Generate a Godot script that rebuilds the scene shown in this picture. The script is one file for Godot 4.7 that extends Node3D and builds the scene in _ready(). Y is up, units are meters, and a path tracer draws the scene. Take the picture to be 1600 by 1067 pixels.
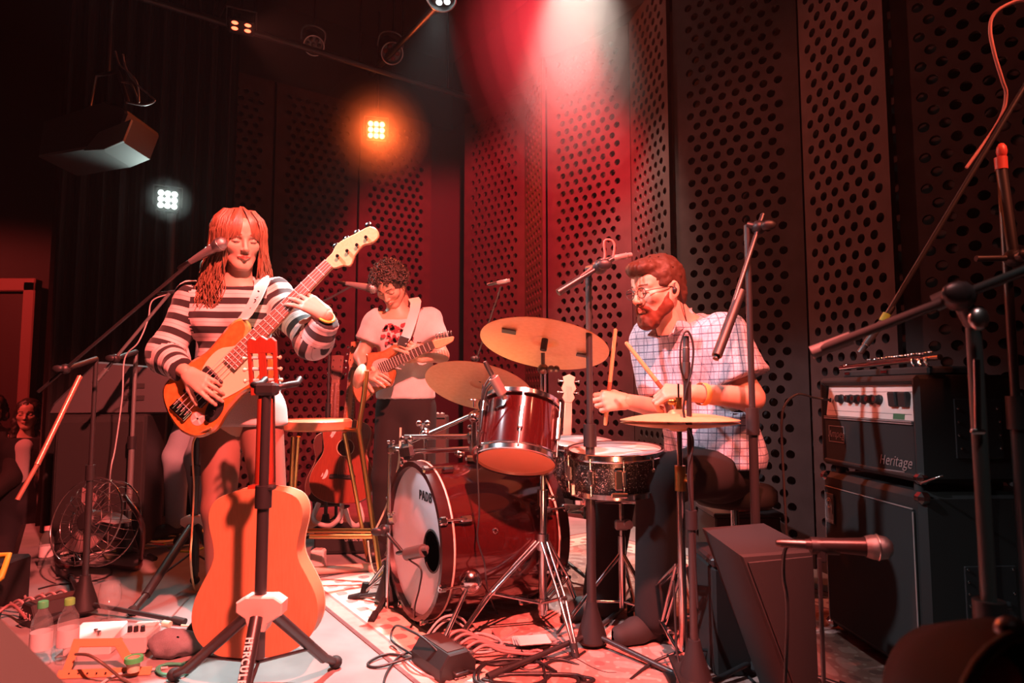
extends Node3D
# A small club stage seen from its side: y is up, one unit is one metre, the stage floor is y = 0.
const FOCAL := 1000.0
const PITCH := 0.0778
const EYE := Vector3(0, 0.9, 0)
var M := {}
var used_names := {}
var rng := RandomNumberGenerator.new()


# ---------------------------------------------------------------- measuring
func at(px: float, py: float, d: float) -> Vector3:
	var v := Vector3((px - 800.0) / FOCAL, -(py - 533.5) / FOCAL, -1.0).rotated(Vector3.RIGHT, PITCH)
	return EYE + v * (d / -v.z)

func ground(px: float, py: float, h := 0.0) -> Vector3:
	var v := Vector3((px - 800.0) / FOCAL, -(py - 533.5) / FOCAL, -1.0).rotated(Vector3.RIGHT, PITCH)
	return EYE + v * ((h - EYE.y) / v.y)

func v3(a) -> Vector3:
	return Vector3(a[0], a[1], a[2])

# basis whose y runs along dir and whose z leans towards hint
func along(dir: Vector3, hint := Vector3.BACK) -> Basis:
	var y := dir.normalized()
	var x := y.cross(hint)
	if x.length() < 0.001:
		x = y.cross(Vector3.RIGHT)
	x = x.normalized()
	return Basis(x, y, x.cross(y))

func spline(pts: Array, n := 6) -> Array:
	var out := []
	for i in pts.size() - 1:
		var p0: Vector3 = pts[maxi(i - 1, 0)]
		var p1: Vector3 = pts[i]
		var p2: Vector3 = pts[i + 1]
		var p3: Vector3 = pts[mini(i + 2, pts.size() - 1)]
		for k in n:
			out.append(p1.cubic_interpolate(p2, p0, p3, float(k) / n))
	out.append(pts[-1])
	return out

func spline2(pts: Array, n := 5) -> PackedVector2Array:
	var out := PackedVector2Array()
	var c := pts.size()
	for i in c:
		var p0: Vector2 = pts[(i + c - 1) % c]
		var p1: Vector2 = pts[i]
		var p2: Vector2 = pts[(i + 1) % c]
		var p3: Vector2 = pts[(i + 2) % c]
		for k in n:
			out.append(p1.cubic_interpolate(p2, p0, p3, float(k) / n))
	return out


# ---------------------------------------------------------------- mesh building
class MB:
	var V := PackedVector3Array()
	var N := PackedVector3Array()
	var U := PackedVector2Array()
	var C := PackedColorArray()
	var col := Color.WHITE
	var colored := false
	var xf := Transform3D()

	func tri(a: Vector3, b: Vector3, c: Vector3, na: Vector3, nb: Vector3, nc: Vector3, ua := Vector2.ZERO, ub := Vector2.ZERO, uc := Vector2.ZERO) -> void:
		var g := (c - a).cross(b - a)
		if g.length_squared() < 1e-18:
			return
		a = xf * a
		b = xf * b
		c = xf * c
		if g.dot(na + nb + nc) < 0.0:
			V.append(a); V.append(c); V.append(b)
			N.append(xf.basis * na); N.append(xf.basis * nc); N.append(xf.basis * nb)
			U.append(ua); U.append(uc); U.append(ub)
		else:
			V.append(a); V.append(b); V.append(c)
			N.append(xf.basis * na); N.append(xf.basis * nb); N.append(xf.basis * nc)
			U.append(ua); U.append(ub); U.append(uc)
		if colored:
			C.append(col); C.append(col); C.append(col)

	func flat(a: Vector3, b: Vector3, c: Vector3, outward: Vector3) -> void:
		var g := (b - a).cross(c - a).normalized()
		if g.dot(outward) < 0.0:
			g = -g
		tri(a, b, c, g, g, g)

	func quad(a: Vector3, b: Vector3, c: Vector3, d: Vector3, outward: Vector3, u0 := Vector2.ZERO, u1 := Vector2.ONE) -> void:
		var g := (c - a).cross(d - b).normalized()
		if g.dot(outward) < 0.0:
			g = -g
		var ub := Vector2(u1.x, u0.y)
		var ud := Vector2(u0.x, u1.y)
		tri(a, b, c, g, g, g, u0, ub, u1)
		tri(a, c, d, g, g, g, u0, u1, ud)

	# strips between rings of equal length; nr holds the normals
	func strip(r0: Array, r1: Array, n0: Array, n1: Array, v0 := 0.0, v1 := 1.0, closed := true) -> void:
		var c := r0.size()
		for i in (c if closed else c - 1):
			var j := (i + 1) % c
			var ua := float(i) / c
			var ub := float(i + 1) / c
			tri(r0[i], r0[j], r1[j], n0[i], n0[j], n1[j], Vector2(ua, v0), Vector2(ub, v0), Vector2(ub, v1))
			tri(r0[i], r1[j], r1[i], n0[i], n1[j], n1[i], Vector2(ua, v0), Vector2(ub, v1), Vector2(ua, v1))

	func tube(pts: Array, r, sides := 8, caps := true, closed := false) -> MB:
		var n := pts.size()
		var rings := []
		var norms := []
		var t: Vector3 = (pts[1] - pts[0]).normalized()
		var x := t.cross(Vector3.UP)
		if x.length() < 0.05:
			x = t.cross(Vector3.RIGHT)
		x = x.normalized()
		var length := 0.0
		var vs := []
		for i in n:
			var a: Vector3 = pts[maxi(i - 1, 0)] if not closed else pts[(i + n - 1) % n]
			var b: Vector3 = pts[mini(i + 1, n - 1)] if not closed else pts[(i + 1) % n]
			t = (b - a).normalized()
			x = (x - t * x.dot(t)).normalized()
			var y := t.cross(x)
			var rad: float = r[i] if r is Array else r
			var ring := []
			var nrm := []
			for k in sides:
				var d := x * cos(TAU * k / sides) + y * sin(TAU * k / sides)
				ring.append(pts[i] + d * rad)
				nrm.append(d)
			rings.append(ring)
			norms.append(nrm)
			if i > 0:
				length += (pts[i] - pts[i - 1]).length()
			vs.append(length)
		for i in (n if closed else n - 1):
			var j := (i + 1) % n
			strip(rings[i], rings[j], norms[i], norms[j], vs[i], vs[j])
		if caps and not closed:
			for e in [0, n - 1]:
				var o: Vector3 = (pts[0] - pts[1]) if e == 0 else (pts[n - 1] - pts[n - 2])
				o = o.normalized()
				for k in sides:
					tri(pts[e], rings[e][k], rings[e][(k + 1) % sides], o, o, o)
		return self

	func cyl(a: Vector3, b: Vector3, r: float, sides := 12, r2 := -1.0) -> MB:
		return tube([a, b], [r, r if r2 < 0.0 else r2], sides)

	# profile of Vector2(radius, height) spun about +y of t
	func lathe(profile: Array, t := Transform3D(), segs := 24, sharp := 0.7) -> MB:
		var n := profile.size()
		var dirs := []
		for i in n - 1:
			var e: Vector2 = profile[i + 1] - profile[i]
			dirs.append(Vector2(e.y, -e.x).normalized())
		for i in n - 1:
			var na: Vector2 = dirs[i]
			var nb: Vector2 = dirs[i]
			if i > 0 and dirs[i - 1].dot(dirs[i]) > sharp:
				na = (dirs[i - 1] + dirs[i]).normalized()
			if i < n - 2 and dirs[i + 1].dot(dirs[i]) > sharp:
				nb = (dirs[i + 1] + dirs[i]).normalized()
			var r0 := []
			var r1 := []
			var n0 := []
			var n1 := []
			for k in segs:
				var c := cos(TAU * k / segs)
				var s := sin(TAU * k / segs)
				r0.append(t * Vector3(c * profile[i].x, profile[i].y, s * profile[i].x))
				r1.append(t * Vector3(c * profile[i + 1].x, profile[i + 1].y, s * profile[i + 1].x))
				n0.append(t.basis * Vector3(c * na.x, na.y, s * na.x))
				n1.append(t.basis * Vector3(c * nb.x, nb.y, s * nb.x))
			strip(r0, r1, n0, n1, float(i) / (n - 1), float(i + 1) / (n - 1))
		return self

	func ball(c: Vector3, r, segs := 14, basis := Basis()) -> MB:
		var rr: Vector3 = r if r is Vector3 else Vector3.ONE * float(r)
		var rows := maxi(6, segs / 2)
		var prev := []
		var prevn := []
		for i in rows + 1:
			var th := PI * i / rows
			var ring := []
			var nrm := []
			for k in segs:
				var d := Vector3(sin(th) * cos(TAU * k / segs), cos(th), sin(th) * sin(TAU * k / segs))
				ring.append(c + basis * (d * rr))
				nrm.append((basis * (d / rr)).normalized())
			if i > 0:
				strip(prev, ring, prevn, nrm, float(i - 1) / rows, float(i) / rows)
			prev = ring
			prevn = nrm
		return self

	func ring(c: Vector3, axis: Vector3, big: float, small: float, segs := 28, sides := 8) -> MB:
		var y := axis.normalized()
		var x := y.cross(Vector3.RIGHT if absf(y.x) < 0.8 else Vector3.UP).normalized()
		var z := x.cross(y)
		var pts := []
		for k in segs:
			pts.append(c + (x * cos(TAU * k / segs) + z * sin(TAU * k / segs)) * big)
		return tube(pts, small, sides, false, true)

	# chamfered box
	func box(c: Vector3, size: Vector3, bevel := 0.0, b := Basis()) -> MB:
		var h := size * 0.5
		var e := minf(bevel, minf(h.x, minf(h.y, h.z)) * 0.9)
		var ax := [Vector3.RIGHT, Vector3.UP, Vector3.BACK]
		for i in 3:
			for s in [-1.0, 1.0]:
				var n: Vector3 = ax[i] * s
				var u: Vector3 = ax[(i + 1) % 3]
				var v: Vector3 = ax[(i + 2) % 3]
				var o: Vector3 = n * (h[i])
				var hu: float = h[(i + 1) % 3] - e
				var hv: float = h[(i + 2) % 3] - e
				quad(c + b * (o - u * hu - v * hv), c + b * (o + u * hu - v * hv), c + b * (o + u * hu + v * hv), c + b * (o - u * hu + v * hv), b * n)
		if e > 0.0:
			for i in 3:
				var j := (i + 1) % 3
				var k := (i + 2) % 3
				for s in [-1.0, 1.0]:
					for t in [-1.0, 1.0]:
						var hk: Vector3 = ax[k] * (h[k] - e)
						var p: Vector3 = ax[i] * s * h[i] + ax[j] * t * (h[j] - e)
						var q: Vector3 = ax[i] * s * (h[i] - e) + ax[j] * t * h[j]
						quad(c + b * (p - hk), c + b * (p + hk), c + b * (q + hk), c + b * (q - hk), b * (ax[i] * s + ax[j] * t))
			for sx in [-1.0, 1.0]:
				for sy in [-1.0, 1.0]:
					for sz in [-1.0, 1.0]:
						var sg := Vector3(sx, sy, sz)
						flat(c + b * (sg * Vector3(h.x, h.y - e, h.z - e)), c + b * (sg * Vector3(h.x - e, h.y, h.z - e)), c + b * (sg * Vector3(h.x - e, h.y - e, h.z)), b * sg)
		return self

	# polygon in the xy plane of t, from z = 0 to z = depth, edges chamfered by bevel
	func slab(poly: PackedVector2Array, depth: float, bevel := 0.0, t := Transform3D(), smooth := true) -> MB:
		if not Geometry2D.is_polygon_clockwise(poly):
			poly = poly.duplicate()
			poly.reverse()
		var n := poly.size()
		var nrm := PackedVector2Array()
		var en := PackedVector2Array()
		for i in n:
			var e := (poly[(i + 1) % n] - poly[i]).normalized()
			en.append(Vector2(-e.y, e.x))
		for i in n:
			nrm.append((en[i] + en[(i + n - 1) % n]).normalized())
		var inner := PackedVector2Array()
		for i in n:
			inner.append(poly[i] - nrm[i] * bevel)
		var idx := Geometry2D.triangulate_polygon(inner)
		if idx.is_empty():
			idx = Geometry2D.triangulate_polygon(poly)
		var lo := Vector2(1e9, 1e9)
		var hi := -lo
		for p in poly:
			lo = lo.min(p)
			hi = hi.max(p)
		var sz := hi - lo
		for z in [0.0, depth]:
			var o := t.basis * Vector3(0, 0, -1.0 if z == 0.0 else 1.0)
			for i in range(0, idx.size(), 3):
				var q := [inner[idx[i]], inner[idx[i + 1]], inner[idx[i + 2]]]
				var w := []
				for p in q:
					w.append(t * Vector3(p.x, p.y, z))
				tri(w[0], w[1], w[2], o, o, o, (q[0] - lo) / sz, (q[1] - lo) / sz, (q[2] - lo) / sz)
		var levels := [[inner, 0.0], [poly, bevel], [poly, depth - bevel], [inner, depth]] if bevel > 0.0 else [[poly, 0.0], [poly, depth]]
		for l in levels.size() - 1:
			for i in n:
				var j := (i + 1) % n
				var a: Vector2 = levels[l][0][i]
				var b: Vector2 = levels[l][0][j]
				var c: Vector2 = levels[l + 1][0][j]
				var d: Vector2 = levels[l + 1][0][i]
				var z0: float = levels[l][1]
				var z1: float = levels[l + 1][1]
				var ni: Vector2 = nrm[i] if smooth else en[i]
				var nj: Vector2 = nrm[j] if smooth else en[i]
				var zz := 0.0
				if bevel > 0.0:
					zz = -0.7 if l == 0 else (0.7 if l == 2 else 0.0)
				var n1 := (t.basis * Vector3(ni.x, ni.y, zz)).normalized()
				var n2 := (t.basis * Vector3(nj.x, nj.y, zz)).normalized()
				var pa := t * Vector3(a.x, a.y, z0)
				var pb := t * Vector3(b.x, b.y, z0)
				var pc := t * Vector3(c.x, c.y, z1)
				var pd := t * Vector3(d.x, d.y, z1)
				tri(pa, pb, pc, n1, n2, n2, (a - lo) / sz, (b - lo) / sz, (c - lo) / sz)
				tri(pa, pc, pd, n1, n2, n1, (a - lo) / sz, (c - lo) / sz, (d - lo) / sz)
		return self

	func build() -> ArrayMesh:
		var arr := []
		arr.resize(Mesh.ARRAY_MAX)
		arr[Mesh.ARRAY_VERTEX] = V
		arr[Mesh.ARRAY_NORMAL] = N
		arr[Mesh.ARRAY_TEX_UV] = U
		if C.size() == V.size() and C.size() > 0:
			arr[Mesh.ARRAY_COLOR] = C
		var m := ArrayMesh.new()
		m.add_surface_from_arrays(Mesh.PRIMITIVE_TRIANGLES, arr)
		return m


# gives a point of a surface its texture coordinate and its colour; with by_face a facet first decides what it belongs to
class Look:
	var by_face := false
	func kind(_p: Vector3) -> int:
		return 0
	func paint(_p: Vector3, _kind: int) -> Array:
		return [Vector2.ZERO, Color.WHITE]


# a distance field on a grid, meshed as surface nets
class Field:
	var o: Vector3
	var c: float
	var nx: int
	var ny: int
	var nz: int
	var A := PackedFloat32Array()

	func _init(lo: Vector3, hi: Vector3, cell: float) -> void:
		o = lo
		c = cell
		nx = int((hi.x - lo.x) / cell) + 2
		ny = int((hi.y - lo.y) / cell) + 2
		nz = int((hi.z - lo.z) / cell) + 2
		A.resize(nx * ny * nz)
		A.fill(1.0)

	func _range(lo: Vector3, hi: Vector3) -> Array:
		return [clampi(int((lo.x - o.x) / c), 0, nx - 1), clampi(int((hi.x - o.x) / c) + 1, 0, nx - 1), clampi(int((lo.y - o.y) / c), 0, ny - 1), clampi(int((hi.y - o.y) / c) + 1, 0, ny - 1), clampi(int((lo.z - o.z) / c), 0, nz - 1), clampi(int((hi.z - o.z) / c) + 1, 0, nz - 1)]

	# tapered capsule; squeezed along f by the factor fs
	func cap(a: Vector3, b: Vector3, ra: float, rb: float, k := 0.02, f := Vector3.ZERO, fs := 1.0) -> Field:
		var m := maxf(ra, rb) + k + 2.0 * c
		var r := _range(a.min(b) - Vector3.ONE * m, a.max(b) + Vector3.ONE * m)
		var ab := b - a
		var inv := 1.0 / maxf(ab.length_squared(), 1e-9)
		var ex := 1.0 / fs - 1.0
		for z in range(r[4], r[5] + 1):
			for y in range(r[2], r[3] + 1):
				var i: int = (z * ny + y) * nx + r[0]
				var p := o + Vector3(r[0], y, z) * c - a
				for x in range(r[0], r[1] + 1):
					var t := clampf(p.dot(ab) * inv, 0.0, 1.0)
					var q := p - ab * t
					if ex != 0.0:
						q += f * (q.dot(f) * ex)
					var d := q.length() - (ra + (rb - ra) * t)
					if d < m:
						var v := A[i]
						var h := k - absf(v - d)
						A[i] = minf(v, d) - (h * h / k * 0.25 if h > 0.0 else 0.0)
					i += 1
					p.x += c
		return self

	func ell(p0: Vector3, rad: Vector3, basis := Basis(), k := 0.02, cut := false) -> Field:
		var rm := maxf(rad.x, maxf(rad.y, rad.z))
		var m := rm + k + 2.0 * c
		var r := _range(p0 - Vector3.ONE * m, p0 + Vector3.ONE * m)
		var bi := basis.inverse()
		var i1 := Vector3.ONE / rad
		var i2 := i1 * i1
		var step := bi * Vector3(c, 0, 0)
		for z in range(r[4], r[5] + 1):
			for y in range(r[2], r[3] + 1):
				var i: int = (z * ny + y) * nx + r[0]
				var q := bi * (o + Vector3(r[0], y, z) * c - p0)
				for x in range(r[0], r[1] + 1):
					var k0 := (q * i1).length()
					var d := k0 * (k0 - 1.0) / maxf((q * i2).length(), 1e-6)
					if d < k + 2.0 * c:
						var v := A[i]
						if cut:
							d = -d
							var h := k - absf(v - d)
							A[i] = maxf(v, d) + (h * h / k * 0.25 if h > 0.0 else 0.0)
						else:
							var h := k - absf(v - d)
							A[i] = minf(v, d) - (h * h / k * 0.25 if h > 0.0 else 0.0)
					i += 1
					q += step
		return self

	# cuts away what lies beyond the plane through p0 with normal n, within reach of p0
	func clip(p0: Vector3, n: Vector3, reach := 9.0, k := 0.004) -> Field:
		n = n.normalized()
		var r := _range(p0 - Vector3.ONE * reach, p0 + Vector3.ONE * reach)
		for z in range(r[4], r[5] + 1):
			for y in range(r[2], r[3] + 1):
				for x in range(r[0], r[1] + 1):
					var i: int = (z * ny + y) * nx + x
					var v := A[i]
					if v > 0.2:
						continue
					var p := o + Vector3(x, y, z) * c - p0
					if p.length_squared() > reach * reach:
						continue
					var d := p.dot(n)
					var h := k - absf(v - d)
					A[i] = maxf(v, d) + (h * h / k * 0.25 if h > 0.0 else 0.0)
		return self

	func noise(nz_: FastNoiseLite, amount: float) -> Field:
		var i := 0
		for z in nz:
			for y in ny:
				for x in nx:
					if A[i] < 0.04 and A[i] > -0.04:
						var p := o + Vector3(x, y, z) * c
						A[i] += nz_.get_noise_3d(p.x, p.y, p.z) * amount
					i += 1
		return self

	func mesh(mb: MB, how: Look = null) -> void:
		var id := PackedInt32Array()
		id.resize(A.size())
		id.fill(-1)
		var P := PackedVector3Array()
		var sx := 1
		var sy := nx
		var sz := nx * ny
		var quads := PackedInt32Array()
		var flip := PackedByteArray()
		for z in nz - 1:
			for y in ny - 1:
				var i := z * sz + y * sy
				for x in nx - 1:
					var v := A[i]
					if v < 2.0 * c and v > -2.0 * c:
						var e: Array = [v, A[i + 1], A[i + sy], A[i + sy + 1], A[i + sz], A[i + sz + 1], A[i + sz + sy], A[i + sz + sy + 1]]
						var cnt := 0
						var s := Vector3.ZERO
						for k in [[0, 1], [2, 3], [4, 5], [6, 7], [0, 2], [1, 3], [4, 6], [5, 7], [0, 4], [1, 5], [2, 6], [3, 7]]:
							var a: float = e[k[0]]
							var b: float = e[k[1]]
							if (a < 0.0) != (b < 0.0):
								var t := a / (a - b)
								var pa := Vector3(k[0] & 1, (k[0] >> 1) & 1, k[0] >> 2)
								var pb := Vector3(k[1] & 1, (k[1] >> 1) & 1, k[1] >> 2)
								s += pa.lerp(pb, t)
								cnt += 1
						if cnt > 0:
							id[i] = P.size()
							P.append(o + (Vector3(x, y, z) + s / cnt) * c)
					i += 1
		for z in range(1, nz - 1):
			for y in range(1, ny - 1):
				var i := z * sz + y * sy + 1
				for x in range(1, nx - 1):
					var v := A[i]
					if v < 2.0 * c and v > -2.0 * c:
						var neg := v < 0.0
						if neg != (A[i + 1] < 0.0):
							quads.append_array([id[i], id[i - sy], id[i - sy - sz], id[i - sz]])
						if neg != (A[i + sy] < 0.0):
							quads.append_array([id[i], id[i - sz], id[i - sz - 1], id[i - 1]])
						if neg != (A[i + sz] < 0.0):
							quads.append_array([id[i], id[i - 1], id[i - 1 - sy], id[i - sy]])
					i += 1
		var G := PackedVector3Array()
		G.resize(P.size())
		for n in P.size():
			var q := (P[n] - o) / c
			var gx := clampi(int(q.x), 1, nx - 3)
			var gy := clampi(int(q.y), 1, ny - 3)
			var gz := clampi(int(q.z), 1, nz - 3)
			var i := gz * sz + gy * sy + gx
			var g := Vector3.ZERO
			for k in 8:
				var j := i + (k & 1) + ((k >> 1) & 1) * sy + (k >> 2) * sz
				var w := absf(1.0 - (k & 1) - (q.x - gx)) * absf(1.0 - ((k >> 1) & 1) - (q.y - gy)) * absf(1.0 - (k >> 2) - (q.z - gz))
				g += Vector3(A[j + 1] - A[j - 1], A[j + sy] - A[j - sy], A[j + sz] - A[j - sz]) * w
			G[n] = g.normalized()
		var H := []
		if how and not how.by_face:
			H.resize(P.size())
			for n in P.size():
				H[n] = how.paint(P[n], 0)
		for n in range(0, quads.size(), 4):
			var q := [quads[n], quads[n + 1], quads[n + 2], quads[n + 3]]
			if q[0] < 0 or q[1] < 0 or q[2] < 0 or q[3] < 0:
				continue
			var hs := [null, null, null, null]
			if how and how.by_face:
				var kk := how.kind((P[q[0]] + P[q[2]]) * 0.5)
				for j in 4:
					hs[j] = how.paint(P[q[j]], kk)
			elif how:
				for j in 4:
					hs[j] = H[q[j]]
			for t in [[0, 1, 2], [0, 2, 3]]:
				var a: int = q[t[0]]
				var b: int = q[t[1]]
				var d: int = q[t[2]]
				if hs[0] == null:
					mb.tri(P[a], P[b], P[d], G[a], G[b], G[d])
				else:
					var before := mb.V.size()
					mb.tri(P[a], P[b], P[d], G[a], G[b], G[d], hs[t[0]][0], hs[t[1]][0], hs[t[2]][0])
					if mb.V.size() > before:
						var swapped: bool = mb.V[before + 1].is_equal_approx(mb.xf * P[d])
						mb.C.append(hs[t[0]][1])
						mb.C.append(hs[t[2] if swapped else t[1]][1])
						mb.C.append(hs[t[1] if swapped else t[2]][1])


# ---------------------------------------------------------------- nodes
func numbered(called: String) -> String:
	used_names[called] = used_names.get(called, 0) + 1
	var k: int = used_names[called] - 1
	return called if k == 0 else "%s_%03d" % [called, k]

func thing(called: String, label: String, category: String, pos := Vector3.ZERO, basis := Basis(), group := "") -> Node3D:
	var n := Node3D.new()
	n.name = numbered(called)
	add_child(n, true)
	n.transform = Transform3D(basis, pos)
	n.set_meta("label", label)
	n.set_meta("category", category)
	if group:
		n.set_meta("group", group)
	return n

# a builder that takes world coordinates for a part of that thing
func W(owner_: Node3D) -> MB:
	var b := MB.new()
	var p: Node = owner_
	var t := Transform3D()
	while p != self and p is Node3D:
		t = p.transform * t
		p = p.get_parent()
	b.xf = t.affine_inverse()
	return b

func put(b: MB, called: String, m: Material, parent: Node, label := "") -> MeshInstance3D:
	var o := MeshInstance3D.new()
	o.mesh = b.build()
	o.material_override = m
	o.name = called if parent != self else numbered(called)
	parent.add_child(o, true)
	if label:
		o.set_meta("label", label)
	return o

func share(mesh: Mesh, called: String, m: Material, parent: Node, t := Transform3D()) -> MeshInstance3D:
	var o := MeshInstance3D.new()
	o.mesh = mesh
	o.material_override = m
	o.name = called if parent != self else numbered(called)
	o.transform = t
	parent.add_child(o, true)
	return o

func meta(o: Node, label: String, category: String, group := "") -> Node:
	o.set_meta("label", label)
	o.set_meta("category", category)
	if group:
		o.set_meta("group", group)
	return o

func setting(o: Node, label := "") -> Node:
	o.set_meta("kind", "structure")
	if label:
		o.set_meta("label", label)
	return o

func words(text: String, size: float, m: Material, parent: Node, t: Transform3D, slant := 0.0, bold := false) -> MeshInstance3D:
	var tm := TextMesh.new()
	var f := SystemFont.new()
	f.font_names = PackedStringArray(["Droid Sans"])
	if bold:
		f.font_weight = 700
	tm.font = f
	tm.text = text
	tm.font_size = 64
	tm.pixel_size = size / 64.0
	tm.depth = 0.0012
	tm.curve_step = 2.0
	var o := MeshInstance3D.new()
	o.mesh = tm
	o.material_override = m
	o.name = "lettering"
	o.transform = t * Transform3D(Basis(Vector3.RIGHT, Vector3(slant, 1, 0), Vector3.BACK), Vector3.ZERO)
	parent.add_child(o, true)
	return o


# ---------------------------------------------------------------- materials
func mat(c: Color, rough := 0.6, metal := 0.0, spec := 0.5) -> StandardMaterial3D:
	var m := StandardMaterial3D.new()
	m.albedo_color = c
	m.roughness = rough
	m.metallic = metal
	m.metallic_specular = spec
	return m

func tex(im: Image) -> ImageTexture:
	return ImageTexture.create_from_image(im)

func noise_tex(freq: float, lo: Color, hi: Color, size := 256, seed_ := 1, octaves := 4, normal := false) -> NoiseTexture2D:
	var n := FastNoiseLite.new()
	n.seed = seed_
	n.frequency = freq
	n.fractal_octaves = octaves
	var t := NoiseTexture2D.new()
	t.noise = n
	t.width = size
	t.height = size
	t.seamless = true
	if normal:
		t.as_normal_map = true
		t.bump_strength = 4.0
	else:
		var g := Gradient.new()
		g.set_color(0, lo)
		g.set_color(1, hi)
		t.color_ramp = g
	return t

func grain(m: StandardMaterial3D, t: Texture2D, scale: Vector3, world := false) -> StandardMaterial3D:
	m.albedo_texture = t
	m.uv1_triplanar = true
	m.uv1_world_triplanar = world
	m.uv1_scale = scale
	return m

func bumpy(m: StandardMaterial3D, t: Texture2D, cm: float) -> StandardMaterial3D:
	m.heightmap_enabled = true
	m.heightmap_texture = t
	m.heightmap_scale = cm
	return m


# ---------------------------------------------------------------- the scene
func _ready() -> void:
	rng.seed = 7
	camera_and_air()
	make_materials()
	room()
	rig()
	build_all()

func camera_and_air() -> void:
	var cam := Camera3D.new()
	cam.name = "camera"
	cam.fov = 56.16
	cam.near = 0.05
	cam.far = 60.0
	cam.position = EYE
	cam.rotation.x = PITCH
	var lens := CameraAttributesPhysical.new()
	lens.frustum_focal_length = 20.0
	lens.frustum_focus_distance = 2.6
	lens.exposure_aperture = 4.0
	cam.attributes = lens
	add_child(cam)
	cam.fov = 56.16
	var we := WorldEnvironment.new()
	we.name = "club_air"
	var e := Environment.new()
	e.background_mode = Environment.BG_COLOR
	e.background_color = Color(0.01, 0.009, 0.008)
	e.tonemap_mode = Environment.TONE_MAPPER_LINEAR
	e.tonemap_exposure = 0.3
	e.volumetric_fog_enabled = true
	e.volumetric_fog_density = 0.0009     # thin haze in the whole room
	e.sdfgi_enabled = true
	e.ssao_enabled = true
	e.ssil_enabled = true
	we.environment = e
	add_child(we)
	# the stage lamps out of the picture, with added fills for cymbals and smoke
	for w in washes:
		spot(w[0], w[1], w[2], w[3], w[4], w[5], 0.06)

# name, place, aim, colour, energy, half angle, what the lamp looks like
var washes := [
	["red_wash", Vector3(0.55, 3.65, 0.05), Vector3(-0.85, 0.35, -2.4), Color(1.0, 0.15, 0.12), 330.0, 27.0, "red wash lamp hanging over the near end of the stage"],
	["amber_wash", Vector3(2.0, 3.3, -0.2), Vector3(0.8, 1.0, -2.45), Color(1.0, 0.19, 0.10), 50.0, 11.0, "amber wash lamp hanging over the amplifier"],
	["cymbal_fill_light", Vector3(0.2, 0.16, -0.8), Vector3(0.05, 0.95, -2.5), Color(1.0, 0.25, 0.13), 7.0, 16.0, "added amber fill lamp low on the floor that brightens the cymbals"],  # added fill without a visible source, lifts the cymbal undersides
	["white_wash", Vector3(-2.35, 3.35, -1.2), Vector3(0.55, 0.75, -2.6), Color(0.86, 0.9, 1.0), 55.0, 14.0, "white wash lamp hanging over the stage edge"],
	["near_white_wash", Vector3(0.8, 3.6, 0.35), Vector3(1.0, 0.9, -1.0), Color(0.9, 1.0, 0.96), 8.0, 14.0, "white wash lamp hanging over the nearest microphone stand"],
	["crimson_wall_wash", Vector3(0.05, 3.4, -2.9), Vector3(-0.05, 1.9, -5.0), Color(1.0, 0.035, 0.06), 150.0, 34.0, "crimson wash lamp turned to the perforated wall"],
	["smoke_fill_light", Vector3(0.42, 4.0, -3.7), Vector3(0.42, 2.0, -3.9), Color(1.0, 0.8, 0.68), 100.0, 20.0, "added warm white fill lamp that brightens the smoke"],  # added fill without a visible source, turns the plume pale
	["house_wash", Vector3(-4.6, 3.0, -3.0), Vector3(-4.3, 0.6, -5.4), Color(1.0, 0.09, 0.07), 42.0, 36.0, "red wash lamp over the audience"],
]

func spot(called: String, from: Vector3, to: Vector3, c: Color, energy: float, angle: float, size := 0.05) -> void:
	var l := SpotLight3D.new()
	l.name = called
	add_child(l)
	l.look_at_from_position(from, to, Vector3.UP)
	l.light_color = c.linear_to_srgb()
	l.light_energy = energy
	l.spot_angle = angle
	l.spot_angle_attenuation = 0.45
	l.spot_range = 20.0
	l.spot_attenuation = 2.0
	l.light_size = size
	l.shadow_enabled = true

func srgb(r: float, g: float, b: float) -> Color:
	return Color(r, g, b).linear_to_srgb()

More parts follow.
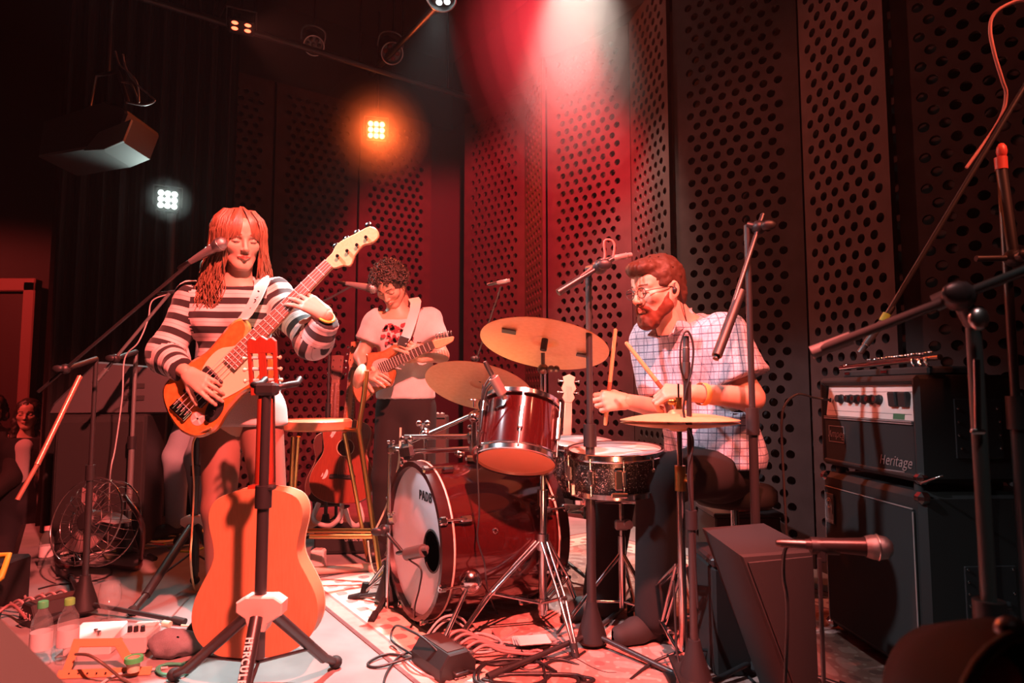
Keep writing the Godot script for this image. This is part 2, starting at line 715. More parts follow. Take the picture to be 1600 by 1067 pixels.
func make_materials() -> void:
	M.black_metal = mat(srgb(0.02, 0.02, 0.021), 0.38, 0.0, 0.6)
	M.black_matte = mat(srgb(0.014, 0.014, 0.014), 0.8)
	M.black_plastic = mat(srgb(0.016, 0.016, 0.017), 0.45)
	M.rubber = mat(srgb(0.012, 0.012, 0.012), 0.75)
	M.chrome = mat(srgb(0.62, 0.62, 0.62), 0.16, 1.0)
	M.pale_metal = mat(srgb(0.68, 0.66, 0.64), 0.35, 0.25)
	M.steel = mat(srgb(0.4, 0.4, 0.4), 0.34, 1.0)
	M.dark_steel = mat(srgb(0.13, 0.13, 0.13), 0.4, 1.0)
	M.brass = mat(srgb(0.62, 0.36, 0.12), 0.3, 1.0)
	M.white_plastic = mat(srgb(0.6, 0.6, 0.58), 0.45)
	M.cream = mat(srgb(0.62, 0.53, 0.38), 0.35)
	M.grey_cable = mat(srgb(0.45, 0.46, 0.46), 0.5)
	M.cable = mat(srgb(0.015, 0.015, 0.016), 0.42)
	M.white_cable = mat(srgb(0.62, 0.62, 0.58), 0.5)
	M.lime_cable = mat(srgb(0.4, 0.62, 0.05), 0.5)
	M.green_cable = mat(srgb(0.05, 0.4, 0.24), 0.5)
	M.red_cable = mat(srgb(0.5, 0.04, 0.03), 0.5)
	M.wall_panel = grain(mat(Color.WHITE, 0.9, 0.0, 0.2), noise_tex(0.02, srgb(0.042, 0.024, 0.022), srgb(0.058, 0.034, 0.031), 512, 3), Vector3.ONE * 0.6)
	M.wall_void = mat(srgb(0.03, 0.019, 0.018), 0.95)
	M.ceiling = mat(srgb(0.012, 0.011, 0.011), 0.9)
	M.drape = grain(mat(Color.WHITE, 0.95), noise_tex(0.1, srgb(0.004, 0.004, 0.004), srgb(0.008, 0.008, 0.008), 256, 5), Vector3.ONE * 3.0)
	M.stage_floor = floor_material()
	M.tolex = bumpy(mat(srgb(0.012, 0.012, 0.012), 0.55), noise_tex(0.3, Color.BLACK, Color.WHITE, 256, 8), 0.06)
	M.tolex.uv1_triplanar = true
	M.tolex.uv1_scale = Vector3.ONE * 9.0
	M.grille = bumpy(mat(srgb(0.010, 0.010, 0.010), 0.9), noise_tex(0.45, Color.BLACK, Color.WHITE, 256, 9), 0.05)
	M.grille.uv1_triplanar = true
	M.grille.uv1_scale = Vector3.ONE * 14.0

func floor_material() -> StandardMaterial3D:
	# scuffed grey stage paint
	var m := grain(mat(Color.WHITE, 0.42), noise_tex(0.012, srgb(0.20, 0.195, 0.195), srgb(0.275, 0.27, 0.27), 1024, 11, 6), Vector3.ONE * 0.35, true)
	m.roughness_texture = noise_tex(0.02, Color(0.5, 0.5, 0.5), Color(1, 1, 1), 512, 12, 5)
	m.roughness = 0.55
	return m

# stage axes: along the perforated wall away from the camera, and across the stage towards the audience
const ALONG := Vector3(-0.5735, 0, -0.8192)
const ACROSS := Vector3(-0.8192, 0, 0.5735)

func stage(u: float, v: float, y := 0.0) -> Vector3:
	# u runs along the wall, v from the wall towards the audience
	return Vector3(3.6, y, 0) + ALONG * u + ACROSS * v

func panel_mesh(w: float, h: float, thick: float, margin: float, y_shift: float) -> ArrayMesh:
	# a board with round holes on a triangular lattice; local x from 0 to w, y from 0 to h, its face at z = 0
	var b := MB.new()
	var dia := 0.0455
	var px := 0.0785
	var py := px * 0.866
	var cols := int((w - 2.0 * margin) / px)
	var rows := int((h - 0.12) / py)
	var x0 := (w - (cols + 0.5) * px) * 0.5
	var y0 := 0.06 + y_shift
	var sides := 12
	var z := Vector3(0, 0, 1)
	for r in rows:
		var shift := px * 0.5 * (r % 2)
		var ya := y0 + r * py
		var left := x0 + shift
		var right := left + cols * px
		b.quad(Vector3(0, ya, 0), Vector3(left, ya, 0), Vector3(left, ya + py, 0), Vector3(0, ya + py, 0), z)
		b.quad(Vector3(right, ya, 0), Vector3(w, ya, 0), Vector3(w, ya + py, 0), Vector3(right, ya + py, 0), z)
		for c in cols:
			var cx := left + (c + 0.5) * px
			var cy := ya + py * 0.5
			for k in sides:
				var a0 := TAU * (k + 0.5) / sides
				var a1 := TAU * (k + 1.5) / sides
				var d0 := Vector2(cos(a0), sin(a0))
				var d1 := Vector2(cos(a1), sin(a1))
				var s0 := minf(px * 0.5 / maxf(absf(d0.x), 1e-4), py * 0.5 / maxf(absf(d0.y), 1e-4))
				var s1 := minf(px * 0.5 / maxf(absf(d1.x), 1e-4), py * 0.5 / maxf(absf(d1.y), 1e-4))
				var i0 := Vector3(cx + d0.x * dia * 0.5, cy + d0.y * dia * 0.5, 0)
				var i1 := Vector3(cx + d1.x * dia * 0.5, cy + d1.y * dia * 0.5, 0)
				var o0 := Vector3(cx + d0.x * s0, cy + d0.y * s0, 0)
				var o1 := Vector3(cx + d1.x * s1, cy + d1.y * s1, 0)
				b.quad(i0, o0, o1, i1, z)
				if absf(absf(d0.x * s0) - px * 0.5) < 1e-5 and absf(absf(d1.y * s1) - py * 0.5) < 1e-5 or absf(absf(d1.x * s1) - px * 0.5) < 1e-5 and absf(absf(d0.y * s0) - py * 0.5) < 1e-5:
					b.flat(o0, Vector3(cx + signf(d0.x) * px * 0.5, cy + signf(d0.y) * py * 0.5, 0), o1, z)
				var n0 := Vector3(-d0.x, -d0.y, 0)
				var n1 := Vector3(-d1.x, -d1.y, 0)
				var back := Vector3(0, 0, -thick)
				b.tri(i0, i1, i1 + back, n0, n1, n1)
				b.tri(i0, i1 + back, i0 + back, n0, n1, n0)
	var top := y0 + rows * py
	b.quad(Vector3(0, 0, 0), Vector3(w, 0, 0), Vector3(w, y0, 0), Vector3(0, y0, 0), z)
	b.quad(Vector3(0, top, 0), Vector3(w, top, 0), Vector3(w, h, 0), Vector3(0, h, 0), z)
	for s in [[Vector3.ZERO, Vector3(0, h, 0), Vector3.LEFT], [Vector3(w, 0, 0), Vector3(w, h, 0), Vector3.RIGHT], [Vector3.ZERO, Vector3(w, 0, 0), Vector3.DOWN], [Vector3(0, h, 0), Vector3(w, h, 0), Vector3.UP]]:
		b.quad(s[0], s[1], s[1] + Vector3(0, 0, -thick), s[0] + Vector3(0, 0, -thick), s[2])
	return b.build()

func room() -> void:
	# stage floor: its boards run along the front edge
	var edge := 3.112
	var fl := MB.new()
	var slab := PackedVector2Array()
	for c in [[-2.2, -0.35], [7.6, -0.35], [7.6, edge], [-2.2, edge]]:
		var p := stage(c[0], c[1])
		slab.append(Vector2(p.x, -p.z))
	fl.slab(slab, 0.06, 0.0, Transform3D(Basis(Vector3.RIGHT, Vector3(0, 0, -1), Vector3.UP), Vector3(0, -0.06, 0)), false)
	var f := put(fl, "floor", M.stage_floor, self)
	setting(f, "scuffed grey stage floor under the band")
	var fa := MB.new()
	fa.box(stage(2.7, edge - 0.03, -0.43), Vector3(0.05, 0.74, 9.8), 0.005, Basis(ACROSS, Vector3.UP, -ALONG))
	setting(put(fa, "trim_1", M.black_matte, self), "black front board of the stage")
	var rail := MB.new()
	rail.box(stage(2.7, edge + 0.012, -0.02), Vector3(0.03, 0.04, 9.8), 0.004, Basis(ACROSS, Vector3.UP, -ALONG))
	setting(put(rail, "trim_2", M.dark_steel, self), "metal edge strip along the stage front")
	var hall := MB.new()
	hall.box(stage(2.5, 6.5, -0.83), Vector3(9.0, 0.06, 16.0), 0.0, Basis(ACROSS, Vector3.UP, -ALONG))
	setting(put(hall, "floor_hall", mat(srgb(0.03, 0.022, 0.02), 0.6), self), "dark hall floor where the audience stands")
	var ce := MB.new()
	ce.box(stage(2.5, 4.5, 4.25), Vector3(14.0, 0.1, 18.0), 0.0, Basis(ACROSS, Vector3.UP, -ALONG))
	setting(put(ce, "ceiling", M.ceiling, self), "black painted ceiling above the lighting bars")

	# pleated perforated wall behind the drums
	var wall := Node3D.new()
	wall.name = "wall_right"
	add_child(wall)
	setting(wall, "pleated wall of dark perforated boards behind the drums")
	var h := 3.5
	var wide := 0.72
	var thin := 0.56
	var mesh_wide := [panel_mesh(wide, h, 0.025, 0.06, 0.0), panel_mesh(wide, h, 0.025, 0.06, 0.045)]
	var mesh_thin := [panel_mesh(thin, h, 0.025, 0.03, 0.02), panel_mesh(thin, h, 0.025, 0.03, 0.06)]
	var period := 1.25
	var seam := 2.735 * 1.2207       # distance along the wall of the first seam between two pairs
	for k in range(-3, 3):
		var u0 := seam + k * period
		# the narrow board turns towards the audience and sinks back, then the wide one comes forward again
		var ta := deg_to_rad(22.0)
		var dn := ALONG * cos(ta) - ACROSS * sin(ta)
		var p0 := stage(u0 + 0.03, 0.0)
		place_panel(wall, mesh_thin[posmod(k, 2)], p0, dn)
		var tb := deg_to_rad(15.0)
		var dw := ALONG * cos(tb) + ACROSS * sin(tb)
		var p1 := p0 + dn * thin + ALONG * 0.018 - ACROSS * 0.012
		place_panel(wall, mesh_wide[posmod(k, 2)], p1, dw)
	var backing := MB.new()
	backing.box(stage(2.4, -0.42, 1.75), Vector3(0.1, 3.62, 10.4), 0.0, Basis(ACROSS, Vector3.UP, -ALONG))
	put(backing, "backing_board", M.wall_void, wall, "dark lining behind the perforated boards")
	# end wall of the stage, with the same boards lying in one plane
	var end := Node3D.new()
	end.name = "wall_back"
	add_child(end)
	setting(end, "dark perforated end wall of the stage")
	var ue := 7.47
	for k in 4:
		var v0 := 0.12 + k * 0.74
		place_panel(end, mesh_wide[k % 2], stage(ue, v0), ACROSS)
	var eb := MB.new()
	eb.box(stage(ue + 0.14, 1.3, 1.75), Vector3(3.44, 3.62, 0.1), 0.0, Basis(ACROSS, Vector3.UP, -ALONG))
	put(eb, "backing_board", M.wall_void, end)
	# black header above the boards, up to the ceiling
	var hd := MB.new()
	hd.box(stage(2.4, -0.3, 3.86), Vector3(0.34, 0.70, 10.6), 0.0, Basis(ACROSS, Vector3.UP, -ALONG))
	hd.box(stage(7.6, 1.3, 3.86), Vector3(3.5, 0.70, 0.2), 0.0, Basis(ACROSS, Vector3.UP, -ALONG))
	setting(put(hd, "trim_3", M.ceiling, self), "black band between the boards and the ceiling")

	# drawn black stage curtain at the audience end of that wall
	var cu := MB.new()
	var pts := []
	for i in 121:
		var t := i / 120.0
		var v := 1.93 + t * 1.1
		var w := 0.05 * sin(t * 62.0) + 0.018 * sin(t * 151.0 + 1.0)
		pts.append([v, w])
	var hc := 3.9
	for i in 120:
		var a := stage(7.24 + pts[i][1], pts[i][0], -0.02)
		var c := stage(7.24 + pts[i + 1][1], pts[i + 1][0], -0.02)
		var ia := maxi(i - 1, 0)
		var ib := mini(i + 2, 120)
		var na := curtain_normal(pts, ia, mini(i + 1, 120))
		var nb := curtain_normal(pts, i, ib)
		var up := Vector3(0, hc, 0)
		cu.tri(a, c, c + up, na, nb, nb, Vector2(0, 0), Vector2(0, 0), Vector2(0, 1))
		cu.tri(a, c + up, a + up, na, nb, na, Vector2(0, 0), Vector2(0, 1), Vector2(0, 1))
	meta(put(cu, "stage_curtain", M.drape, self), "black pleated stage curtain hanging at the end of the stage", "curtain")

	# hall beyond the stage edge: side wall, with the frame of a doorway lit red
	var hw := MB.new()
	hw.box(stage(9.6, 7.2, 1.7), Vector3(9.0, 5.1, 0.15), 0.0, Basis(ACROSS, Vector3.UP, -ALONG))
	setting(put(hw, "wall_left", mat(srgb(0.035, 0.02, 0.018), 0.8), self), "dark hall wall beyond the audience")
	var hb := MB.new()
	hb.box(stage(2.4, 11.4, 1.7), Vector3(0.15, 5.1, 15.0), 0.0, Basis(ACROSS, Vector3.UP, -ALONG))
	hb.box(stage(-4.9, 5.5, 1.7), Vector3(12.5, 5.1, 0.15), 0.0, Basis(ACROSS, Vector3.UP, -ALONG))
	setting(put(hb, "wall_front", mat(srgb(0.02, 0.018, 0.018), 0.85), self), "dark far walls of the hall")
	var dr := Node3D.new()
	dr.name = "door_1"
	add_child(dr)
	setting(dr, "doorway with a wide pale frame in the hall wall")
	var fr := mat(srgb(0.22, 0.09, 0.08), 0.5)
	var jamb := W(dr)
	var dx := at(46, 540, 5.82)
	jamb.box(Vector3(dx.x, 0.55, dx.z), Vector3(0.11, 2.7, 0.1), 0.01)
	put(jamb, "jamb", fr, dr)
	var lin := W(dr)
	lin.box(Vector3(dx.x - 0.5, 1.87, dx.z), Vector3(1.11, 0.12, 0.1), 0.01)
	put(lin, "lintel", fr, dr)
	var leaf := W(dr)
	leaf.box(Vector3(dx.x - 0.53, 0.5, dx.z - 0.02), Vector3(0.95, 2.6, 0.04), 0.01)
	put(leaf, "leaf", mat(srgb(0.05, 0.02, 0.02), 0.5), dr)

func curtain_normal(pts: Array, i: int, j: int) -> Vector3:
	var d := stage(pts[j][1], pts[j][0]) - stage(pts[i][1], pts[i][0])
	return Vector3.UP.cross(d).normalized() * (1.0 if Vector3.UP.cross(d).dot(-ALONG) > 0.0 else -1.0)

func place_panel(parent: Node3D, mesh: Mesh, p: Vector3, dir: Vector3) -> void:
	# the board's x runs along dir; its face looks to the stage
	var z := dir.cross(Vector3.UP).normalized()
	var x := dir
	var look := -ALONG if absf(dir.dot(ACROSS)) > 0.9 else ACROSS
	if z.dot(look) < 0.0:
		# keep the basis right-handed: start from the other end
		z = -z
		p += dir * mesh.get_aabb().size.x
		x = -dir
	share(mesh, "panel", M.wall_panel, parent, Transform3D(Basis(x, Vector3.UP, z), p))

func glow(c: Color, energy: float) -> StandardMaterial3D:
	var m := mat(Color(0.05, 0.05, 0.05), 0.4)
	m.emission_enabled = true
	m.emission = c.linear_to_srgb()
	m.emission_energy_multiplier = energy
	return m

func lamp_beam(owner_: Node3D, called: String, from: Vector3, to: Vector3, c: Color, energy: float, angle: float, size: float) -> void:
	spot(called, from, to, c, energy, angle, size)

func led_matrix(p: Vector3, aim: Vector3, side: float, lens: StandardMaterial3D, label: String) -> Node3D:
	# square blinder of three by three lenses in a yoke
	var z := (aim - p).normalized()
	var x := Vector3.UP.cross(z).normalized()
	var n := thing("blinder_light", label, "stage light", p, Basis(x, z.cross(x), z))
	var b := MB.new()
	b.box(Vector3(0, 0, -side * 0.32), Vector3(side * 1.25, side * 1.25, side * 0.6), 0.01)
	put(b, "housing", M.black_metal, n)
	var y := MB.new()
	for s in [-1.0, 1.0]:
		y.box(Vector3(s * side * 0.72, side * 0.2, -side * 0.3), Vector3(0.008, side * 1.1, 0.03), 0.002)
	y.box(Vector3(0, side * 0.76, -side * 0.3), Vector3(side * 1.46, 0.008, 0.03), 0.002)
	put(y, "yoke", M.dark_steel, n)
	var lm := MB.new()
	lm.lathe([Vector2(0.0, 0.012), Vector2(side * 0.09, 0.009), Vector2(side * 0.145, 0.0), Vector2(side * 0.15, -0.02)], Transform3D(Basis(Vector3.RIGHT, Vector3.BACK, Vector3.DOWN), Vector3.ZERO), 16)
	var mesh := lm.build()
	for i in 9:
		share(mesh, "led_lens", lens, n, Transform3D(Basis(), Vector3((i % 3 - 1) * side * 0.34, (i / 3 - 1) * side * 0.34, 0.012)))
	return n

func hanger(n: Node3D, from: Vector3) -> void:
	var b := W(n)
	b.cyl(from, Vector3(from.x, 4.2, from.z), 0.009, 8)
	put(b, "hanger", M.dark_steel, n)

func par_can(p: Vector3, aim: Vector3, rad: float, length: float, lens: StandardMaterial3D, label: String, leds := 7, hung := true) -> Node3D:
	var z := (aim - p).normalized()
	var x := Vector3.UP.cross(z).normalized()
	var n := thing("par_light", label, "stage light", p, Basis(x, z.cross(x), z))
	var t := Transform3D(Basis(Vector3.RIGHT, Vector3.BACK, Vector3.DOWN), Vector3.ZERO)
	var b := MB.new()
	b.lathe([Vector2(0.0, -length), Vector2(rad * 0.6, -length), Vector2(rad * 0.75, -length * 0.9), Vector2(rad * 0.95, -length * 0.35), Vector2(rad, 0.0), Vector2(rad, 0.02), Vector2(rad * 0.9, 0.02), Vector2(rad * 0.86, -0.01), Vector2(0.0, -0.012)], t, 28)
	put(b, "housing", M.black_metal, n)
	var rim := MB.new()
	rim.ring(Vector3(0, 0, 0.02), Vector3.BACK, rad * 0.97, rad * 0.06, 32, 8)
	put(rim, "rim", M.steel, n)
	var y := MB.new()
	if not hung:
		y.xf = Transform3D(Basis(Vector3.BACK, PI), Vector3.ZERO)
	y.tube(spline([Vector3(-rad * 1.1, 0, -length * 0.4), Vector3(-rad * 1.05, rad * 1.1, -length * 0.4), Vector3(0, rad * 1.5, -length * 0.4), Vector3(rad * 1.05, rad * 1.1, -length * 0.4), Vector3(rad * 1.1, 0, -length * 0.4)], 5), 0.008, 8)
	put(y, "yoke", M.dark_steel, n)
	if hung:
		hanger(n, p + n.basis.y * rad * 1.5 - n.basis.z * length * 0.4)
	var lm := MB.new()
	lm.lathe([Vector2(0.0, 0.010), Vector2(rad * 0.15, 0.007), Vector2(rad * 0.22, 0.0)], t, 14)
	var mesh := lm.build()
	for i in leds:
		var q := Vector3(0, 0, -0.004)
		if i > 0:
			q += Vector3(cos(TAU * i / (leds - 1.0)), sin(TAU * i / (leds - 1.0)), 0) * rad * 0.55
		share(mesh, "led_lens", lens, n, Transform3D(Basis(), q))
	return n

func rig() -> void:
	for w in washes:
		var back: Vector3 = w[1] - (w[2] - w[1]).normalized() * 0.05
		par_can(back, w[2], 0.08, 0.18, glow(w[3], 4.0), w[6], 7, w[1].y > 1.0)
	# bars the lamps hang from
	var bar_mat := mat(srgb(0.03, 0.03, 0.03), 0.45, 0.6)
	var k := 0
	for r in [[-0.6, 0.9, 7.1, 2.95, "black lighting bar nearest the audience side"], [-0.6, 2.15, 7.1, 2.95, "black lighting bar over the middle of the stage"], [6.7, 0.2, 6.7, 2.95, "short black lighting bar across the end of the stage"]]:
		var a := stage(r[0], r[1], 3.62) if k < 2 else stage(6.7, 0.15, 3.45)
		var c := stage(r[2], r[1], 3.62) if k < 2 else stage(6.7, 2.95, 3.45)
		var n := thing("lighting_bar", r[4], "lighting bar", a)
		var b := W(n)
		b.cyl(a, c, 0.025, 14)
		put(b, "pipe", bar_mat, n)
		for t in [0.08, 0.36, 0.64, 0.92]:
			var q := a.lerp(c, t)
			var hb := W(n)
			hb.cyl(q, Vector3(q.x, 4.2, q.z), 0.008, 8)
			put(hb, "hanger", M.dark_steel, n)
		k += 1
	# white blinder on a pole
	var p := at(262, 312, 4.46)
	var white := glow(Color(0.86, 1.0, 0.93), 22.0)
	led_matrix(p, EYE + Vector3(0, 0.3, 0), 0.126, white, "white blinder of nine lenses glowing on the pole near the curtain")
	spot("white_blinder_beam", p + (EYE - p).normalized() * 0.06, Vector3(0.3, 0.6, -0.4), Color(0.8, 1.0, 0.92), 5.0, 62.0, 0.06)
	var pole := thing("lamp_pole", "grey upright pole holding the white blinder by the curtain", "pole", Vector3(p.x, 0, p.z - 0.06))
	var pb := W(pole)
	pb.cyl(Vector3(p.x, 0.02, p.z - 0.06), Vector3(p.x, p.y - 0.09, p.z - 0.06), 0.028, 14)
	put(pb, "tube", mat(srgb(0.035, 0.035, 0.035), 0.5), pole)
	var pf := W(pole)
	pf.lathe([Vector2(0, 0.03), Vector2(0.05, 0.03), Vector2(0.2, 0.012), Vector2(0.2, 0.0), Vector2(0, 0)], Transform3D(Basis(), Vector3(p.x, 0, p.z - 0.06)), 24)
	put(pf, "base_plate", M.black_metal, pole)
	# orange blinder high at the end of the stage
	var q := at(588, 203, 5.3)
	var ob := led_matrix(q, EYE + Vector3(0, 0.3, 0), 0.14, glow(Color(1.0, 0.42, 0.16), 24.0), "orange blinder of nine lenses glowing high on the end wall")
	hanger(ob, q + Vector3(0, 0.11, -0.04))
	spot("orange_blinder_beam", q + (EYE - q).normalized() * 0.06, Vector3(0.3, 0.9, -2.0), Color(1.0, 0.12, 0.022), 20.0, 70.0, 0.07)
	# small red four-lens lamp under the ceiling
	var r4 := at(377, 42, 4.2)
	var z := (EYE - r4).normalized()
	var x := Vector3.UP.cross(z).normalized()
	var f := thing("wash_light", "small lamp with four red lenses under the ceiling", "stage light", r4, Basis(x, z.cross(x), z))
	var fb := MB.new()
	fb.box(Vector3(0, 0, -0.06), Vector3(0.17, 0.1, 0.1), 0.012)
	put(fb, "housing", M.black_metal, f)
	var fy := MB.new()
	fy.box(Vector3(0, 0.11, -0.06), Vector3(0.19, 0.01, 0.03), 0.002)
	for s in [-1.0, 1.0]:
		fy.box(Vector3(s * 0.095, 0.055, -0.06), Vector3(0.008, 0.12, 0.03), 0.002)
	put(fy, "yoke", M.dark_steel, f)
	hanger(f, f.transform * Vector3(0, 0.115, -0.06))
	var lm := MB.new()
	lm.ball(Vector3.ZERO, Vector3(0.021, 0.011, 0.008), 14)
	var lmesh := lm.build()
	var redglow := glow(Color(1.0, 0.12, 0.05), 16.0)
	for i in 4:
		share(lmesh, "led_lens", redglow, f, Transform3D(Basis(), Vector3((i % 2 - 0.5) * 0.082, (i / 2 - 0.5) * 0.035, -0.006)))
	spot("red_lens_beam", r4 + z * 0.05, Vector3(1.7, 1.3, -2.2), Color(1.0, 0.2, 0.14), 34.0, 26.0, 0.04)
	# white wash lamp cut by the upper edge
	var wp := at(690, -6, 3.5)
	par_can(wp, Vector3(-0.55, 0.0, -2.2), 0.085, 0.2, glow(Color(0.93, 1.0, 0.97), 9.0), "white wash lamp with round rim at the upper edge", 7)
	spot("white_wash_beam", wp + (Vector3(-0.55, 0.0, -2.2) - wp).normalized() * 0.05, Vector3(-0.55, 0.2, -2.3), Color(0.9, 0.98, 0.96), 95.0, 19.0, 0.06)
	# a second dark wash lamp above the orange blinder
	par_can(at(612, 82, 5.0), Vector3(0.6, 0.3, -2.0), 0.09, 0.22, mat(srgb(0.1, 0.02, 0.02), 0.3), "unlit black wash lamp hanging above the orange blinder", 7)
	par_can(at(490, 70, 4.9), Vector3(-0.2, 0.3, -2.0), 0.08, 0.2, mat(srgb(0.03, 0.03, 0.03), 0.3), "unlit black wash lamp hanging between the red and orange lamps", 7)
	haze()

func haze() -> void:
	# added smoke: a plume for the pale flare patch, puffs for the blinder halos
	var banks := []
	for k in 6:
		banks.append([890 - k * 2, -60 + k * 6, 3.9, 0.5 + k * 0.2, 1.75 + k * 0.2, [0.09, 0.07, 0.05, 0.03, 0.018, 0.01][k]])
	for k in 5:
		banks.append([588, 203, 5.22, 0.2 + k * 0.18, 0.2 + k * 0.18, 0.12 - k * 0.016])
	for k in 2:
		banks.append([262, 312, 4.4, 0.2 + k * 0.15, 0.2 + k * 0.15, 0.07])
	for q in banks:
		var g := FogVolume.new()
		g.name = numbered("smoke")
		g.shape = RenderingServer.FOG_VOLUME_SHAPE_ELLIPSOID
		g.size = Vector3(q[3], q[4], q[3])
		g.position = at(q[0], q[1], q[2])
		var k := FogMaterial.new()
		k.density = q[5]
		k.albedo = Color(0.95, 0.95, 0.95)
		g.material = k
		g.set_meta("kind", "stuff")
		g.set_meta("label", "added stage smoke for the pale flare and the lamp halos")
		add_child(g, true)


# ---------------------------------------------------------------- guitars
func px_poly(list: Array, d: float, n := 4) -> PackedVector2Array:
	var pts := []
	for q in list:
		var p := at(q[0], q[1], d)
		pts.append(Vector2(p.x, p.y))
	return spline2(pts, n) if n > 1 else PackedVector2Array(pts)

func wood(lo: Color, hi: Color, rough := 0.35, stretch := Vector3(14, 1.2, 14), seed_ := 21) -> StandardMaterial3D:
	return grain(mat(Color.WHITE, rough), noise_tex(0.03, lo, hi, 256, seed_, 5), stretch)

# half outline of an acoustic body: [height above the lower end, half width], as shares of the body length
const FIGURE := [[0.0, 0.0], [0.006, 0.12], [0.03, 0.22], [0.09, 0.315], [0.17, 0.365], [0.26, 0.38], [0.36, 0.362], [0.46, 0.315], [0.55, 0.268], [0.62, 0.252], [0.70, 0.262], [0.79, 0.283], [0.87, 0.285], [0.94, 0.25], [0.98, 0.17], [0.998, 0.07]]

func figure(length: float, widen := 1.0) -> PackedVector2Array:
	var pts := []
	for q in FIGURE:
		pts.append(Vector2(q[1] * length * widen, q[0] * length))
	for i in range(FIGURE.size() - 1, 0, -1):
		pts.append(Vector2(-FIGURE[i][1] * length * widen, FIGURE[i][0] * length))
	return spline2(pts, 3)

# an acoustic guitar, local: y from the tail up to the headstock, its top looking along +z
func acoustic(n: Node3D, body: Material, top: Material, neck: Material, slotted: bool, length := 0.49, deep := 0.095, widen := 1.0) -> void:
	var poly := figure(length, widen)
	# hollow box: back board and bent sides
	var b := MB.new()
	b.slab(poly, 0.004, 0.001, Transform3D(Basis(), Vector3(0, 0, -deep)))
	for w in [0.0, 0.004]:
		for i in poly.size():
			var p0 := poly[i]
			var p1 := poly[(i + 1) % poly.size()]
			var m0 := (poly[(i + 1) % poly.size()] - poly[posmod(i - 1, poly.size())]).normalized()
			var m1 := (poly[(i + 2) % poly.size()] - poly[i]).normalized()
			var n0 := Vector3(m0.y, -m0.x, 0)
			var n1 := Vector3(m1.y, -m1.x, 0)
			if n0.dot(Vector3(p0.x, p0.y - length * 0.5, 0)) < 0.0:
				n0 = -n0
				n1 = -n1
			var q0: Vector3 = Vector3(p0.x, p0.y, 0) - n0 * w
			var q1: Vector3 = Vector3(p1.x, p1.y, 0) - n1 * w
			if w > 0.0:
				n0 = -n0
				n1 = -n1
			var dz := Vector3(0, 0, -deep + 0.001)
			b.tri(q0, q1, q1 + dz, n0, n1, n1, Vector2(0, 0), Vector2(0, 0), Vector2(0, 1))
			b.tri(q0, q1 + dz, q0 + dz, n0, n1, n0, Vector2(0, 0), Vector2(0, 1), Vector2(0, 1))
	put(b, "body", body, n)
	# soundboard in two halves that leave the round hole open
	var tp := MB.new()
	var hy := length * 0.66
	for up in [1.0, -1.0]:
		var half := PackedVector2Array()
		var right := PackedVector2Array()
		var left := PackedVector2Array()
		for p in poly:
			if (p.y - hy) * up > 0.002:
				(right if p.x >= 0.0 else left).append(p)
		var rs := Array(right)
		var lf := Array(left)
		rs.sort_custom(func(p, q): return p.y * up < q.y * up)
		lf.sort_custom(func(p, q): return p.y * up > q.y * up)
		var wx := 0.0
		for p in poly:
			if absf(p.y - hy) < 0.02:
				wx = maxf(wx, absf(p.x))
		half.append(Vector2(0.046, hy))
		half.append(Vector2(wx, hy))
		for p in rs:
			half.append(p)
		for p in lf:
			half.append(p)
		half.append(Vector2(-wx, hy))
		for k in range(12, 0, -1):
			var a := PI * k / 12.0
			half.append(Vector2(cos(a) * 0.046, hy + sin(a) * 0.046 * up))
		tp.slab(half, 0.003, 0.0, Transform3D(), false)
	put(tp, "soundboard", top, n)
	var bn := MB.new()
	var ringp := []
	for p in poly:
		ringp.append(Vector3(p.x, p.y, -0.001))
	bn.tube(ringp, 0.0022, 5, false, true)
	put(bn, "binding", M.cream, n)
	var ros := MB.new()
	ros.ring(Vector3(0, length * 0.66, 0.004), Vector3.BACK, 0.05, 0.0022, 30, 5)
	put(ros, "rosette", M.cream, n)
	var br := MB.new()
	br.box(Vector3(0, length * 0.31, 0.009), Vector3(0.15, 0.024, 0.012), 0.004)
	br.box(Vector3(0, length * 0.318, 0.017), Vector3(0.074, 0.004, 0.006), 0.001)
	put(br, "bridge", M.black_plastic if not slotted else neck, n)
	var nk := MB.new()
	var scale_len := 0.645
	var nut := length * 0.318 + scale_len
	var rings := []
	nk.tube([Vector3(0, length * 0.98, -0.014), Vector3(0, nut - 0.02, -0.010)], [0.030, 0.024], 14)
	nk.slab(PackedVector2Array([Vector2(-0.036, length * 0.93), Vector2(0.036, length * 0.93), Vector2(0.032, length * 1.02), Vector2(-0.032, length * 1.02)]), deep * 0.82, 0.004, Transform3D(Basis(), Vector3(0, 0, -deep * 0.82)))
	put(nk, "neck", neck, n)
	var fb := MB.new()
	fb.slab(PackedVector2Array([Vector2(-0.031, length * 0.76), Vector2(0.031, length * 0.76), Vector2(0.026, nut), Vector2(-0.026, nut)]), 0.007, 0.001, Transform3D(Basis(), Vector3(0, 0, 0.003)))
	put(fb, "fretboard", mat(srgb(0.03, 0.015, 0.01), 0.4) if slotted else mat(srgb(0.16, 0.06, 0.03), 0.4), n)
	var fret := MB.new()
	fret.cyl(Vector3(-0.027, 0, 0), Vector3(0.027, 0, 0), 0.0012, 6)
	var fm := fret.build()
	for k in range(1, 15):
		share(fm, "fret", M.steel, n, Transform3D(Basis(), Vector3(0, nut - scale_len * (1.0 - pow(2.0, -k / 12.0)), 0.0105)))
	for k in 6:
		var x := (k - 2.5) * 0.0085
		var st := MB.new()
		st.cyl(Vector3(x * 1.2, length * 0.318, 0.019), Vector3(x * 0.9, nut + 0.05, 0.012), 0.0007, 5)
		put(st, "string", M.steel, n)
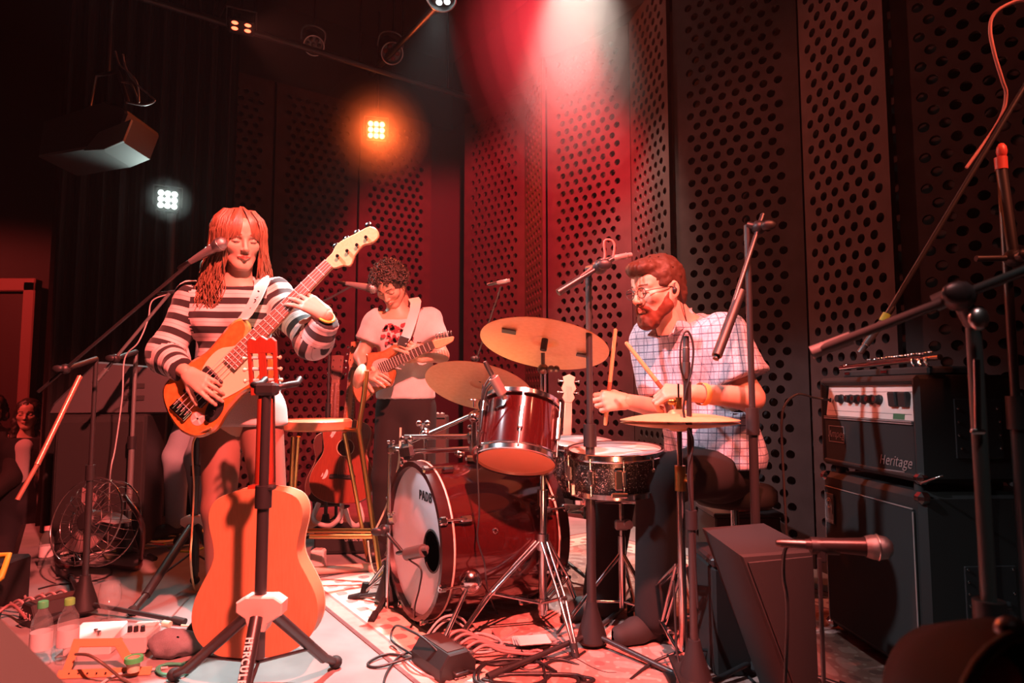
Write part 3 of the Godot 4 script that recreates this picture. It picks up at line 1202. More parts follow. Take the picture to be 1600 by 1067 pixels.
	# headstock, leaning back a little
	var lean := Transform3D(Basis(Vector3.RIGHT, 0.0).rotated(Vector3.RIGHT, -0.2), Vector3(0, nut, 0.0))
	if slotted:
		var hs := MB.new()
		var hw := 0.046
		var hl := 0.185
		# rails left and right of the two slots, and the ends above and below them
		hs.xf = lean
		for q in [[-hw + 0.006, 0.012], [0.0, 0.024], [hw - 0.006, 0.012]]:
			hs.box(Vector3(q[0], hl * 0.42, -0.011), Vector3(q[1], hl * 0.62, 0.02), 0.002)
		hs.box(Vector3(0, hl * 0.05, -0.011), Vector3(hw * 1.9, hl * 0.15, 0.02), 0.002)
		var crown := PackedVector2Array([Vector2(-hw, hl * 0.72), Vector2(hw, hl * 0.72), Vector2(hw, hl * 0.93), Vector2(hw * 0.72, hl * 1.0), Vector2(hw * 0.4, hl * 0.96), Vector2(0, hl * 1.03), Vector2(-hw * 0.4, hl * 0.96), Vector2(-hw * 0.72, hl * 1.0), Vector2(-hw, hl * 0.93)])
		hs.slab(crown, 0.02, 0.002, Transform3D(Basis(), Vector3(0, 0, -0.021)), false)
		put(hs, "headstock", neck, n)
		for s in [-1.0, 1.0]:
			for k in 3:
				var y := hl * (0.24 + 0.2 * k)
				var ro := MB.new()
				ro.xf = lean
				ro.cyl(Vector3(s * 0.012, y, -0.011), Vector3(s * 0.036, y, -0.011), 0.0055, 10)
				put(ro, "string_roller", M.white_plastic, n)
				var kn := MB.new()
				kn.xf = lean
				kn.cyl(Vector3(s * hw, y, -0.012), Vector3(s * (hw + 0.012), y, -0.012), 0.003, 8)
				kn.ball(Vector3(s * (hw + 0.012), y, -0.02), Vector3(0.005, 0.007, 0.012), 10)
				put(kn, "tuner", M.cream, n)
	else:
		var hs2 := MB.new()
		hs2.xf = lean
		hs2.slab(PackedVector2Array([Vector2(-0.026, 0), Vector2(0.026, 0), Vector2(0.037, 0.03), Vector2(0.039, 0.17), Vector2(0.0, 0.176), Vector2(-0.039, 0.17), Vector2(-0.037, 0.03)]), 0.015, 0.002, Transform3D(Basis(), Vector3(0, 0, -0.015)), false)
		put(hs2, "headstock", neck, n)
		for s in [-1.0, 1.0]:
			for k in 3:
				var y := 0.045 + 0.045 * k
				var kn := MB.new()
				kn.xf = lean
				kn.cyl(Vector3(s * 0.024, y, 0.0), Vector3(s * 0.024, y, 0.012), 0.004, 8)
				kn.cyl(Vector3(s * 0.036, y, -0.008), Vector3(s * 0.052, y, -0.008), 0.0025, 8)
				kn.ball(Vector3(s * 0.055, y, -0.008), Vector3(0.007, 0.009, 0.004), 10)
				put(kn, "tuner", M.chrome, n)

func guitars() -> void:
	# the classical guitar hanging in front, its back to us
	var orange := wood(srgb(0.40, 0.175, 0.08), srgb(0.46, 0.205, 0.10), 0.4, Vector3(16, 1.5, 16), 31)
	var tail := at(414, 1011, 2.10)
	var turn := Basis(Vector3.BACK, 0.035) * Basis(Vector3.UP, PI + 0.06) * Basis(Vector3.RIGHT, 0.03)
	var n := thing("classical_guitar", "orange classical guitar hanging with its back turned, on the nearest stand", "guitar", tail, turn)
	var maroon := wood(srgb(0.22, 0.03, 0.015), srgb(0.30, 0.045, 0.02), 0.4, Vector3(16, 1.5, 16), 32)
	acoustic(n, orange, wood(srgb(0.6, 0.3, 0.1), srgb(0.7, 0.36, 0.14)), maroon, true, 0.503, 0.096, 0.985)
	# the steel-string guitar on a white stand beside the guitarist
	var q := at(531, 786, 3.75)
	var dark := wood(srgb(0.16, 0.03, 0.014), srgb(0.24, 0.05, 0.022), 0.35, Vector3(16, 1.5, 16), 33)
	var g := thing("acoustic_guitar", "reddish-brown acoustic guitar standing upright beside the guitarist, white stickers on its top", "guitar", q, Basis(Vector3.UP, 0.05) * Basis(Vector3.RIGHT, -0.16) * Basis(Vector3.BACK, -0.05))
	acoustic(g, dark, dark, wood(srgb(0.40, 0.14, 0.06), srgb(0.5, 0.18, 0.08)), false, 0.48, 0.1, 1.02)
	var stick := [[-0.105, 0.16, 0.03], [-0.085, 0.41, 0.034], [-0.12, 0.155, 0.012], [-0.085, 0.385, 0.016]]
	for s in stick:
		var sb := MB.new()
		var half := PackedVector2Array()
		for k in 13:
			half.append(Vector2(sin(PI * k / 12.0) * s[2] * 0.62, cos(PI * k / 12.0) * s[2]))
		sb.slab(half, 0.0006, 0.0, Transform3D(Basis(Vector3.BACK, -0.35), Vector3(s[0], s[1], 0.0032)))
		put(sb, "sticker", M.white_plastic, g)
	var st := thing("guitar_stand", "white folding guitar stand under the reddish-brown acoustic guitar", "guitar stand", ground(535, 823))
	var wm := mat(srgb(0.6, 0.55, 0.55), 0.4)
	for s in [[[498, 786, 3.78], [490, 812, 3.72], [512, 822, 3.6], [528, 812, 3.55], [535, 795, 3.55]], [[560, 786, 3.78], [566, 812, 3.72], [556, 822, 3.6], [545, 812, 3.55], [540, 795, 3.55]]]:
		var b := W(st)
		var pts := []
		for p in s:
			pts.append(at(p[0], p[1], p[2]))
		b.tube(spline(pts, 5), 0.0145, 8)
		put(b, "cradle_arm", wm, st)
	var sp := W(st)
	sp.tube([at(533, 815, 3.7), at(534, 790, 3.95), at(532, 700, 4.0)], 0.012, 8)
	put(sp, "back_post", wm, st)
	# a second guitar leans behind it, only the headstock side and shoulder show
	var q2 := at(516, 790, 4.05)
	var g2 := thing("acoustic_guitar", "dark acoustic guitar almost hidden behind the reddish-brown one, only its headstock showing", "guitar", q2, Basis(Vector3.UP, 0.1) * Basis(Vector3.RIGHT, -0.14) * Basis(Vector3.BACK, 0.0))
	acoustic(g2, M.black_plastic, mat(srgb(0.06, 0.015, 0.01), 0.4), mat(srgb(0.10, 0.03, 0.02), 0.4), false, 0.46, 0.1, 0.9)
	prop("slim black stand under the banjo behind the drums", at(882, 800, 3.0))
	prop("slim black stand under the half-hidden dark guitar", q2)
	banjo()

func prop(label: String, p: Vector3) -> void:
	var n := thing("guitar_stand", label, "guitar stand", Vector3(p.x, 0, p.z))
	var b := W(n)
	b.tube([Vector3(p.x, 0.012, p.z - 0.14), Vector3(p.x, p.y + 0.1, p.z - 0.13)], 0.011, 8)
	put(b, "post", M.black_metal, n)
	for s in [-1.0, 1.0]:
		var c := W(n)
		c.tube([Vector3(p.x, p.y - 0.02, p.z - 0.13), Vector3(p.x + s * 0.09, p.y - 0.02, p.z - 0.1), Vector3(p.x + s * 0.09, p.y - 0.016, p.z + 0.04), Vector3(p.x + s * 0.09, p.y + 0.03, p.z + 0.05)], 0.008, 8)
		put(c, "cradle_arm", M.black_metal, n)
		var l := W(n)
		l.tube([Vector3(p.x, 0.1, p.z - 0.14), Vector3(p.x + s * 0.17, 0.01, p.z + 0.06)], 0.009, 8)
		put(l, "leg", M.black_metal, n)

func banjo() -> void:
	var head := at(889, 588, 3.1)
	var base := at(882, 800, 3.0)
	var dir := (head - base).normalized()
	var n := thing("banjo", "pale banjo standing behind the drums, its headstock and neck showing", "banjo", base, along(dir, Vector3.BACK))
	var L := (head - base).length()
	var pot := MB.new()
	var t := Transform3D(Basis(Vector3.RIGHT, Vector3.BACK, Vector3.DOWN), Vector3(0, 0.14, 0))
	pot.lathe([Vector2(0.0, -0.07), Vector2(0.13, -0.07), Vector2(0.14, -0.06), Vector2(0.14, 0.0), Vector2(0.128, 0.003)], t, 30)
	put(pot, "pot", mat(srgb(0.3, 0.12, 0.05), 0.4), n)
	var skin := MB.new()
	skin.lathe([Vector2(0.13, 0.003), Vector2(0.0, 0.004)], t, 30)
	put(skin, "skin", mat(srgb(0.62, 0.58, 0.52), 0.6), n)
	var rim := MB.new()
	rim.ring(Vector3(0, 0.14, 0.002), Vector3.BACK, 0.137, 0.006, 32, 6)
	put(rim, "tension_hoop", M.chrome, n)
	var wood_m := mat(srgb(0.55, 0.36, 0.26), 0.4)
	var nk := MB.new()
	nk.slab(PackedVector2Array([Vector2(-0.022, 0.26), Vector2(0.022, 0.26), Vector2(0.017, L - 0.13), Vector2(-0.017, L - 0.13)]), 0.02, 0.004)
	put(nk, "neck", wood_m, n)
	var hs := MB.new()
	var o := []
	for p in [[-0.016, -0.13], [-0.03, -0.105], [-0.022, -0.085], [-0.036, -0.06], [-0.024, -0.03], [-0.03, -0.005], [0.0, 0.008], [0.03, -0.005], [0.024, -0.03], [0.036, -0.06], [0.022, -0.085], [0.03, -0.105], [0.016, -0.13]]:
		o.append(Vector2(p[0], L + p[1]))
	hs.slab(PackedVector2Array(o), 0.014, 0.002, Transform3D(Basis(), Vector3(0, 0, 0.002)))
	put(hs, "headstock", wood_m, n)
	for s in [-1.0, 1.0]:
		for k in 2:
			var tn := MB.new()
			tn.cyl(Vector3(s * 0.024, L - 0.025 - 0.055 * k, 0.006), Vector3(s * 0.045, L - 0.025 - 0.055 * k, 0.006), 0.003, 8)
			tn.ball(Vector3(s * 0.048, L - 0.025 - 0.055 * k, 0.006), 0.007, 10)
			put(tn, "tuner", M.chrome, n)
	for k in 4:
		var sg := MB.new()
		sg.cyl(Vector3((k - 1.5) * 0.008, 0.08, 0.012), Vector3((k - 1.5) * 0.007, L - 0.05, 0.023), 0.0006, 5)
		put(sg, "string", M.steel, n)

# a solid-body guitar lying in an upright plane at depth d; outlines measured in the plane
func solid_body(n: Node3D, d: float, body: Array, guard: Array, nk_from: Array, nk_to: Array, head: Array, w0: float, w1: float, m_body: Material, m_guard: Material, m_neck: Material, m_board: Material, frets: int, strings: int, yaw := 0.0) -> Dictionary:
	var pivot := at((nk_from[0] + nk_to[0]) * 0.5, (nk_from[1] + nk_to[1]) * 0.5, d)
	var X := Transform3D(Basis(Vector3.UP, yaw), Vector3(pivot.x, 0, -d)) * Transform3D(Basis(), Vector3(-pivot.x, 0, 0))
	var deep := 0.042
	var b := W(n)
	b.slab(px_poly(body, d), deep, 0.009, X * Transform3D(Basis(), Vector3(0, 0, -deep)))
	put(b, "body", m_body, n)
	if guard.size():
		var g := W(n)
		g.slab(px_poly(guard, d), 0.003, 0.0008, X)
		put(g, "pickguard", m_guard, n)
	var a := at(nk_from[0], nk_from[1], d)
	var c := at(nk_to[0], nk_to[1], d)
	var dir := Vector2(c.x - a.x, c.y - a.y).normalized()
	var per := Vector2(-dir.y, dir.x)
	var A := Vector2(a.x, a.y)
	var C := Vector2(c.x, c.y)
	var nk := W(n)
	nk.slab(PackedVector2Array([A - per * w0, C - per * w1, C + per * w1, A + per * w0]), 0.018, 0.005, X * Transform3D(Basis(), Vector3(0, 0, -0.010)), false)
	put(nk, "neck", m_neck, n)
	var fb := W(n)
	fb.slab(PackedVector2Array([A - per * w0, C - per * w1, C + per * w1, A + per * w0]), 0.006, 0.0012, X * Transform3D(Basis(), Vector3(0, 0, 0.008)), false)
	put(fb, "fretboard", m_board, n)
	var L := (C - A).length()
	for k in range(1, frets + 1):
		var t := pow(2.0, -k / 12.0) * 1.36
		if t < 0.02:
			break
		var pos := C.lerp(A, clampf((1.0 - pow(2.0, -k / 12.0)) / (1.0 - pow(2.0, -frets / 12.0)), 0.0, 1.0))
		var w := lerpf(w1, w0, (pos - C).length() / L)
		var f := W(n)
		f.xf = f.xf * X
		f.cyl(Vector3(pos.x - per.x * w, pos.y - per.y * w, 0.0142), Vector3(pos.x + per.x * w, pos.y + per.y * w, 0.0142), 0.0017, 5)
		put(f, "fret", M.pale_metal, n)
	var hd := W(n)
	hd.slab(px_poly(head, d, 3), 0.016, 0.003, X * Transform3D(Basis(), Vector3(0, 0, -0.004)))
	put(hd, "headstock", m_neck, n)
	return {"X": X, "A": A, "C": C, "dir": dir, "per": per}

func bass_guitar() -> void:
	var d := 2.31
	var n := thing("bass_guitar", "orange-brown bass guitar with cream pickguard slung on the woman in stripes", "guitar", at(320, 610, d))
	var burst := wood(srgb(0.52, 0.14, 0.03), srgb(0.66, 0.21, 0.05), 0.22, Vector3(5, 5, 5), 41)
	burst.clearcoat_enabled = true
	burst.clearcoat = 0.6
	burst.clearcoat_roughness = 0.15
	var maple := wood(srgb(0.66, 0.42, 0.22), srgb(0.74, 0.5, 0.28), 0.3, Vector3(10, 10, 10), 42)
	var body := [[377, 497], [387, 510], [384, 530], [392, 541], [408, 548], [424, 556], [430, 574], [420, 596], [398, 606], [378, 616], [352, 645], [335, 672], [310, 684], [281, 674], [260, 645], [252, 612], [264, 590], [294, 566], [321, 549], [342, 525], [360, 504]]
	var guard := [[364, 541], [384, 536], [404, 548], [412, 566], [402, 590], [378, 608], [352, 622], [338, 625], [331, 612], [318, 600], [311, 592], [322, 566], [342, 546]]
	var r := solid_body(n, d, body, guard, [361, 569], [515, 412], [[510, 408], [520, 396], [529, 381], [556, 366], [578, 355], [590, 360], [592, 372], [582, 381], [568, 385], [556, 400], [549, 416], [537, 416], [522, 420]], 0.030, 0.0205, burst, mat(srgb(0.70, 0.62, 0.42), 0.3), maple, mat(srgb(0.24, 0.13, 0.10), 0.35), 19, 4)
	var X: Transform3D = r.X
	var dir: Vector2 = r.dir
	var per: Vector2 = r.per
	# hardware along the centre line
	var bridge := at(284, 640, d)
	var B := Vector2(bridge.x, bridge.y)
	var face := func_basis(dir)
	var br := W(n)
	br.xf = br.xf * X
	br.box(Vector3(B.x, B.y, 0.006), Vector3(0.075, 0.045, 0.008), 0.002, face)
	for k in 4:
		br.box(Vector3(B.x + per.x * (k - 1.5) * 0.018, B.y + per.y * (k - 1.5) * 0.018, 0.013), Vector3(0.013, 0.03, 0.009), 0.002, face)
	put(br, "bridge", M.chrome, n)
	for s in [[330, 583, 0.0], [338, 593, 0.0]]:
		var c := at(s[0], s[1], d)
		var pk := W(n)
		pk.xf = pk.xf * X
		pk.box(Vector3(c.x, c.y, 0.009), Vector3(0.055, 0.026, 0.016), 0.003, face)
		put(pk, "pickup", M.black_plastic, n)
	var c2 := at(307, 619, d)
	var pb := W(n)
	pb.xf = pb.xf * X
	pb.box(Vector3(c2.x, c2.y, 0.009), Vector3(0.092, 0.034, 0.016), 0.003, face)
	put(pb, "pickup", M.black_plastic, n)
	var cp := W(n)
	cp.slab(px_poly([[328, 628], [340, 622], [350, 628], [348, 642], [338, 655], [326, 660], [320, 648]], d), 0.003, 0.0008, X)
	put(cp, "control_plate", M.black_plastic, n)
	for s in [[338, 632], [333, 643], [327, 653]]:
		var c := at(s[0], s[1], d)
		var kb := W(n)
		kb.xf = kb.xf * X
		kb.lathe([Vector2(0.011, 0.002), Vector2(0.010, 0.014), Vector2(0.0, 0.015)], Transform3D(Basis(Vector3.RIGHT, Vector3.BACK, Vector3.DOWN), Vector3(c.x, c.y, 0)), 14)
		put(kb, "knob", M.chrome, n)
	var sk := at(309, 654, d)
	var sb := W(n)
	sb.xf = sb.xf * X
	sb.lathe([Vector2(0.025, 0.0), Vector2(0.025, 0.001), Vector2(0, 0.001)], Transform3D(Basis(Vector3.RIGHT, Vector3.BACK, Vector3.DOWN), Vector3(sk.x, sk.y, 0)), 24)
	put(sb, "sticker", mat(srgb(0.75, 0.35, 0.33), 0.5), n, "round pink sticker with a pale cross")
	var sx := W(n)
	sx.xf = sx.xf * X
	for a in [0.5, 2.07]:
		sx.box(Vector3(sk.x, sk.y, 0.0014), Vector3(0.044, 0.007, 0.001), 0.0, Basis(Vector3.BACK, a))
	put(sx, "sticker_cross", M.white_plastic, n)
	for k in 4:
		var o := (k - 1.5)
		var a := B + per * o * 0.018
		var e: Vector2 = r.C + per * o * 0.0098
		var st := W(n)
		st.xf = st.xf * X
		st.cyl(Vector3(a.x, a.y, 0.02), Vector3(e.x, e.y, 0.017), 0.0011, 5)
		put(st, "string", M.pale_metal, n)
	# tuning machines along the upper edge of the headstock
	for s in [[524, 384, 522, 397, 530, 402], [541, 373, 536, 388, 545, 394], [557, 363, 551, 377, 560, 385], [575, 351, 568, 366, 574, 373]]:
		var p0 := at(s[0], s[1], d)
		var p1 := at(s[2], s[3], d)
		var p2 := at(s[4], s[5], d)
		var tn := W(n)
		tn.xf = tn.xf * X
		tn.cyl(Vector3(p1.x, p1.y, -0.006), Vector3(p0.x, p0.y, -0.006), 0.0035, 8)
		tn.ball(Vector3(p0.x, p0.y, -0.006), Vector3(0.014, 0.011, 0.004), 12, Basis(Vector3.BACK, 0.8))
		tn.cyl(Vector3(p2.x, p2.y, 0.011), Vector3(p2.x, p2.y, 0.026), 0.0065, 12)
		put(tn, "tuner", M.chrome, n)
	# cable plugged into the lower side
	var strap := thing("guitar_strap", "white leather strap of the bass over the striped shoulder", "strap", at(400, 480, 2.34))
	var sw := W(strap)
	band(sw, [at(378, 500, 2.315), at(385, 492, 2.33), at(398, 470, 2.36), at(408, 448, 2.41), at(409, 436, 2.47), at(402, 430, 2.55)], [Vector3(0.94, 0.30, 0.25), Vector3(0.94, 0.32, 0.25), Vector3(0.95, 0.3, 0.2), Vector3(0.97, 0.22, 0.2), Vector3(0.97, 0.2, 0.1), Vector3(0.98, 0.2, 0.0)], 0.058, 0.004)
	put(sw, "band", mat(srgb(0.62, 0.6, 0.58), 0.6), strap)
	for s in [[392, 482], [399, 468], [404, 455]]:
		var hl := W(strap)
		hl.ball(at(s[0], s[1], 2.345), Vector3(0.004, 0.004, 0.006), 8)
		put(hl, "rivet", M.black_plastic, strap)

func func_basis(dir: Vector2) -> Basis:
	# y along the neck, z out of the face
	return Basis(Vector3(dir.y, -dir.x, 0), Vector3(dir.x, dir.y, 0), Vector3.BACK)

# a flat ribbon through points, its width along the side vectors
func band(b: MB, pts: Array, sides: Array, wide: float, thick: float) -> void:
	var n := pts.size()
	var rings := []
	var norms := []
	for i in n:
		var t: Vector3 = (pts[mini(i + 1, n - 1)] - pts[maxi(i - 1, 0)]).normalized()
		var s: Vector3 = sides[i]
		s = (s - t * s.dot(t)).normalized()
		var u := t.cross(s).normalized()
		rings.append([pts[i] - s * wide * 0.5 - u * thick * 0.5, pts[i] + s * wide * 0.5 - u * thick * 0.5, pts[i] + s * wide * 0.5 + u * thick * 0.5, pts[i] - s * wide * 0.5 + u * thick * 0.5])
		norms.append([s, u])
	for i in n - 1:
		for k in 4:
			var j := (k + 1) % 4
			var nn: Vector3 = [-norms[i][1], norms[i][0], norms[i][1], -norms[i][0]][k]
			var nm: Vector3 = [-norms[i + 1][1], norms[i + 1][0], norms[i + 1][1], -norms[i + 1][0]][k]
			b.tri(rings[i][k], rings[i][j], rings[i + 1][j], nn, nn, nm)
			b.tri(rings[i][k], rings[i + 1][j], rings[i + 1][k], nn, nm, nm)
	for e in [0, n - 1]:
		b.quad(rings[e][0], rings[e][1], rings[e][2], rings[e][3], pts[e] - pts[1 if e == 0 else n - 2])

func electric_guitar() -> void:
	var d := 3.36
	var n := thing("electric_guitar", "brown electric guitar with pinkish pickguard held by the curly-haired guitarist", "guitar", at(600, 590, d))
	var brown := wood(srgb(0.24, 0.08, 0.025), srgb(0.34, 0.13, 0.04), 0.25, Vector3(5, 5, 5), 44)
	var body := [[573, 552], [595, 549], [612, 540], [626, 531], [629, 540], [619, 553], [609, 561], [607, 570], [618, 578], [616, 592], [610, 604], [594, 608], [582, 616], [570, 628], [560, 630], [552, 618], [550, 602], [557, 587], [570, 573], [572, 562]]
	var guard := [[584, 565], [606, 560], [606, 575], [606, 590], [596, 603], [584, 604], [577, 600], [580, 585]]
	var maple := wood(srgb(0.55, 0.3, 0.15), srgb(0.66, 0.38, 0.2), 0.35, Vector3(10, 10, 10), 45)
	var r := solid_body(n, d, body, guard, [594, 576], [678, 538], [[674, 535], [686, 530], [700, 527], [709, 526], [708, 533], [700, 538], [690, 543], [680, 545]], 0.028, 0.021, brown, mat(srgb(0.5, 0.34, 0.32), 0.35), maple, mat(srgb(0.05, 0.025, 0.015), 0.4), 18, 6)
	var X: Transform3D = r.X
	var dir: Vector2 = r.dir
	var per: Vector2 = r.per
	var face := func_basis(dir)
	for s in [[586, 582], [578, 588]]:
		var c := at(s[0], s[1], d)
		var pk := W(n)
		pk.xf = pk.xf * X
		pk.box(Vector3(c.x, c.y, 0.006), Vector3(0.07, 0.018, 0.012), 0.003, face)
		put(pk, "pickup", M.cream, n)
	var bp := at(568, 595, d)
	var br := W(n)
	br.xf = br.xf * X
	br.box(Vector3(bp.x, bp.y, 0.007), Vector3(0.07, 0.03, 0.014), 0.003, face)
	put(br, "bridge", M.chrome, n)
	for k in 6:
		var o := k - 2.5
		var a := Vector2(bp.x, bp.y) + per * o * 0.0095
		var e: Vector2 = r.C + per * o * 0.007
		var st := W(n)
		st.xf = st.xf * X
		st.cyl(Vector3(a.x, a.y, 0.018), Vector3(e.x, e.y, 0.016), 0.0007, 5)
		put(st, "string", M.steel, n)
		var tp := at(683 + k * 4.6, 530 - k * 1.1, d)
		var tn := W(n)
		tn.xf = tn.xf * X
		tn.cyl(Vector3(tp.x, tp.y, 0), Vector3(tp.x - 0.004, tp.y + 0.02, 0), 0.003, 8)
		tn.ball(Vector3(tp.x - 0.004, tp.y + 0.022, 0), Vector3(0.006, 0.007, 0.004), 8)
		put(tn, "tuner", M.chrome, n)
	var strap := thing("guitar_strap", "pale strap of the electric guitar over the white shirt", "strap", at(640, 510, 3.37))
	var sw := W(strap)
	band(sw, [at(628, 536, 3.355), at(634, 528, 3.37), at(642, 505, 3.395), at(648, 485, 3.44), at(650, 472, 3.52), at(646, 466, 3.60)], [Vector3(0.95, 0.25, 0.2), Vector3(0.95, 0.25, 0.2), Vector3(0.97, 0.2, 0.2), Vector3(0.98, 0.15, 0.15), Vector3(0.98, 0.1, 0.1), Vector3(0.98, 0.1, 0)], 0.06, 0.004)
	put(sw, "band", mat(srgb(0.6, 0.58, 0.57), 0.6), strap)
	var kn := W(strap)
	kn.box(at(630, 533, 3.345), Vector3(0.05, 0.05, 0.006), 0.003, Basis(Vector3.BACK, -0.35))
	put(kn, "strap_end", M.black_plastic, strap)


# ---------------------------------------------------------------- drum kit
func drum(n: Node3D, t: Transform3D, rad: float, tall: float, shell: Material, head: Material, hoop: Material, lugs: int, inlay: Material = null) -> void:
	# t: centre of the lower rim, y along the axis
	var s := W(n)
	s.xf = s.xf * t
	s.lathe([Vector2(rad, 0.006), Vector2(rad, tall - 0.006)], Transform3D(), 48)
	s.lathe([Vector2(rad - 0.01, tall - 0.006), Vector2(rad - 0.01, 0.006)], Transform3D(), 48)
	put(s, "shell", shell, n)
	for e in [0, 1]:
		var y := tall if e else 0.0
		var o := 1.0 if e else -1.0
		var h := W(n)
		h.xf = h.xf * t
		h.lathe([Vector2(0.0, y + o * 0.001), Vector2(rad * 0.96, y), Vector2(rad, y - o * 0.004)], Transform3D(), 48)
		put(h, "front_skin" if inlay and e else "drum_head", head, n)
		var hp := W(n)
		hp.xf = hp.xf * t
		if inlay:
			hp.lathe([Vector2(rad - 0.006, y + o * 0.022), Vector2(rad + 0.014, y + o * 0.022), Vector2(rad + 0.014, y - o * 0.024), Vector2(rad + 0.001, y - o * 0.024)], Transform3D(), 48)
			hp.lathe([Vector2(rad - 0.006, y + o * 0.022), Vector2(rad - 0.008, y)], Transform3D(), 48)
		else:
			hp.lathe([Vector2(rad - 0.006, y + o * 0.010), Vector2(rad + 0.004, y + o * 0.012), Vector2(rad + 0.008, y + o * 0.009), Vector2(rad + 0.008, y - o * 0.008), Vector2(rad + 0.014, y - o * 0.010), Vector2(rad + 0.013, y - o * 0.014), Vector2(rad + 0.004, y - o * 0.014)], Transform3D(), 48)
			hp.lathe([Vector2(rad - 0.006, y + o * 0.010), Vector2(rad - 0.006, y)], Transform3D(), 48)
		put(hp, "hoop", hoop, n)
		if inlay:
			var il := W(n)
			il.xf = il.xf * t
			il.ring(Vector3(0, y - o * 0.026, 0), Vector3.UP, rad + 0.0125, 0.0045, 56, 6)
			put(il, "hoop_inlay", inlay, n)
	for k in lugs:
		var a := TAU * (k + 0.5) / lugs
		var dv := Vector3(cos(a), 0, sin(a))
		var lg := W(n)
		lg.xf = lg.xf * t
		var bs := Basis(dv, Vector3.UP, dv.cross(Vector3.UP))
		if tall > 0.3:
			for e in [0, 1]:
				lg = W(n)
				lg.xf = lg.xf * t
				var y := tall * 0.84 if e else tall * 0.16
				lg.box(dv * (rad + 0.012) + Vector3(0, y, 0), Vector3(0.026, 0.05, 0.022), 0.006, bs)
				lg.cyl(dv * (rad + 0.022) + Vector3(0, y, 0), dv * (rad + 0.024) + Vector3(0, (tall + 0.03) if e else -0.03, 0), 0.0045, 8)
				lg.box(dv * (rad + 0.018) + Vector3(0, (tall + 0.012) if e else -0.012, 0), Vector3(0.022, 0.03, 0.03), 0.006, bs)
				put(lg, "lug", M.chrome, n)
		else:
			lg.box(dv * (rad + 0.010) + Vector3(0, tall * 0.5, 0), Vector3(0.02, tall * 0.42, 0.018), 0.005, bs)
			lg.cyl(dv * (rad + 0.012) + Vector3(0, 0.0, 0), dv * (rad + 0.012) + Vector3(0, tall, 0), 0.0035, 8)
			put(lg, "lug", M.chrome, n)

func cymbal(p: Vector3, up: Vector3, rad: float, label: String, m: Material, dome := 0.035) -> Node3D:
	var n := thing("cymbal", label, "cymbal", p, along(up))
	var prof := [Vector2(0.006, dome * 0.95)]
	for k in 9:
		var r := rad * (0.03 + 0.16 * k / 8.0)
		prof.append(Vector2(r, dome * (0.62 + 0.36 * sqrt(maxf(0.0, 1.0 - pow(k / 8.0, 2.0))))))
	for k in range(1, 13):
		var t := k / 12.0
		prof.append(Vector2(lerpf(rad * 0.19, rad, t), dome * 0.62 * (1.0 - t * t * 0.9) - dome * 0.0))
	var b := MB.new()
	var under := []
	for i in range(prof.size() - 1, -1, -1):
		under.append(prof[i] - Vector2(0, 0.0016))
	b.lathe(under, Transform3D(), 56)
	var top := prof.duplicate()
	top.reverse()
	b.lathe(prof, Transform3D(), 56)
	put(b, "bronze_disc", m, n)
	return n

func wing(b: MB, p: Vector3, axis: Vector3, size := 0.014) -> void:
	b.cyl(p - axis * size * 0.5, p + axis * size * 0.5, size * 0.5, 10)
	var s := axis.cross(Vector3.UP).normalized() if absf(axis.y) < 0.9 else Vector3.RIGHT
	for k in [-1.0, 1.0]:
		b.ball(p + axis * size * 0.6 + s * k * size * 0.9, Vector3(size * 0.7, size * 0.7, size * 0.28), 10)

# a chrome cymbal or hi-hat stand with double-braced legs; feet: measured floor points
func tripod_chrome(n: Node3D, base: Vector3, top: Vector3, hub_y: float, feet: Array, knee_y: float, r := 0.0125) -> void:
	var pole := W(n)
	var mid := base.lerp(top, 0.5)
	pole.cyl(Vector3(base.x, 0.06, base.z), mid, r * 1.25, 14)
	pole.cyl(mid, top, r * 0.85, 12)
	put(pole, "pole", M.chrome, n)
	var col := W(n)
	col.cyl(mid - (top - base).normalized() * 0.03, mid + (top - base).normalized() * 0.03, r * 1.7, 14)
	wing(col, mid + Vector3(0.03, 0, 0), Vector3.RIGHT, 0.016)
	put(col, "collar", M.chrome, n)
	var hub := W(n)
	hub.cyl(Vector3(base.x, hub_y - 0.03, base.z), Vector3(base.x, hub_y + 0.03, base.z), r * 2.0, 14)
	put(hub, "hub", M.chrome, n)
	var low := W(n)
	low.cyl(Vector3(base.x, 0.08, base.z), Vector3(base.x, 0.12, base.z), r * 1.8, 14)
	put(low, "lower_hub", M.chrome, n)
	for f in feet:
		var foot: Vector3 = f
		var out := foot - Vector3(base.x, 0, base.z)
		out.y = 0
		var knee := Vector3(base.x, knee_y, base.z) + out * 0.62
		var hub_p := Vector3(base.x, hub_y, base.z) + out.normalized() * r * 1.6
		var side := out.cross(Vector3.UP).normalized() * 0.011
		var lg := W(n)
		for s in [-1.0, 1.0]:
			lg.tube([hub_p + side * s, knee + side * s, foot + Vector3(0, 0.02, 0) + side * s * 0.4], 0.006, 8)
		lg.box(knee, Vector3(0.03, 0.014, 0.03), 0.003, along(Vector3.UP, out.normalized()))
		put(lg, "leg", M.chrome, n)
		var br := W(n)
		for s in [-1.0, 1.0]:
			br.cyl(Vector3(base.x, 0.1, base.z) + side * s, knee + side * s, 0.0045, 8)
		put(br, "brace", M.chrome, n)
		var ft := W(n)
		ft.cyl(foot + Vector3(0, 0.004, 0), foot + Vector3(0, 0.045, 0) - out.normalized() * 0.02, 0.013, 10)
		put(ft, "rubber_foot", M.rubber, n)

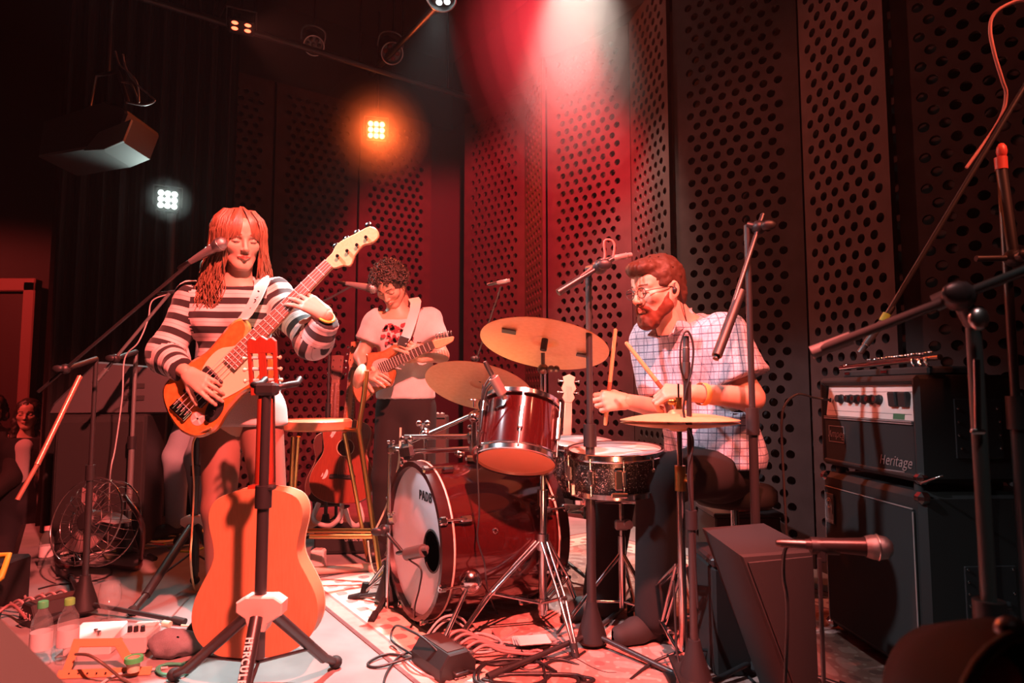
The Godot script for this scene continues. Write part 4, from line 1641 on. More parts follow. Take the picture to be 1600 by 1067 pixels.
func drums() -> void:
	var wine := grain(mat(Color.WHITE, 0.14), noise_tex(0.08, srgb(0.026, 0.004, 0.004), srgb(0.055, 0.006, 0.006), 256, 51), Vector3.ONE * 4.0)
	wine.clearcoat_enabled = true
	wine.clearcoat = 0.8
	wine.clearcoat_roughness = 0.06
	var black_hoop := mat(srgb(0.03, 0.008, 0.008), 0.25)
	var white_head := mat(srgb(0.66, 0.62, 0.66), 0.45)
	var pink_head := mat(srgb(0.62, 0.5, 0.46), 0.55)
	var inlay := mat(srgb(0.66, 0.5, 0.42), 0.3)
	# bass drum, its front towards the audience
	var face := Vector3(-0.866, 0, 0.5)
	var fc := at(651, 842, 2.56)
	fc.y = 0.325
	var n := thing("bass_drum", "large dark red bass drum with a white front skin", "drum", Vector3(fc.x, 0, fc.z) - face * 0.24)
	var tall := 0.50
	drum(n, Transform3D(along(face, Vector3.UP), fc - face * tall), 0.285, tall, wine, white_head, black_hoop, 8, inlay)
	var right := Vector3.UP.cross(face).normalized()
	# the front skin is cut out round the sound port
	n.get_node("front_skin").queue_free()
	n.remove_child(n.get_node("front_skin"))
	var skin := W(n)
	var c0 := fc + face * 0.001
	var pc := c0 + right * 0.155 + Vector3(0, -0.015, 0)
	for k in 48:
		var a0 := TAU * k / 48.0
		var a1 := TAU * (k + 1) / 48.0
		var e0 := right * cos(a0) + Vector3.UP * sin(a0)
		var e1 := right * cos(a1) + Vector3.UP * sin(a1)
		skin.quad(pc + e0 * 0.075, c0 + e0 * 0.284, c0 + e1 * 0.284, pc + e1 * 0.075, face)
	put(skin, "front_skin", white_head, n)
	var port := W(n)
	port.ring(pc, face, 0.076, 0.004, 32, 6)
	put(port, "port_ring", M.black_plastic, n)
	var mark := words("PADB", 0.05, M.black_plastic, n, n.transform.affine_inverse() * Transform3D(Basis(right, Vector3.UP, face), fc + face * 0.003 + right * 0.09 + Vector3(0, 0.175, 0)), 0.0, true)
	mark.set_meta("label", "dark block lettering on the front skin")
	for s in [[1.0, 0.0], [-1.0, 0.0]]:
		var sp := W(n)
		var hub: Vector3 = fc - face * 0.10 + right * s[0] * 0.27 + Vector3(0, -0.11, 0)
		var foot: Vector3 = fc + face * 0.09 + right * s[0] * 0.40
		foot.y = 0.006
		sp.ball(hub, Vector3(0.045, 0.045, 0.035), 16)
		sp.cyl(hub, foot + Vector3(0, 0.02, 0), 0.0085, 10)
		put(sp, "spur", M.chrome, n)
		var rb := W(n)
		rb.cyl(foot, foot + Vector3(0, 0.05, 0) + (hub - foot).normalized() * 0.02, 0.014, 10)
		put(rb, "rubber_foot", M.rubber, n)
	var vent := W(n)
	vent.ring(fc - face * 0.2 + right * 0.28 + Vector3(0, 0.06, 0), right, 0.009, 0.003, 16, 6)
	put(vent, "air_vent", M.chrome, n)
	# tom holder on top of the bass drum
	var hold := thing("tom_holder", "chrome clamp post holding the rack tom above the bass drum", "drum hardware", fc - face * 0.26 + Vector3(0, 0.30, 0))
	var hb := W(hold)
	var post := fc - face * 0.24 + Vector3(0, 0.30, 0) + right * 0.02
	hb.box(post, Vector3(0.07, 0.03, 0.06), 0.008)
	hb.cyl(post, post + Vector3(0, 0.16, 0), 0.013, 14)
	put(hb, "post", M.chrome, hold)
	var hk := W(hold)
	hk.ball(post + Vector3(0, 0.17, 0), 0.026, 14)
	hk.cyl(post + Vector3(0, 0.17, 0), at(800, 672, 2.50), 0.009, 10)
	put(hk, "tilt_arm", M.chrome, hold)
	var hw := W(hold)
	wing(hw, post + Vector3(-0.05, 0.02, 0.02), Vector3(-0.9, 0, 0.3).normalized(), 0.02)
	hw.lathe([Vector2(0, 0.006), Vector2(0.026, 0.004), Vector2(0.028, 0), Vector2(0.006, -0.004), Vector2(0.006, -0.03)], Transform3D(Basis(), post + Vector3(0.0, 0.24, 0)), 16)
	put(hw, "wing_bolt", M.chrome, hold)

	# rack tom, tilted towards the drummer
	var up := Vector3(0.10, 0.90, -0.42).normalized()
	var tb := at(806, 719, 2.36)
	var tom := thing("rack_tom", "dark red rack tom tilted above the bass drum, its lower skin showing", "drum", tb)
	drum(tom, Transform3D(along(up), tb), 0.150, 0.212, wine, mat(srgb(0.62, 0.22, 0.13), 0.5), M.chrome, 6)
	# snare drum with a sparkle shell
	var spark := mat(Color.WHITE, 0.3)
	spark.albedo_texture = sparkle()
	spark.uv1_triplanar = true
	spark.uv1_scale = Vector3.ONE * 5.0
	var sc := at(962, 760, 2.45)
	var sup := Vector3(-0.03, 0.99, 0.07).normalized()
	var snare := thing("snare_drum", "snare drum with a dark sparkle shell and white skin in front of the drummer", "drum", sc)
	drum(snare, Transform3D(along(sup), sc), 0.178, 0.135, spark, mat(srgb(0.68, 0.62, 0.62), 0.55), M.chrome, 10)
	var thr := W(snare)
	thr.box(sc + Vector3(-0.02, 0.05, 0.195), Vector3(0.03, 0.07, 0.02), 0.005)
	thr.box(sc + Vector3(-0.02, 0.0, 0.21), Vector3(0.06, 0.018, 0.014), 0.004)
	put(thr, "strainer", M.chrome, snare)
	# second drum behind the snare
	var f2 := at(905, 770, 2.85)
	var ft := thing("floor_tom", "sparkle-shelled drum half hidden between the tom and the snare", "drum", f2)
	drum(ft, Transform3D(along(Vector3(0.02, 0.99, 0.1).normalized()), f2), 0.15, 0.22, spark, mat(srgb(0.68, 0.62, 0.62), 0.55), M.chrome, 6)
	# snare stand
	var sn := thing("snare_stand", "chrome snare stand with a wide basket", "drum stand", ground(972, 965))
	var sb := W(sn)
	var s0 := Vector3(sc.x + 0.02, 0.0, sc.z)
	sb.cyl(s0 + Vector3(0, 0.1, 0), s0 + Vector3(0, 0.36, 0), 0.014, 12)
	sb.cyl(s0 + Vector3(0, 0.36, 0), sc + Vector3(0.02, -0.06, 0), 0.009, 12)
	put(sb, "pole", M.chrome, sn)
	var sk := W(sn)
	sk.box(s0 + Vector3(0, 0.40, 0), Vector3(0.05, 0.035, 0.035), 0.006)
	sk.cyl(s0 + Vector3(0.02, 0.41, 0.02), s0 + Vector3(0.02, 0.41, 0.05), 0.016, 14)
	put(sk, "tilter", M.steel, sn)
	for k in 3:
		var a := TAU * k / 3.0 + 0.5
		var dv := Vector3(cos(a), 0, sin(a))
		var ba := W(sn)
		ba.tube([sc + Vector3(0.02, -0.06, 0), sc + dv * 0.1 + Vector3(0, -0.05, 0), sc + dv * 0.2 + Vector3(0, -0.012, 0), sc + dv * 0.2 + Vector3(0, 0.02, 0)], 0.006, 8)
		ba.box(sc + dv * 0.2 + Vector3(0, 0.005, 0), Vector3(0.02, 0.045, 0.02), 0.005)
		put(ba, "basket_arm", M.chrome, sn)
		var lg := W(sn)
		var foot := s0 + Vector3(cos(a + 0.4), 0, sin(a + 0.4)) * 0.25
		lg.tube([s0 + Vector3(0, 0.3, 0), s0.lerp(foot, 0.6) + Vector3(0, 0.13, 0), foot + Vector3(0, 0.015, 0)], 0.008, 8)
		lg.cyl(s0 + Vector3(0, 0.12, 0), s0.lerp(foot, 0.6) + Vector3(0, 0.13, 0), 0.005, 8)
		put(lg, "leg", M.chrome, sn)

	# cymbals
	var bronze := grain(mat(Color.WHITE, 0.42, 0.25), noise_tex(0.05, srgb(0.70, 0.40, 0.20), srgb(0.80, 0.49, 0.27), 256, 55), Vector3(3, 30, 3))
	var rc := at(850, 540, 2.5)
	var rup := Vector3(0.16, 0.93, -0.30).normalized()
	var ride := cymbal(rc, rup, 0.254, "large bronze ride cymbal tilted above the kit, black label and clip on it", bronze, 0.03)
	var bl := W(ride)
	var rb2 := along(rup)
	bl.box(on_plane(795, 519, rc, rup) + rup * 0.003, Vector3(0.055, 0.005, 0.036), 0.001, rb2)
	put(bl, "label_plate", M.black_plastic, ride)
	var cl := W(ride)
	cl.box(on_plane(912, 556, rc, rup) + rup * 0.002, Vector3(0.06, 0.008, 0.024), 0.002, rb2)
	put(cl, "clip", M.black_plastic, ride)
	var lc := at(748, 606, 2.72)
	cymbal(lc, Vector3(0.17, 0.90, -0.42).normalized(), 0.232, "bronze crash cymbal left of the rack tom, half behind it", bronze, 0.03)
	var hc := at(1061, 657, 2.1)
	var hhup := Vector3(0.0, 0.995, -0.01).normalized()
	cymbal(hc, hhup, 0.19, "upper hi-hat cymbal, bell upwards, beside the drummer's wrist", bronze, 0.038)
	cymbal(hc + Vector3(0, -0.006, 0), -hhup, 0.19, "lower hi-hat cymbal facing the upper one", bronze, 0.03)
	# stands
	var rs := thing("cymbal_stand", "chrome tripod cymbal stand carrying the ride cymbal", "cymbal stand", ground(848, 985))
	var rbse := ground(848, 985)
	var rtop := Vector3(rbse.x + 0.005, at(850, 575, 2.37).y, rbse.z)
	tripod_chrome(rs, rbse, rtop, 0.33, [ground(712, 1012), ground(905, 985) + Vector3(0.02, 0, -0.15), ground(900, 1030)], 0.17, 0.013)
	var tl := W(rs)
	tl.cyl(rtop, rc - rup * 0.03, 0.008, 10)
	tl.ball(rtop, 0.022, 12)
	wing(tl, rtop + Vector3(0.03, 0.0, 0.02), Vector3(0.8, 0, 0.6).normalized(), 0.02)
	put(tl, "tilter", M.dark_steel, rs)
	var fl := W(rs)
	fl.cyl(rc - rup * 0.02, rc + rup * 0.055, 0.013, 12)
	put(fl, "felt", M.black_matte, rs)
	var mc := W(rs)
	var mcp := rbse + Vector3(0, at(848, 668, 2.37).y, 0)
	mc.box(mcp, Vector3(0.06, 0.045, 0.05), 0.01)
	mc.cyl(mcp, at(800, 668, 2.42), 0.009, 10)
	wing(mc, mcp + Vector3(0.04, 0, 0.02), Vector3.RIGHT, 0.022)
	put(mc, "multi_clamp", M.chrome, rs)
	# boom stand of the crash cymbal, behind the bass drum
	var cs := thing("cymbal_stand", "chrome boom stand of the crash cymbal rising behind the bass drum", "cymbal stand", Vector3(at(662, 800, 2.78).x, 0, -2.78))
	var cb := Vector3(at(664, 800, 2.78).x, 0, -2.78)
	var ctop := at(665, 678, 2.78)
	tripod_chrome(cs, cb, ctop, 0.30, [cb + Vector3(-0.28, 0, -0.1), cb + Vector3(0.12, 0, -0.3), cb + Vector3(-0.02, 0, 0.2)], 0.16, 0.012)
	var bm := W(cs)
	bm.cyl(at(612, 702, 2.78), at(752, 642, 2.76), 0.0105, 10)
	bm.cyl(at(752, 642, 2.76), lc + Vector3(0.02, 0.02, -0.03), 0.007, 8)
	put(bm, "boom_arm", M.chrome, cs)
	var bc := W(cs)
	bc.ball(ctop, Vector3(0.028, 0.028, 0.028), 12)
	wing(bc, ctop + Vector3(-0.01, 0.035, 0.02), Vector3(0.2, 0.9, 0.3).normalized(), 0.02)
	put(bc, "boom_clamp", M.chrome, cs)
	# the rack: two short rails and a leg left of the bass drum
	var rk := thing("drum_rack", "chrome rail frame left of the bass drum with clamps", "drum rack", ground(608, 868))
	for s in [[632, 683, 760, 681, 2.72], [640, 706, 745, 700, 2.70]]:
		var rl := W(rk)
		rl.cyl(at(s[0], s[1], s[4]), at(s[2], s[3], s[4]), 0.011, 12)
		put(rl, "rail", M.chrome, rk)
	var lgx := W(rk)
	var lt := at(609, 700, 2.72)
	lgx.cyl(Vector3(lt.x, 0.0, lt.z), lt, 0.008, 10)
	lgx.cyl(lt, at(640, 704, 2.72), 0.008, 10)
	put(lgx, "leg", M.chrome, rk)
	for s in [[636, 705, 2.7, 0.03], [740, 684, 2.7, 0.026], [742, 702, 2.7, 0.022], [612, 702, 2.72, 0.018], [612, 812, 2.72, 0.018]]:
		var ck := W(rk)
		ck.box(at(s[0], s[1], s[2]), Vector3(s[3] * 2.0, s[3] * 2.2, s[3] * 2.0), s[3] * 0.5, Basis(Vector3.BACK, 0.2))
		wing(ck, at(s[0], s[1], s[2]) + Vector3(0, s[3] * 1.4, s[3]), Vector3.UP, s[3] * 0.6)
		put(ck, "clamp", M.chrome, rk)
	# hi-hat stand
	var hb0 := ground(1062, 975)
	hb0 = Vector3(hc.x, 0, hc.z - 0.0)
	var hs := thing("hi_hat_stand", "chrome hi-hat stand with pedal beside the snare", "cymbal stand", hb0)
	var hp := W(hs)
	hp.cyl(hb0 + Vector3(0, 0.08, 0), hb0 + Vector3(0, 0.62, 0), 0.013, 14)
	hp.cyl(hb0 + Vector3(0, 0.62, 0), hc + Vector3(0, -0.02, 0), 0.009, 12)
	hp.cyl(hc, hc + Vector3(0, 0.12, 0), 0.0035, 8)
	put(hp, "pole", M.chrome, hs)
	var hcol := W(hs)
	hcol.cyl(hb0 + Vector3(0, 0.58, 0), hb0 + Vector3(0, 0.66, 0), 0.018, 14)
	hcol.cyl(hb0 + Vector3(0.015, 0.62, 0.0), hb0 + Vector3(0.03, 0.62, 0.02), 0.014, 12)
	put(hcol, "collar", M.brass, hs)
	var hclt := W(hs)
	hclt.cyl(hc + Vector3(0, 0.036, 0), hc + Vector3(0, 0.075, 0), 0.011, 12)
	wing(hclt, hc + Vector3(-0.015, 0.06, 0), Vector3.LEFT, 0.014)
	put(hclt, "clutch", M.brass, hs)
	for f in [ground(985, 965), ground(1030, 1005), ground(1085, 960)]:
		var lg := W(hs)
		var o: Vector3 = f - Vector3(hb0.x, 0, hb0.z)
		var side := o.cross(Vector3.UP).normalized() * 0.012
		for s in [-1.0, 1.0]:
			lg.tube([hb0 + Vector3(0, 0.34, 0) + o.normalized() * 0.02 + side * s, f + Vector3(0, 0.02, 0) + side * s * 0.5], 0.0062, 8)
		lg.box((hb0 + Vector3(0, 0.18, 0)).lerp(f, 0.45), Vector3(0.035, 0.014, 0.03), 0.004)
		put(lg, "leg", M.chrome, hs)
		var rf := W(hs)
		rf.cyl(f, f + Vector3(0, 0.05, 0), 0.013, 10)
		put(rf, "rubber_foot", M.rubber, hs)
	var pd := W(hs)
	pd.box(hb0 + Vector3(-0.02, 0.05, 0.16), Vector3(0.075, 0.012, 0.26), 0.004, Basis(Vector3.RIGHT, 0.2))
	pd.box(hb0 + Vector3(-0.02, 0.01, 0.14), Vector3(0.09, 0.012, 0.32), 0.004)
	for s in [-1.0, 1.0]:
		pd.tube([hb0 + Vector3(s * 0.03, 0.30, 0.01), hb0 + Vector3(s * 0.035, 0.1, 0.05), hb0 + Vector3(s * 0.03, 0.02, 0.1)], 0.004, 6)
	put(pd, "pedal", M.dark_steel, hs)
	# bass drum pedal behind, and the drum throne
	var seat := Vector3(0.93, 0, -2.72)
	var th := thing("drum_throne", "black round drum stool under the drummer", "stool", seat)
	var cush := W(th)
	cush.lathe([Vector2(0, 0.43), Vector2(0.15, 0.43), Vector2(0.17, 0.45), Vector2(0.17, 0.49), Vector2(0.15, 0.51), Vector2(0, 0.512)], Transform3D(Basis(), seat), 28)
	put(cush, "seat", M.black_matte, th)
	var tp := W(th)
	tp.cyl(seat + Vector3(0, 0.2, 0), seat + Vector3(0, 0.44, 0), 0.016, 12)
	put(tp, "pole", M.chrome, th)
	for k in 3:
		var a := TAU * k / 3.0
		var tl2 := W(th)
		tl2.tube([seat + Vector3(0, 0.34, 0), seat + Vector3(cos(a) * 0.25, 0.0, sin(a) * 0.25)], 0.009, 8)
		put(tl2, "leg", M.chrome, th)

func sparkle() -> ImageTexture:
	var im := Image.create(256, 256, false, Image.FORMAT_RGB8)
	im.fill(Color(0.07, 0.075, 0.075))
	var r := RandomNumberGenerator.new()
	r.seed = 5
	for i in 1100:
		var c := r.randf_range(0.25, 0.95)
		im.fill_rect(Rect2i(r.randi_range(0, 252), r.randi_range(0, 252), r.randi_range(1, 4), r.randi_range(1, 4)), Color(c, c, c * 0.95))
	return tex(im)

func on_plane(px: float, py: float, p: Vector3, n: Vector3) -> Vector3:
	var d := at(px, py, 1.0) - EYE
	return EYE + d * ((p - EYE).dot(n) / d.dot(n))


# ---------------------------------------------------------------- stands and microphones
func microphone(head: Vector3, tail: Vector3, label: String, kind := "vocal", m_body: Material = null) -> Node3D:
	var dir := (head - tail).normalized()
	var L := (head - tail).length()
	var n := thing("microphone", label, "microphone", tail, along(dir))
	var k := L / 0.17
	var b := MB.new()
	if kind == "vocal":
		b.lathe([Vector2(0.0, 0.0), Vector2(0.0105 * k, 0.0), Vector2(0.0115 * k, 0.012 * k), Vector2(0.0125 * k, 0.02 * k), Vector2(0.0185 * k, 0.112 * k), Vector2(0.0195 * k, 0.118 * k)], Transform3D(), 20)
		put(b, "handle", m_body if m_body else mat(srgb(0.05, 0.05, 0.055), 0.4, 0.3), n)
		var g := MB.new()
		g.lathe([Vector2(0.0215 * k, 0.118 * k), Vector2(0.0255 * k, 0.132 * k), Vector2(0.0262 * k, 0.142 * k), Vector2(0.0225 * k, 0.16 * k), Vector2(0.014 * k, 0.169 * k), Vector2(0.0, 0.172 * k)], Transform3D(), 20)
		var gm := bumpy(mat(srgb(0.3, 0.3, 0.3), 0.4, 0.9), noise_tex(0.5, Color.BLACK, Color.WHITE, 128, 61), 0.1)
		gm.uv1_triplanar = true
		gm.uv1_scale = Vector3.ONE * 30.0
		put(g, "grille", gm, n)
		var rg := MB.new()
		rg.ring(Vector3(0, 0.142 * k, 0), Vector3.UP, 0.0258 * k, 0.0022 * k, 24, 6)
		put(rg, "grille_band", M.steel, n)
	else:
		b.lathe([Vector2(0.0, 0.0), Vector2(0.009, 0.0), Vector2(0.011, 0.01), Vector2(0.011, L * 0.72), Vector2(0.0095, L * 0.75), Vector2(0.0095, L - 0.002), Vector2(0.0, L)], Transform3D(), 18)
		put(b, "barrel", m_body if m_body else M.black_metal, n)
		var c := MB.new()
		c.ring(Vector3(0, L * 0.74, 0), Vector3.UP, 0.0108, 0.0016, 20, 6)
		put(c, "capsule_ring", M.steel, n)
	var pl := MB.new()
	pl.lathe([Vector2(0.0, -0.055), Vector2(0.006, -0.055), Vector2(0.0085, -0.045), Vector2(0.0092, 0.0)], Transform3D(), 14)
	put(pl, "connector", M.dark_steel, n)
	return n

# floor stand with tripod legs; boom runs from its tail end through the clamp to its tip
func boom_stand(label: String, foot: Vector3, clamp_y: float, tail, tip, legs: Array, cone := true, thick := 1.0, m: Material = null, grip := 0.0) -> Node3D:
	var mm: Material = m if m else M.black_metal
	var n := thing("microphone_stand", label, "microphone stand", foot)
	var top := Vector3(foot.x, clamp_y, foot.z)
	var low := W(n)
	low.cyl(foot + Vector3(0, 0.05, 0), foot.lerp(top, 0.55), 0.0125 * thick, 14)
	put(low, "lower_tube", mm, n)
	var hi := W(n)
	hi.cyl(foot.lerp(top, 0.53), top, 0.0088 * thick, 12)
	put(hi, "upper_tube", mm, n)
	var cl := W(n)
	cl.cyl(foot.lerp(top, 0.52), foot.lerp(top, 0.58), 0.018 * thick, 14)
	put(cl, "height_clutch", M.black_plastic, n)
	if cone:
		var cn := W(n)
		cn.lathe([Vector2(0.0, 0.16), Vector2(0.018, 0.16), Vector2(0.024, 0.13), Vector2(0.05, 0.05), Vector2(0.055, 0.03), Vector2(0.05, 0.022), Vector2(0, 0.022)], Transform3D(Basis(), foot), 20)
		put(cn, "base_housing", M.black_plastic, n)
	for f in legs:
		var lg := W(n)
		var a := foot + Vector3(0, 0.05, 0)
		var e: Vector3 = f
		lg.cyl(a, e + Vector3(0, 0.014, 0), 0.009, 10)
		put(lg, "leg", mm, n)
		var ft := W(n)
		var dv := (e - a).normalized()
		ft.cyl(e + Vector3(0, 0.014, 0) - dv * 0.035, e + Vector3(0, 0.014, 0) + dv * 0.02, 0.0135, 12)
		put(ft, "rubber_foot", M.rubber, n)
	if tip != null:
		var A: Vector3 = tail
		var B: Vector3 = tip
		var bm := W(n)
		bm.cyl(A, B, 0.0065 * thick, 10)
		put(bm, "boom_arm", mm, n)
		var ck := W(n)
		var q := A + (B - A) * clampf((top - A).dot(B - A) / (B - A).length_squared(), 0.0, 1.0)
		ck.ball(q, 0.02 * thick, 12)
		ck.cyl(top, q, 0.011 * thick, 10)
		put(ck, "boom_clamp", M.black_plastic, n)
		var kn := W(n)
		var out := (B - A).cross(Vector3.UP).normalized()
		if out.z < 0.0:
			out = -out
		kn.cyl(q, q + out * 0.032 * thick, 0.012 * thick, 10)
		kn.ball(q + out * 0.034 * thick, Vector3(0.02, 0.014, 0.008) * thick, 10)
		put(kn, "clamp_knob", M.black_plastic, n)
		if grip > 0.0:
			var gp := W(n)
			gp.cyl(A, A + (B - A).normalized() * grip, 0.0095 * thick, 12)
			put(gp, "boom_grip", mm, n)
	return n

func cable(called: String, label: String, pts: Array, m: Material, r := 0.0032, group := "") -> void:
	var o := W(self)
	o.tube(spline(pts, 7), r, 6)
	var c := put(o, called, m, self)
	meta(c, label, "cable", group)

func floor_pts(list: Array) -> Array:
	var out := []
	for q in list:
		out.append(ground(q[0], q[1], q[2] if q.size() > 2 else 0.004))
	return out

func stands() -> void:
	# singer's stand on the left
	var f := ground(130, 962)
	var t1 := at(143, 548, 2.44)
	var st := boom_stand("black boom stand of the singer, far left, with an arm tinted orange as if lit", f, t1.y - 0.02, at(60, 612, 2.5), at(300, 408, 2.36), [ground(282, 976), ground(60, 985), ground(110, 905)], true, 1.0)
	var arm := W(st)
	arm.cyl(at(125, 588, 2.42), at(58, 726, 2.25), 0.0095, 10)
	arm.cyl(at(58, 726, 2.25), at(27, 781, 2.2), 0.0075, 10)
	put(arm, "counter_arm", mat(srgb(0.42, 0.2, 0.14), 0.35, 0.5), st, "thin metal arm hanging down, orange light put into its colour")  # the orange stage light is put into the arm colour
	var bandm := W(st)
	bandm.cyl(at(255, 974, 2.43), at(266, 976, 2.425), 0.0125, 12)
	put(bandm, "leg_band", M.cream, st)
	microphone(at(353, 376, 2.335), at(297, 409, 2.36), "dark vocal microphone in front of the singing woman's mouth", "vocal", mat(srgb(0.26, 0.25, 0.25), 0.35, 0.5))
	# stand with the pale boom behind the singer
	var f2 := ground(198, 868)
	boom_stand("slim stand with a pale metal boom behind the singer's elbow", f2, at(200, 545, 3.35).y, at(146, 601, 3.3), at(265, 458, 3.3), [f2 + Vector3(0.2, 0, 0.1), f2 + Vector3(-0.2, 0, 0.12), f2 + Vector3(0.02, 0, -0.06)], true, 1.25, mat(srgb(0.25, 0.26, 0.26), 0.35, 0.6), 0.1)
	microphone(at(297, 453, 3.3), at(262, 457, 3.3), "small dark microphone pointing behind the singer's shoulder", "vocal")
	cable("microphone_cable", "pale cable dropping from the slim stand behind the singer", [at(266, 459, 3.3), at(238, 470, 3.3), at(231, 500, 3.3), at(216, 535, 3.28), at(195, 560, 3.3), at(191, 620, 3.3), at(180, 700, 3.3), at(172, 745, 3.3), ground(168, 860, 0.01)], M.grey_cable, 0.0035)
	# guitarist's microphone
	var f3 := ground(508, 845)
	boom_stand("dark boom stand reaching to the guitarist's mouth behind the bass neck", f3, at(508, 460, 3.45).y, at(470, 490, 3.45), at(548, 448, 3.45), [f3 + Vector3(0.2, 0, 0.1), f3 + Vector3(-0.2, 0, 0.12), f3 + Vector3(0, 0, -0.26)], true, 0.9)
	microphone(at(590, 452, 3.42), at(541, 443, 3.45), "slim microphone in front of the curly-haired guitarist's face", "vocal", mat(srgb(0.3, 0.28, 0.28), 0.35, 0.4))
	# drum overhead stand, thick black pole before the snare
	var f4 := ground(925, 1012)
	boom_stand("thick black stand in front of the snare with a short boom above", f4, at(925, 414, 2.25).y, at(872, 457, 2.2), at(958, 404, 2.25), [ground(770, 1062), ground(1068, 1066), ground(985, 945)], true, 1.35, null, 0.1)
	var wh := mat(srgb(0.55, 0.42, 0.4), 0.5)
	cable("microphone_cable", "reddish cable looped over the end of the overhead boom", [at(900, 438, 2.27), at(925, 418, 2.27), at(944, 405, 2.28), at(944, 378, 2.28), at(954, 375, 2.28), at(960, 383, 2.28), at(958, 402, 2.28)], mat(srgb(0.45, 0.12, 0.1), 0.5), 0.0045)
	microphone(at(987, 398, 2.34), at(955, 404, 2.31), "small pencil microphone at the end of the overhead boom", "pencil", mat(srgb(0.4, 0.36, 0.36), 0.35, 0.5))
	# slim stand between guitarist and drums
	var f5 := ground(742, 850)
	var s5 := boom_stand("slim dark stand with a small clip microphone between guitarist and drums", Vector3(f5.x, 0, f5.z), at(745, 560, 3.4).y, at(745, 560, 3.4), at(783, 447, 3.3), [f5 + Vector3(0.2, 0, 0.1), f5 + Vector3(-0.2, 0, 0.12), f5 + Vector3(0, 0, -0.2)], true, 0.8)
	microphone(at(797, 438, 3.28), at(777, 442, 3.3), "tiny square-ended microphone above the ride cymbal", "pencil", mat(srgb(0.4, 0.36, 0.36), 0.4, 0.4))
	# hi-hat microphone on its own stand
	var f6 := ground(1094, 1003)
	boom_stand("thin black stand beside the hi-hat with a pencil microphone upright", Vector3(at(1078, 700, 1.98).x, 0, -1.98), at(1074, 596, 1.98).y, null, null, [Vector3(0.78, 0, -1.75), Vector3(0.45, 0, -1.85), Vector3(0.62, 0, -2.2)], true, 0.95, mat(srgb(0.05, 0.045, 0.045), 0.3, 0.4))
	var mp := microphone(at(1072, 524, 1.98), at(1072, 598, 1.98), "black pencil microphone standing upright before the drummer's chest", "pencil")
	var grip := W(mp)
	grip.cyl(at(1072, 592, 1.98), at(1072, 566, 1.98), 0.0135, 14)
	put(grip, "clip", M.steel, mp)
	cable("microphone_cable", "black cable looping off the upright pencil microphone", [at(1072, 600, 1.98), at(1064, 575, 1.96), at(1063, 545, 1.96), at(1068, 522, 1.96), at(1076, 519, 1.96), at(1083, 540, 1.96), at(1081, 575, 1.96), at(1070, 620, 1.96), at(1069, 650, 1.96), at(1083, 690, 1.96), at(1075, 740, 1.96), at(1082, 820, 1.97), at(1090, 950, 1.97)], M.cable, 0.0035)
	# tall boom behind the drummer's shoulder
	var f7 := Vector3(at(1183, 900, 2.12).x, 0, -2.12)
	boom_stand("tall black stand behind the drummer's shoulder with a steep boom", f7, at(1183, 352, 2.12).y, at(1192, 335, 2.12), at(1118, 560, 1.98), [f7 + Vector3(0.22, 0, 0.14), f7 + Vector3(-0.22, 0, 0.12), f7 + Vector3(0, 0, -0.26)], true, 1.2)
	var fat := microphone(at(1118, 562, 1.97), at(1146, 488, 2.03), "thick black microphone held before the drummer's shirt", "pencil", M.black_plastic)
	var bk := W(fat)
	bk.cyl(at(1120, 556, 1.97), at(1158, 455, 2.05), 0.016, 12)
	put(bk, "sleeve", M.black_plastic, fat)
	# foreground stand at the right with a long boom
	var f8 := Vector3(at(1543, 900, 1.0).x, 0, -1.0)
	var rs := boom_stand("thick stand nearest on the right with a long grey boom across the amplifier", f8, at(1530, 505, 1.0).y, at(1268, 551, 1.12), at(1640, 408, 0.92), [f8 + Vector3(0.25, 0, 0.14), f8 + Vector3(-0.22, 0, 0.12), f8 + Vector3(0, 0, -0.26)], true, 1.2, mat(srgb(0.09, 0.095, 0.095), 0.35, 0.55))
	var sl := W(rs)
	sl.cyl(at(1268, 551, 1.12), at(1330, 528, 1.095), 0.0115, 14)
	put(sl, "boom_grip", mat(srgb(0.2, 0.2, 0.2), 0.4, 0.5), rs)
	var sl2 := W(rs)
	sl2.cyl(at(1460, 474, 1.035), at(1485, 463, 1.02), 0.014, 14)
	put(sl2, "boom_collar", M.steel, rs)
	var sl3 := W(rs)
	sl3.cyl(at(1526, 562, 0.985), at(1528, 672, 0.985), 0.0045, 10)
	sl3.box(at(1528, 674, 0.985), Vector3(0.022, 0.008, 0.01), 0.003)
	put(sl3, "cable_clip", M.chrome, rs)
	var kb := W(rs)
	kb.ball(at(1529, 498, 0.965), Vector3(0.015, 0.018, 0.01), 14)
	put(kb, "tilt_knob", M.steel, rs)
	# long boom crossing behind it, coloured tape near its lower end
	var f9 := Vector3(at(1600, 800, 1.75).x + 0.12, 0, -1.75)
	var lb := boom_stand("dark stand cut by the right edge with a steep boom and coloured tape", f9, at(1640, 95, 1.75).y, at(1640, 70, 1.75), at(1384, 494, 1.9), [f9 + Vector3(0.25, 0, 0.14), f9 + Vector3(-0.1, 0, 0.12), f9 + Vector3(0, 0, -0.26)], true, 1.1)
	var tp := W(lb)
	tp.cyl(at(1386, 490, 1.9), at(1379, 502, 1.905), 0.0115, 14)
	put(tp, "tape", mat(srgb(0.35, 0.65, 0.1), 0.4), lb, "green and yellow tape")
	microphone(at(1343, 552, 1.93), at(1379, 502, 1.905), "dark microphone hanging from the taped boom towards the amplifier", "pencil", mat(srgb(0.12, 0.12, 0.12), 0.4, 0.4))
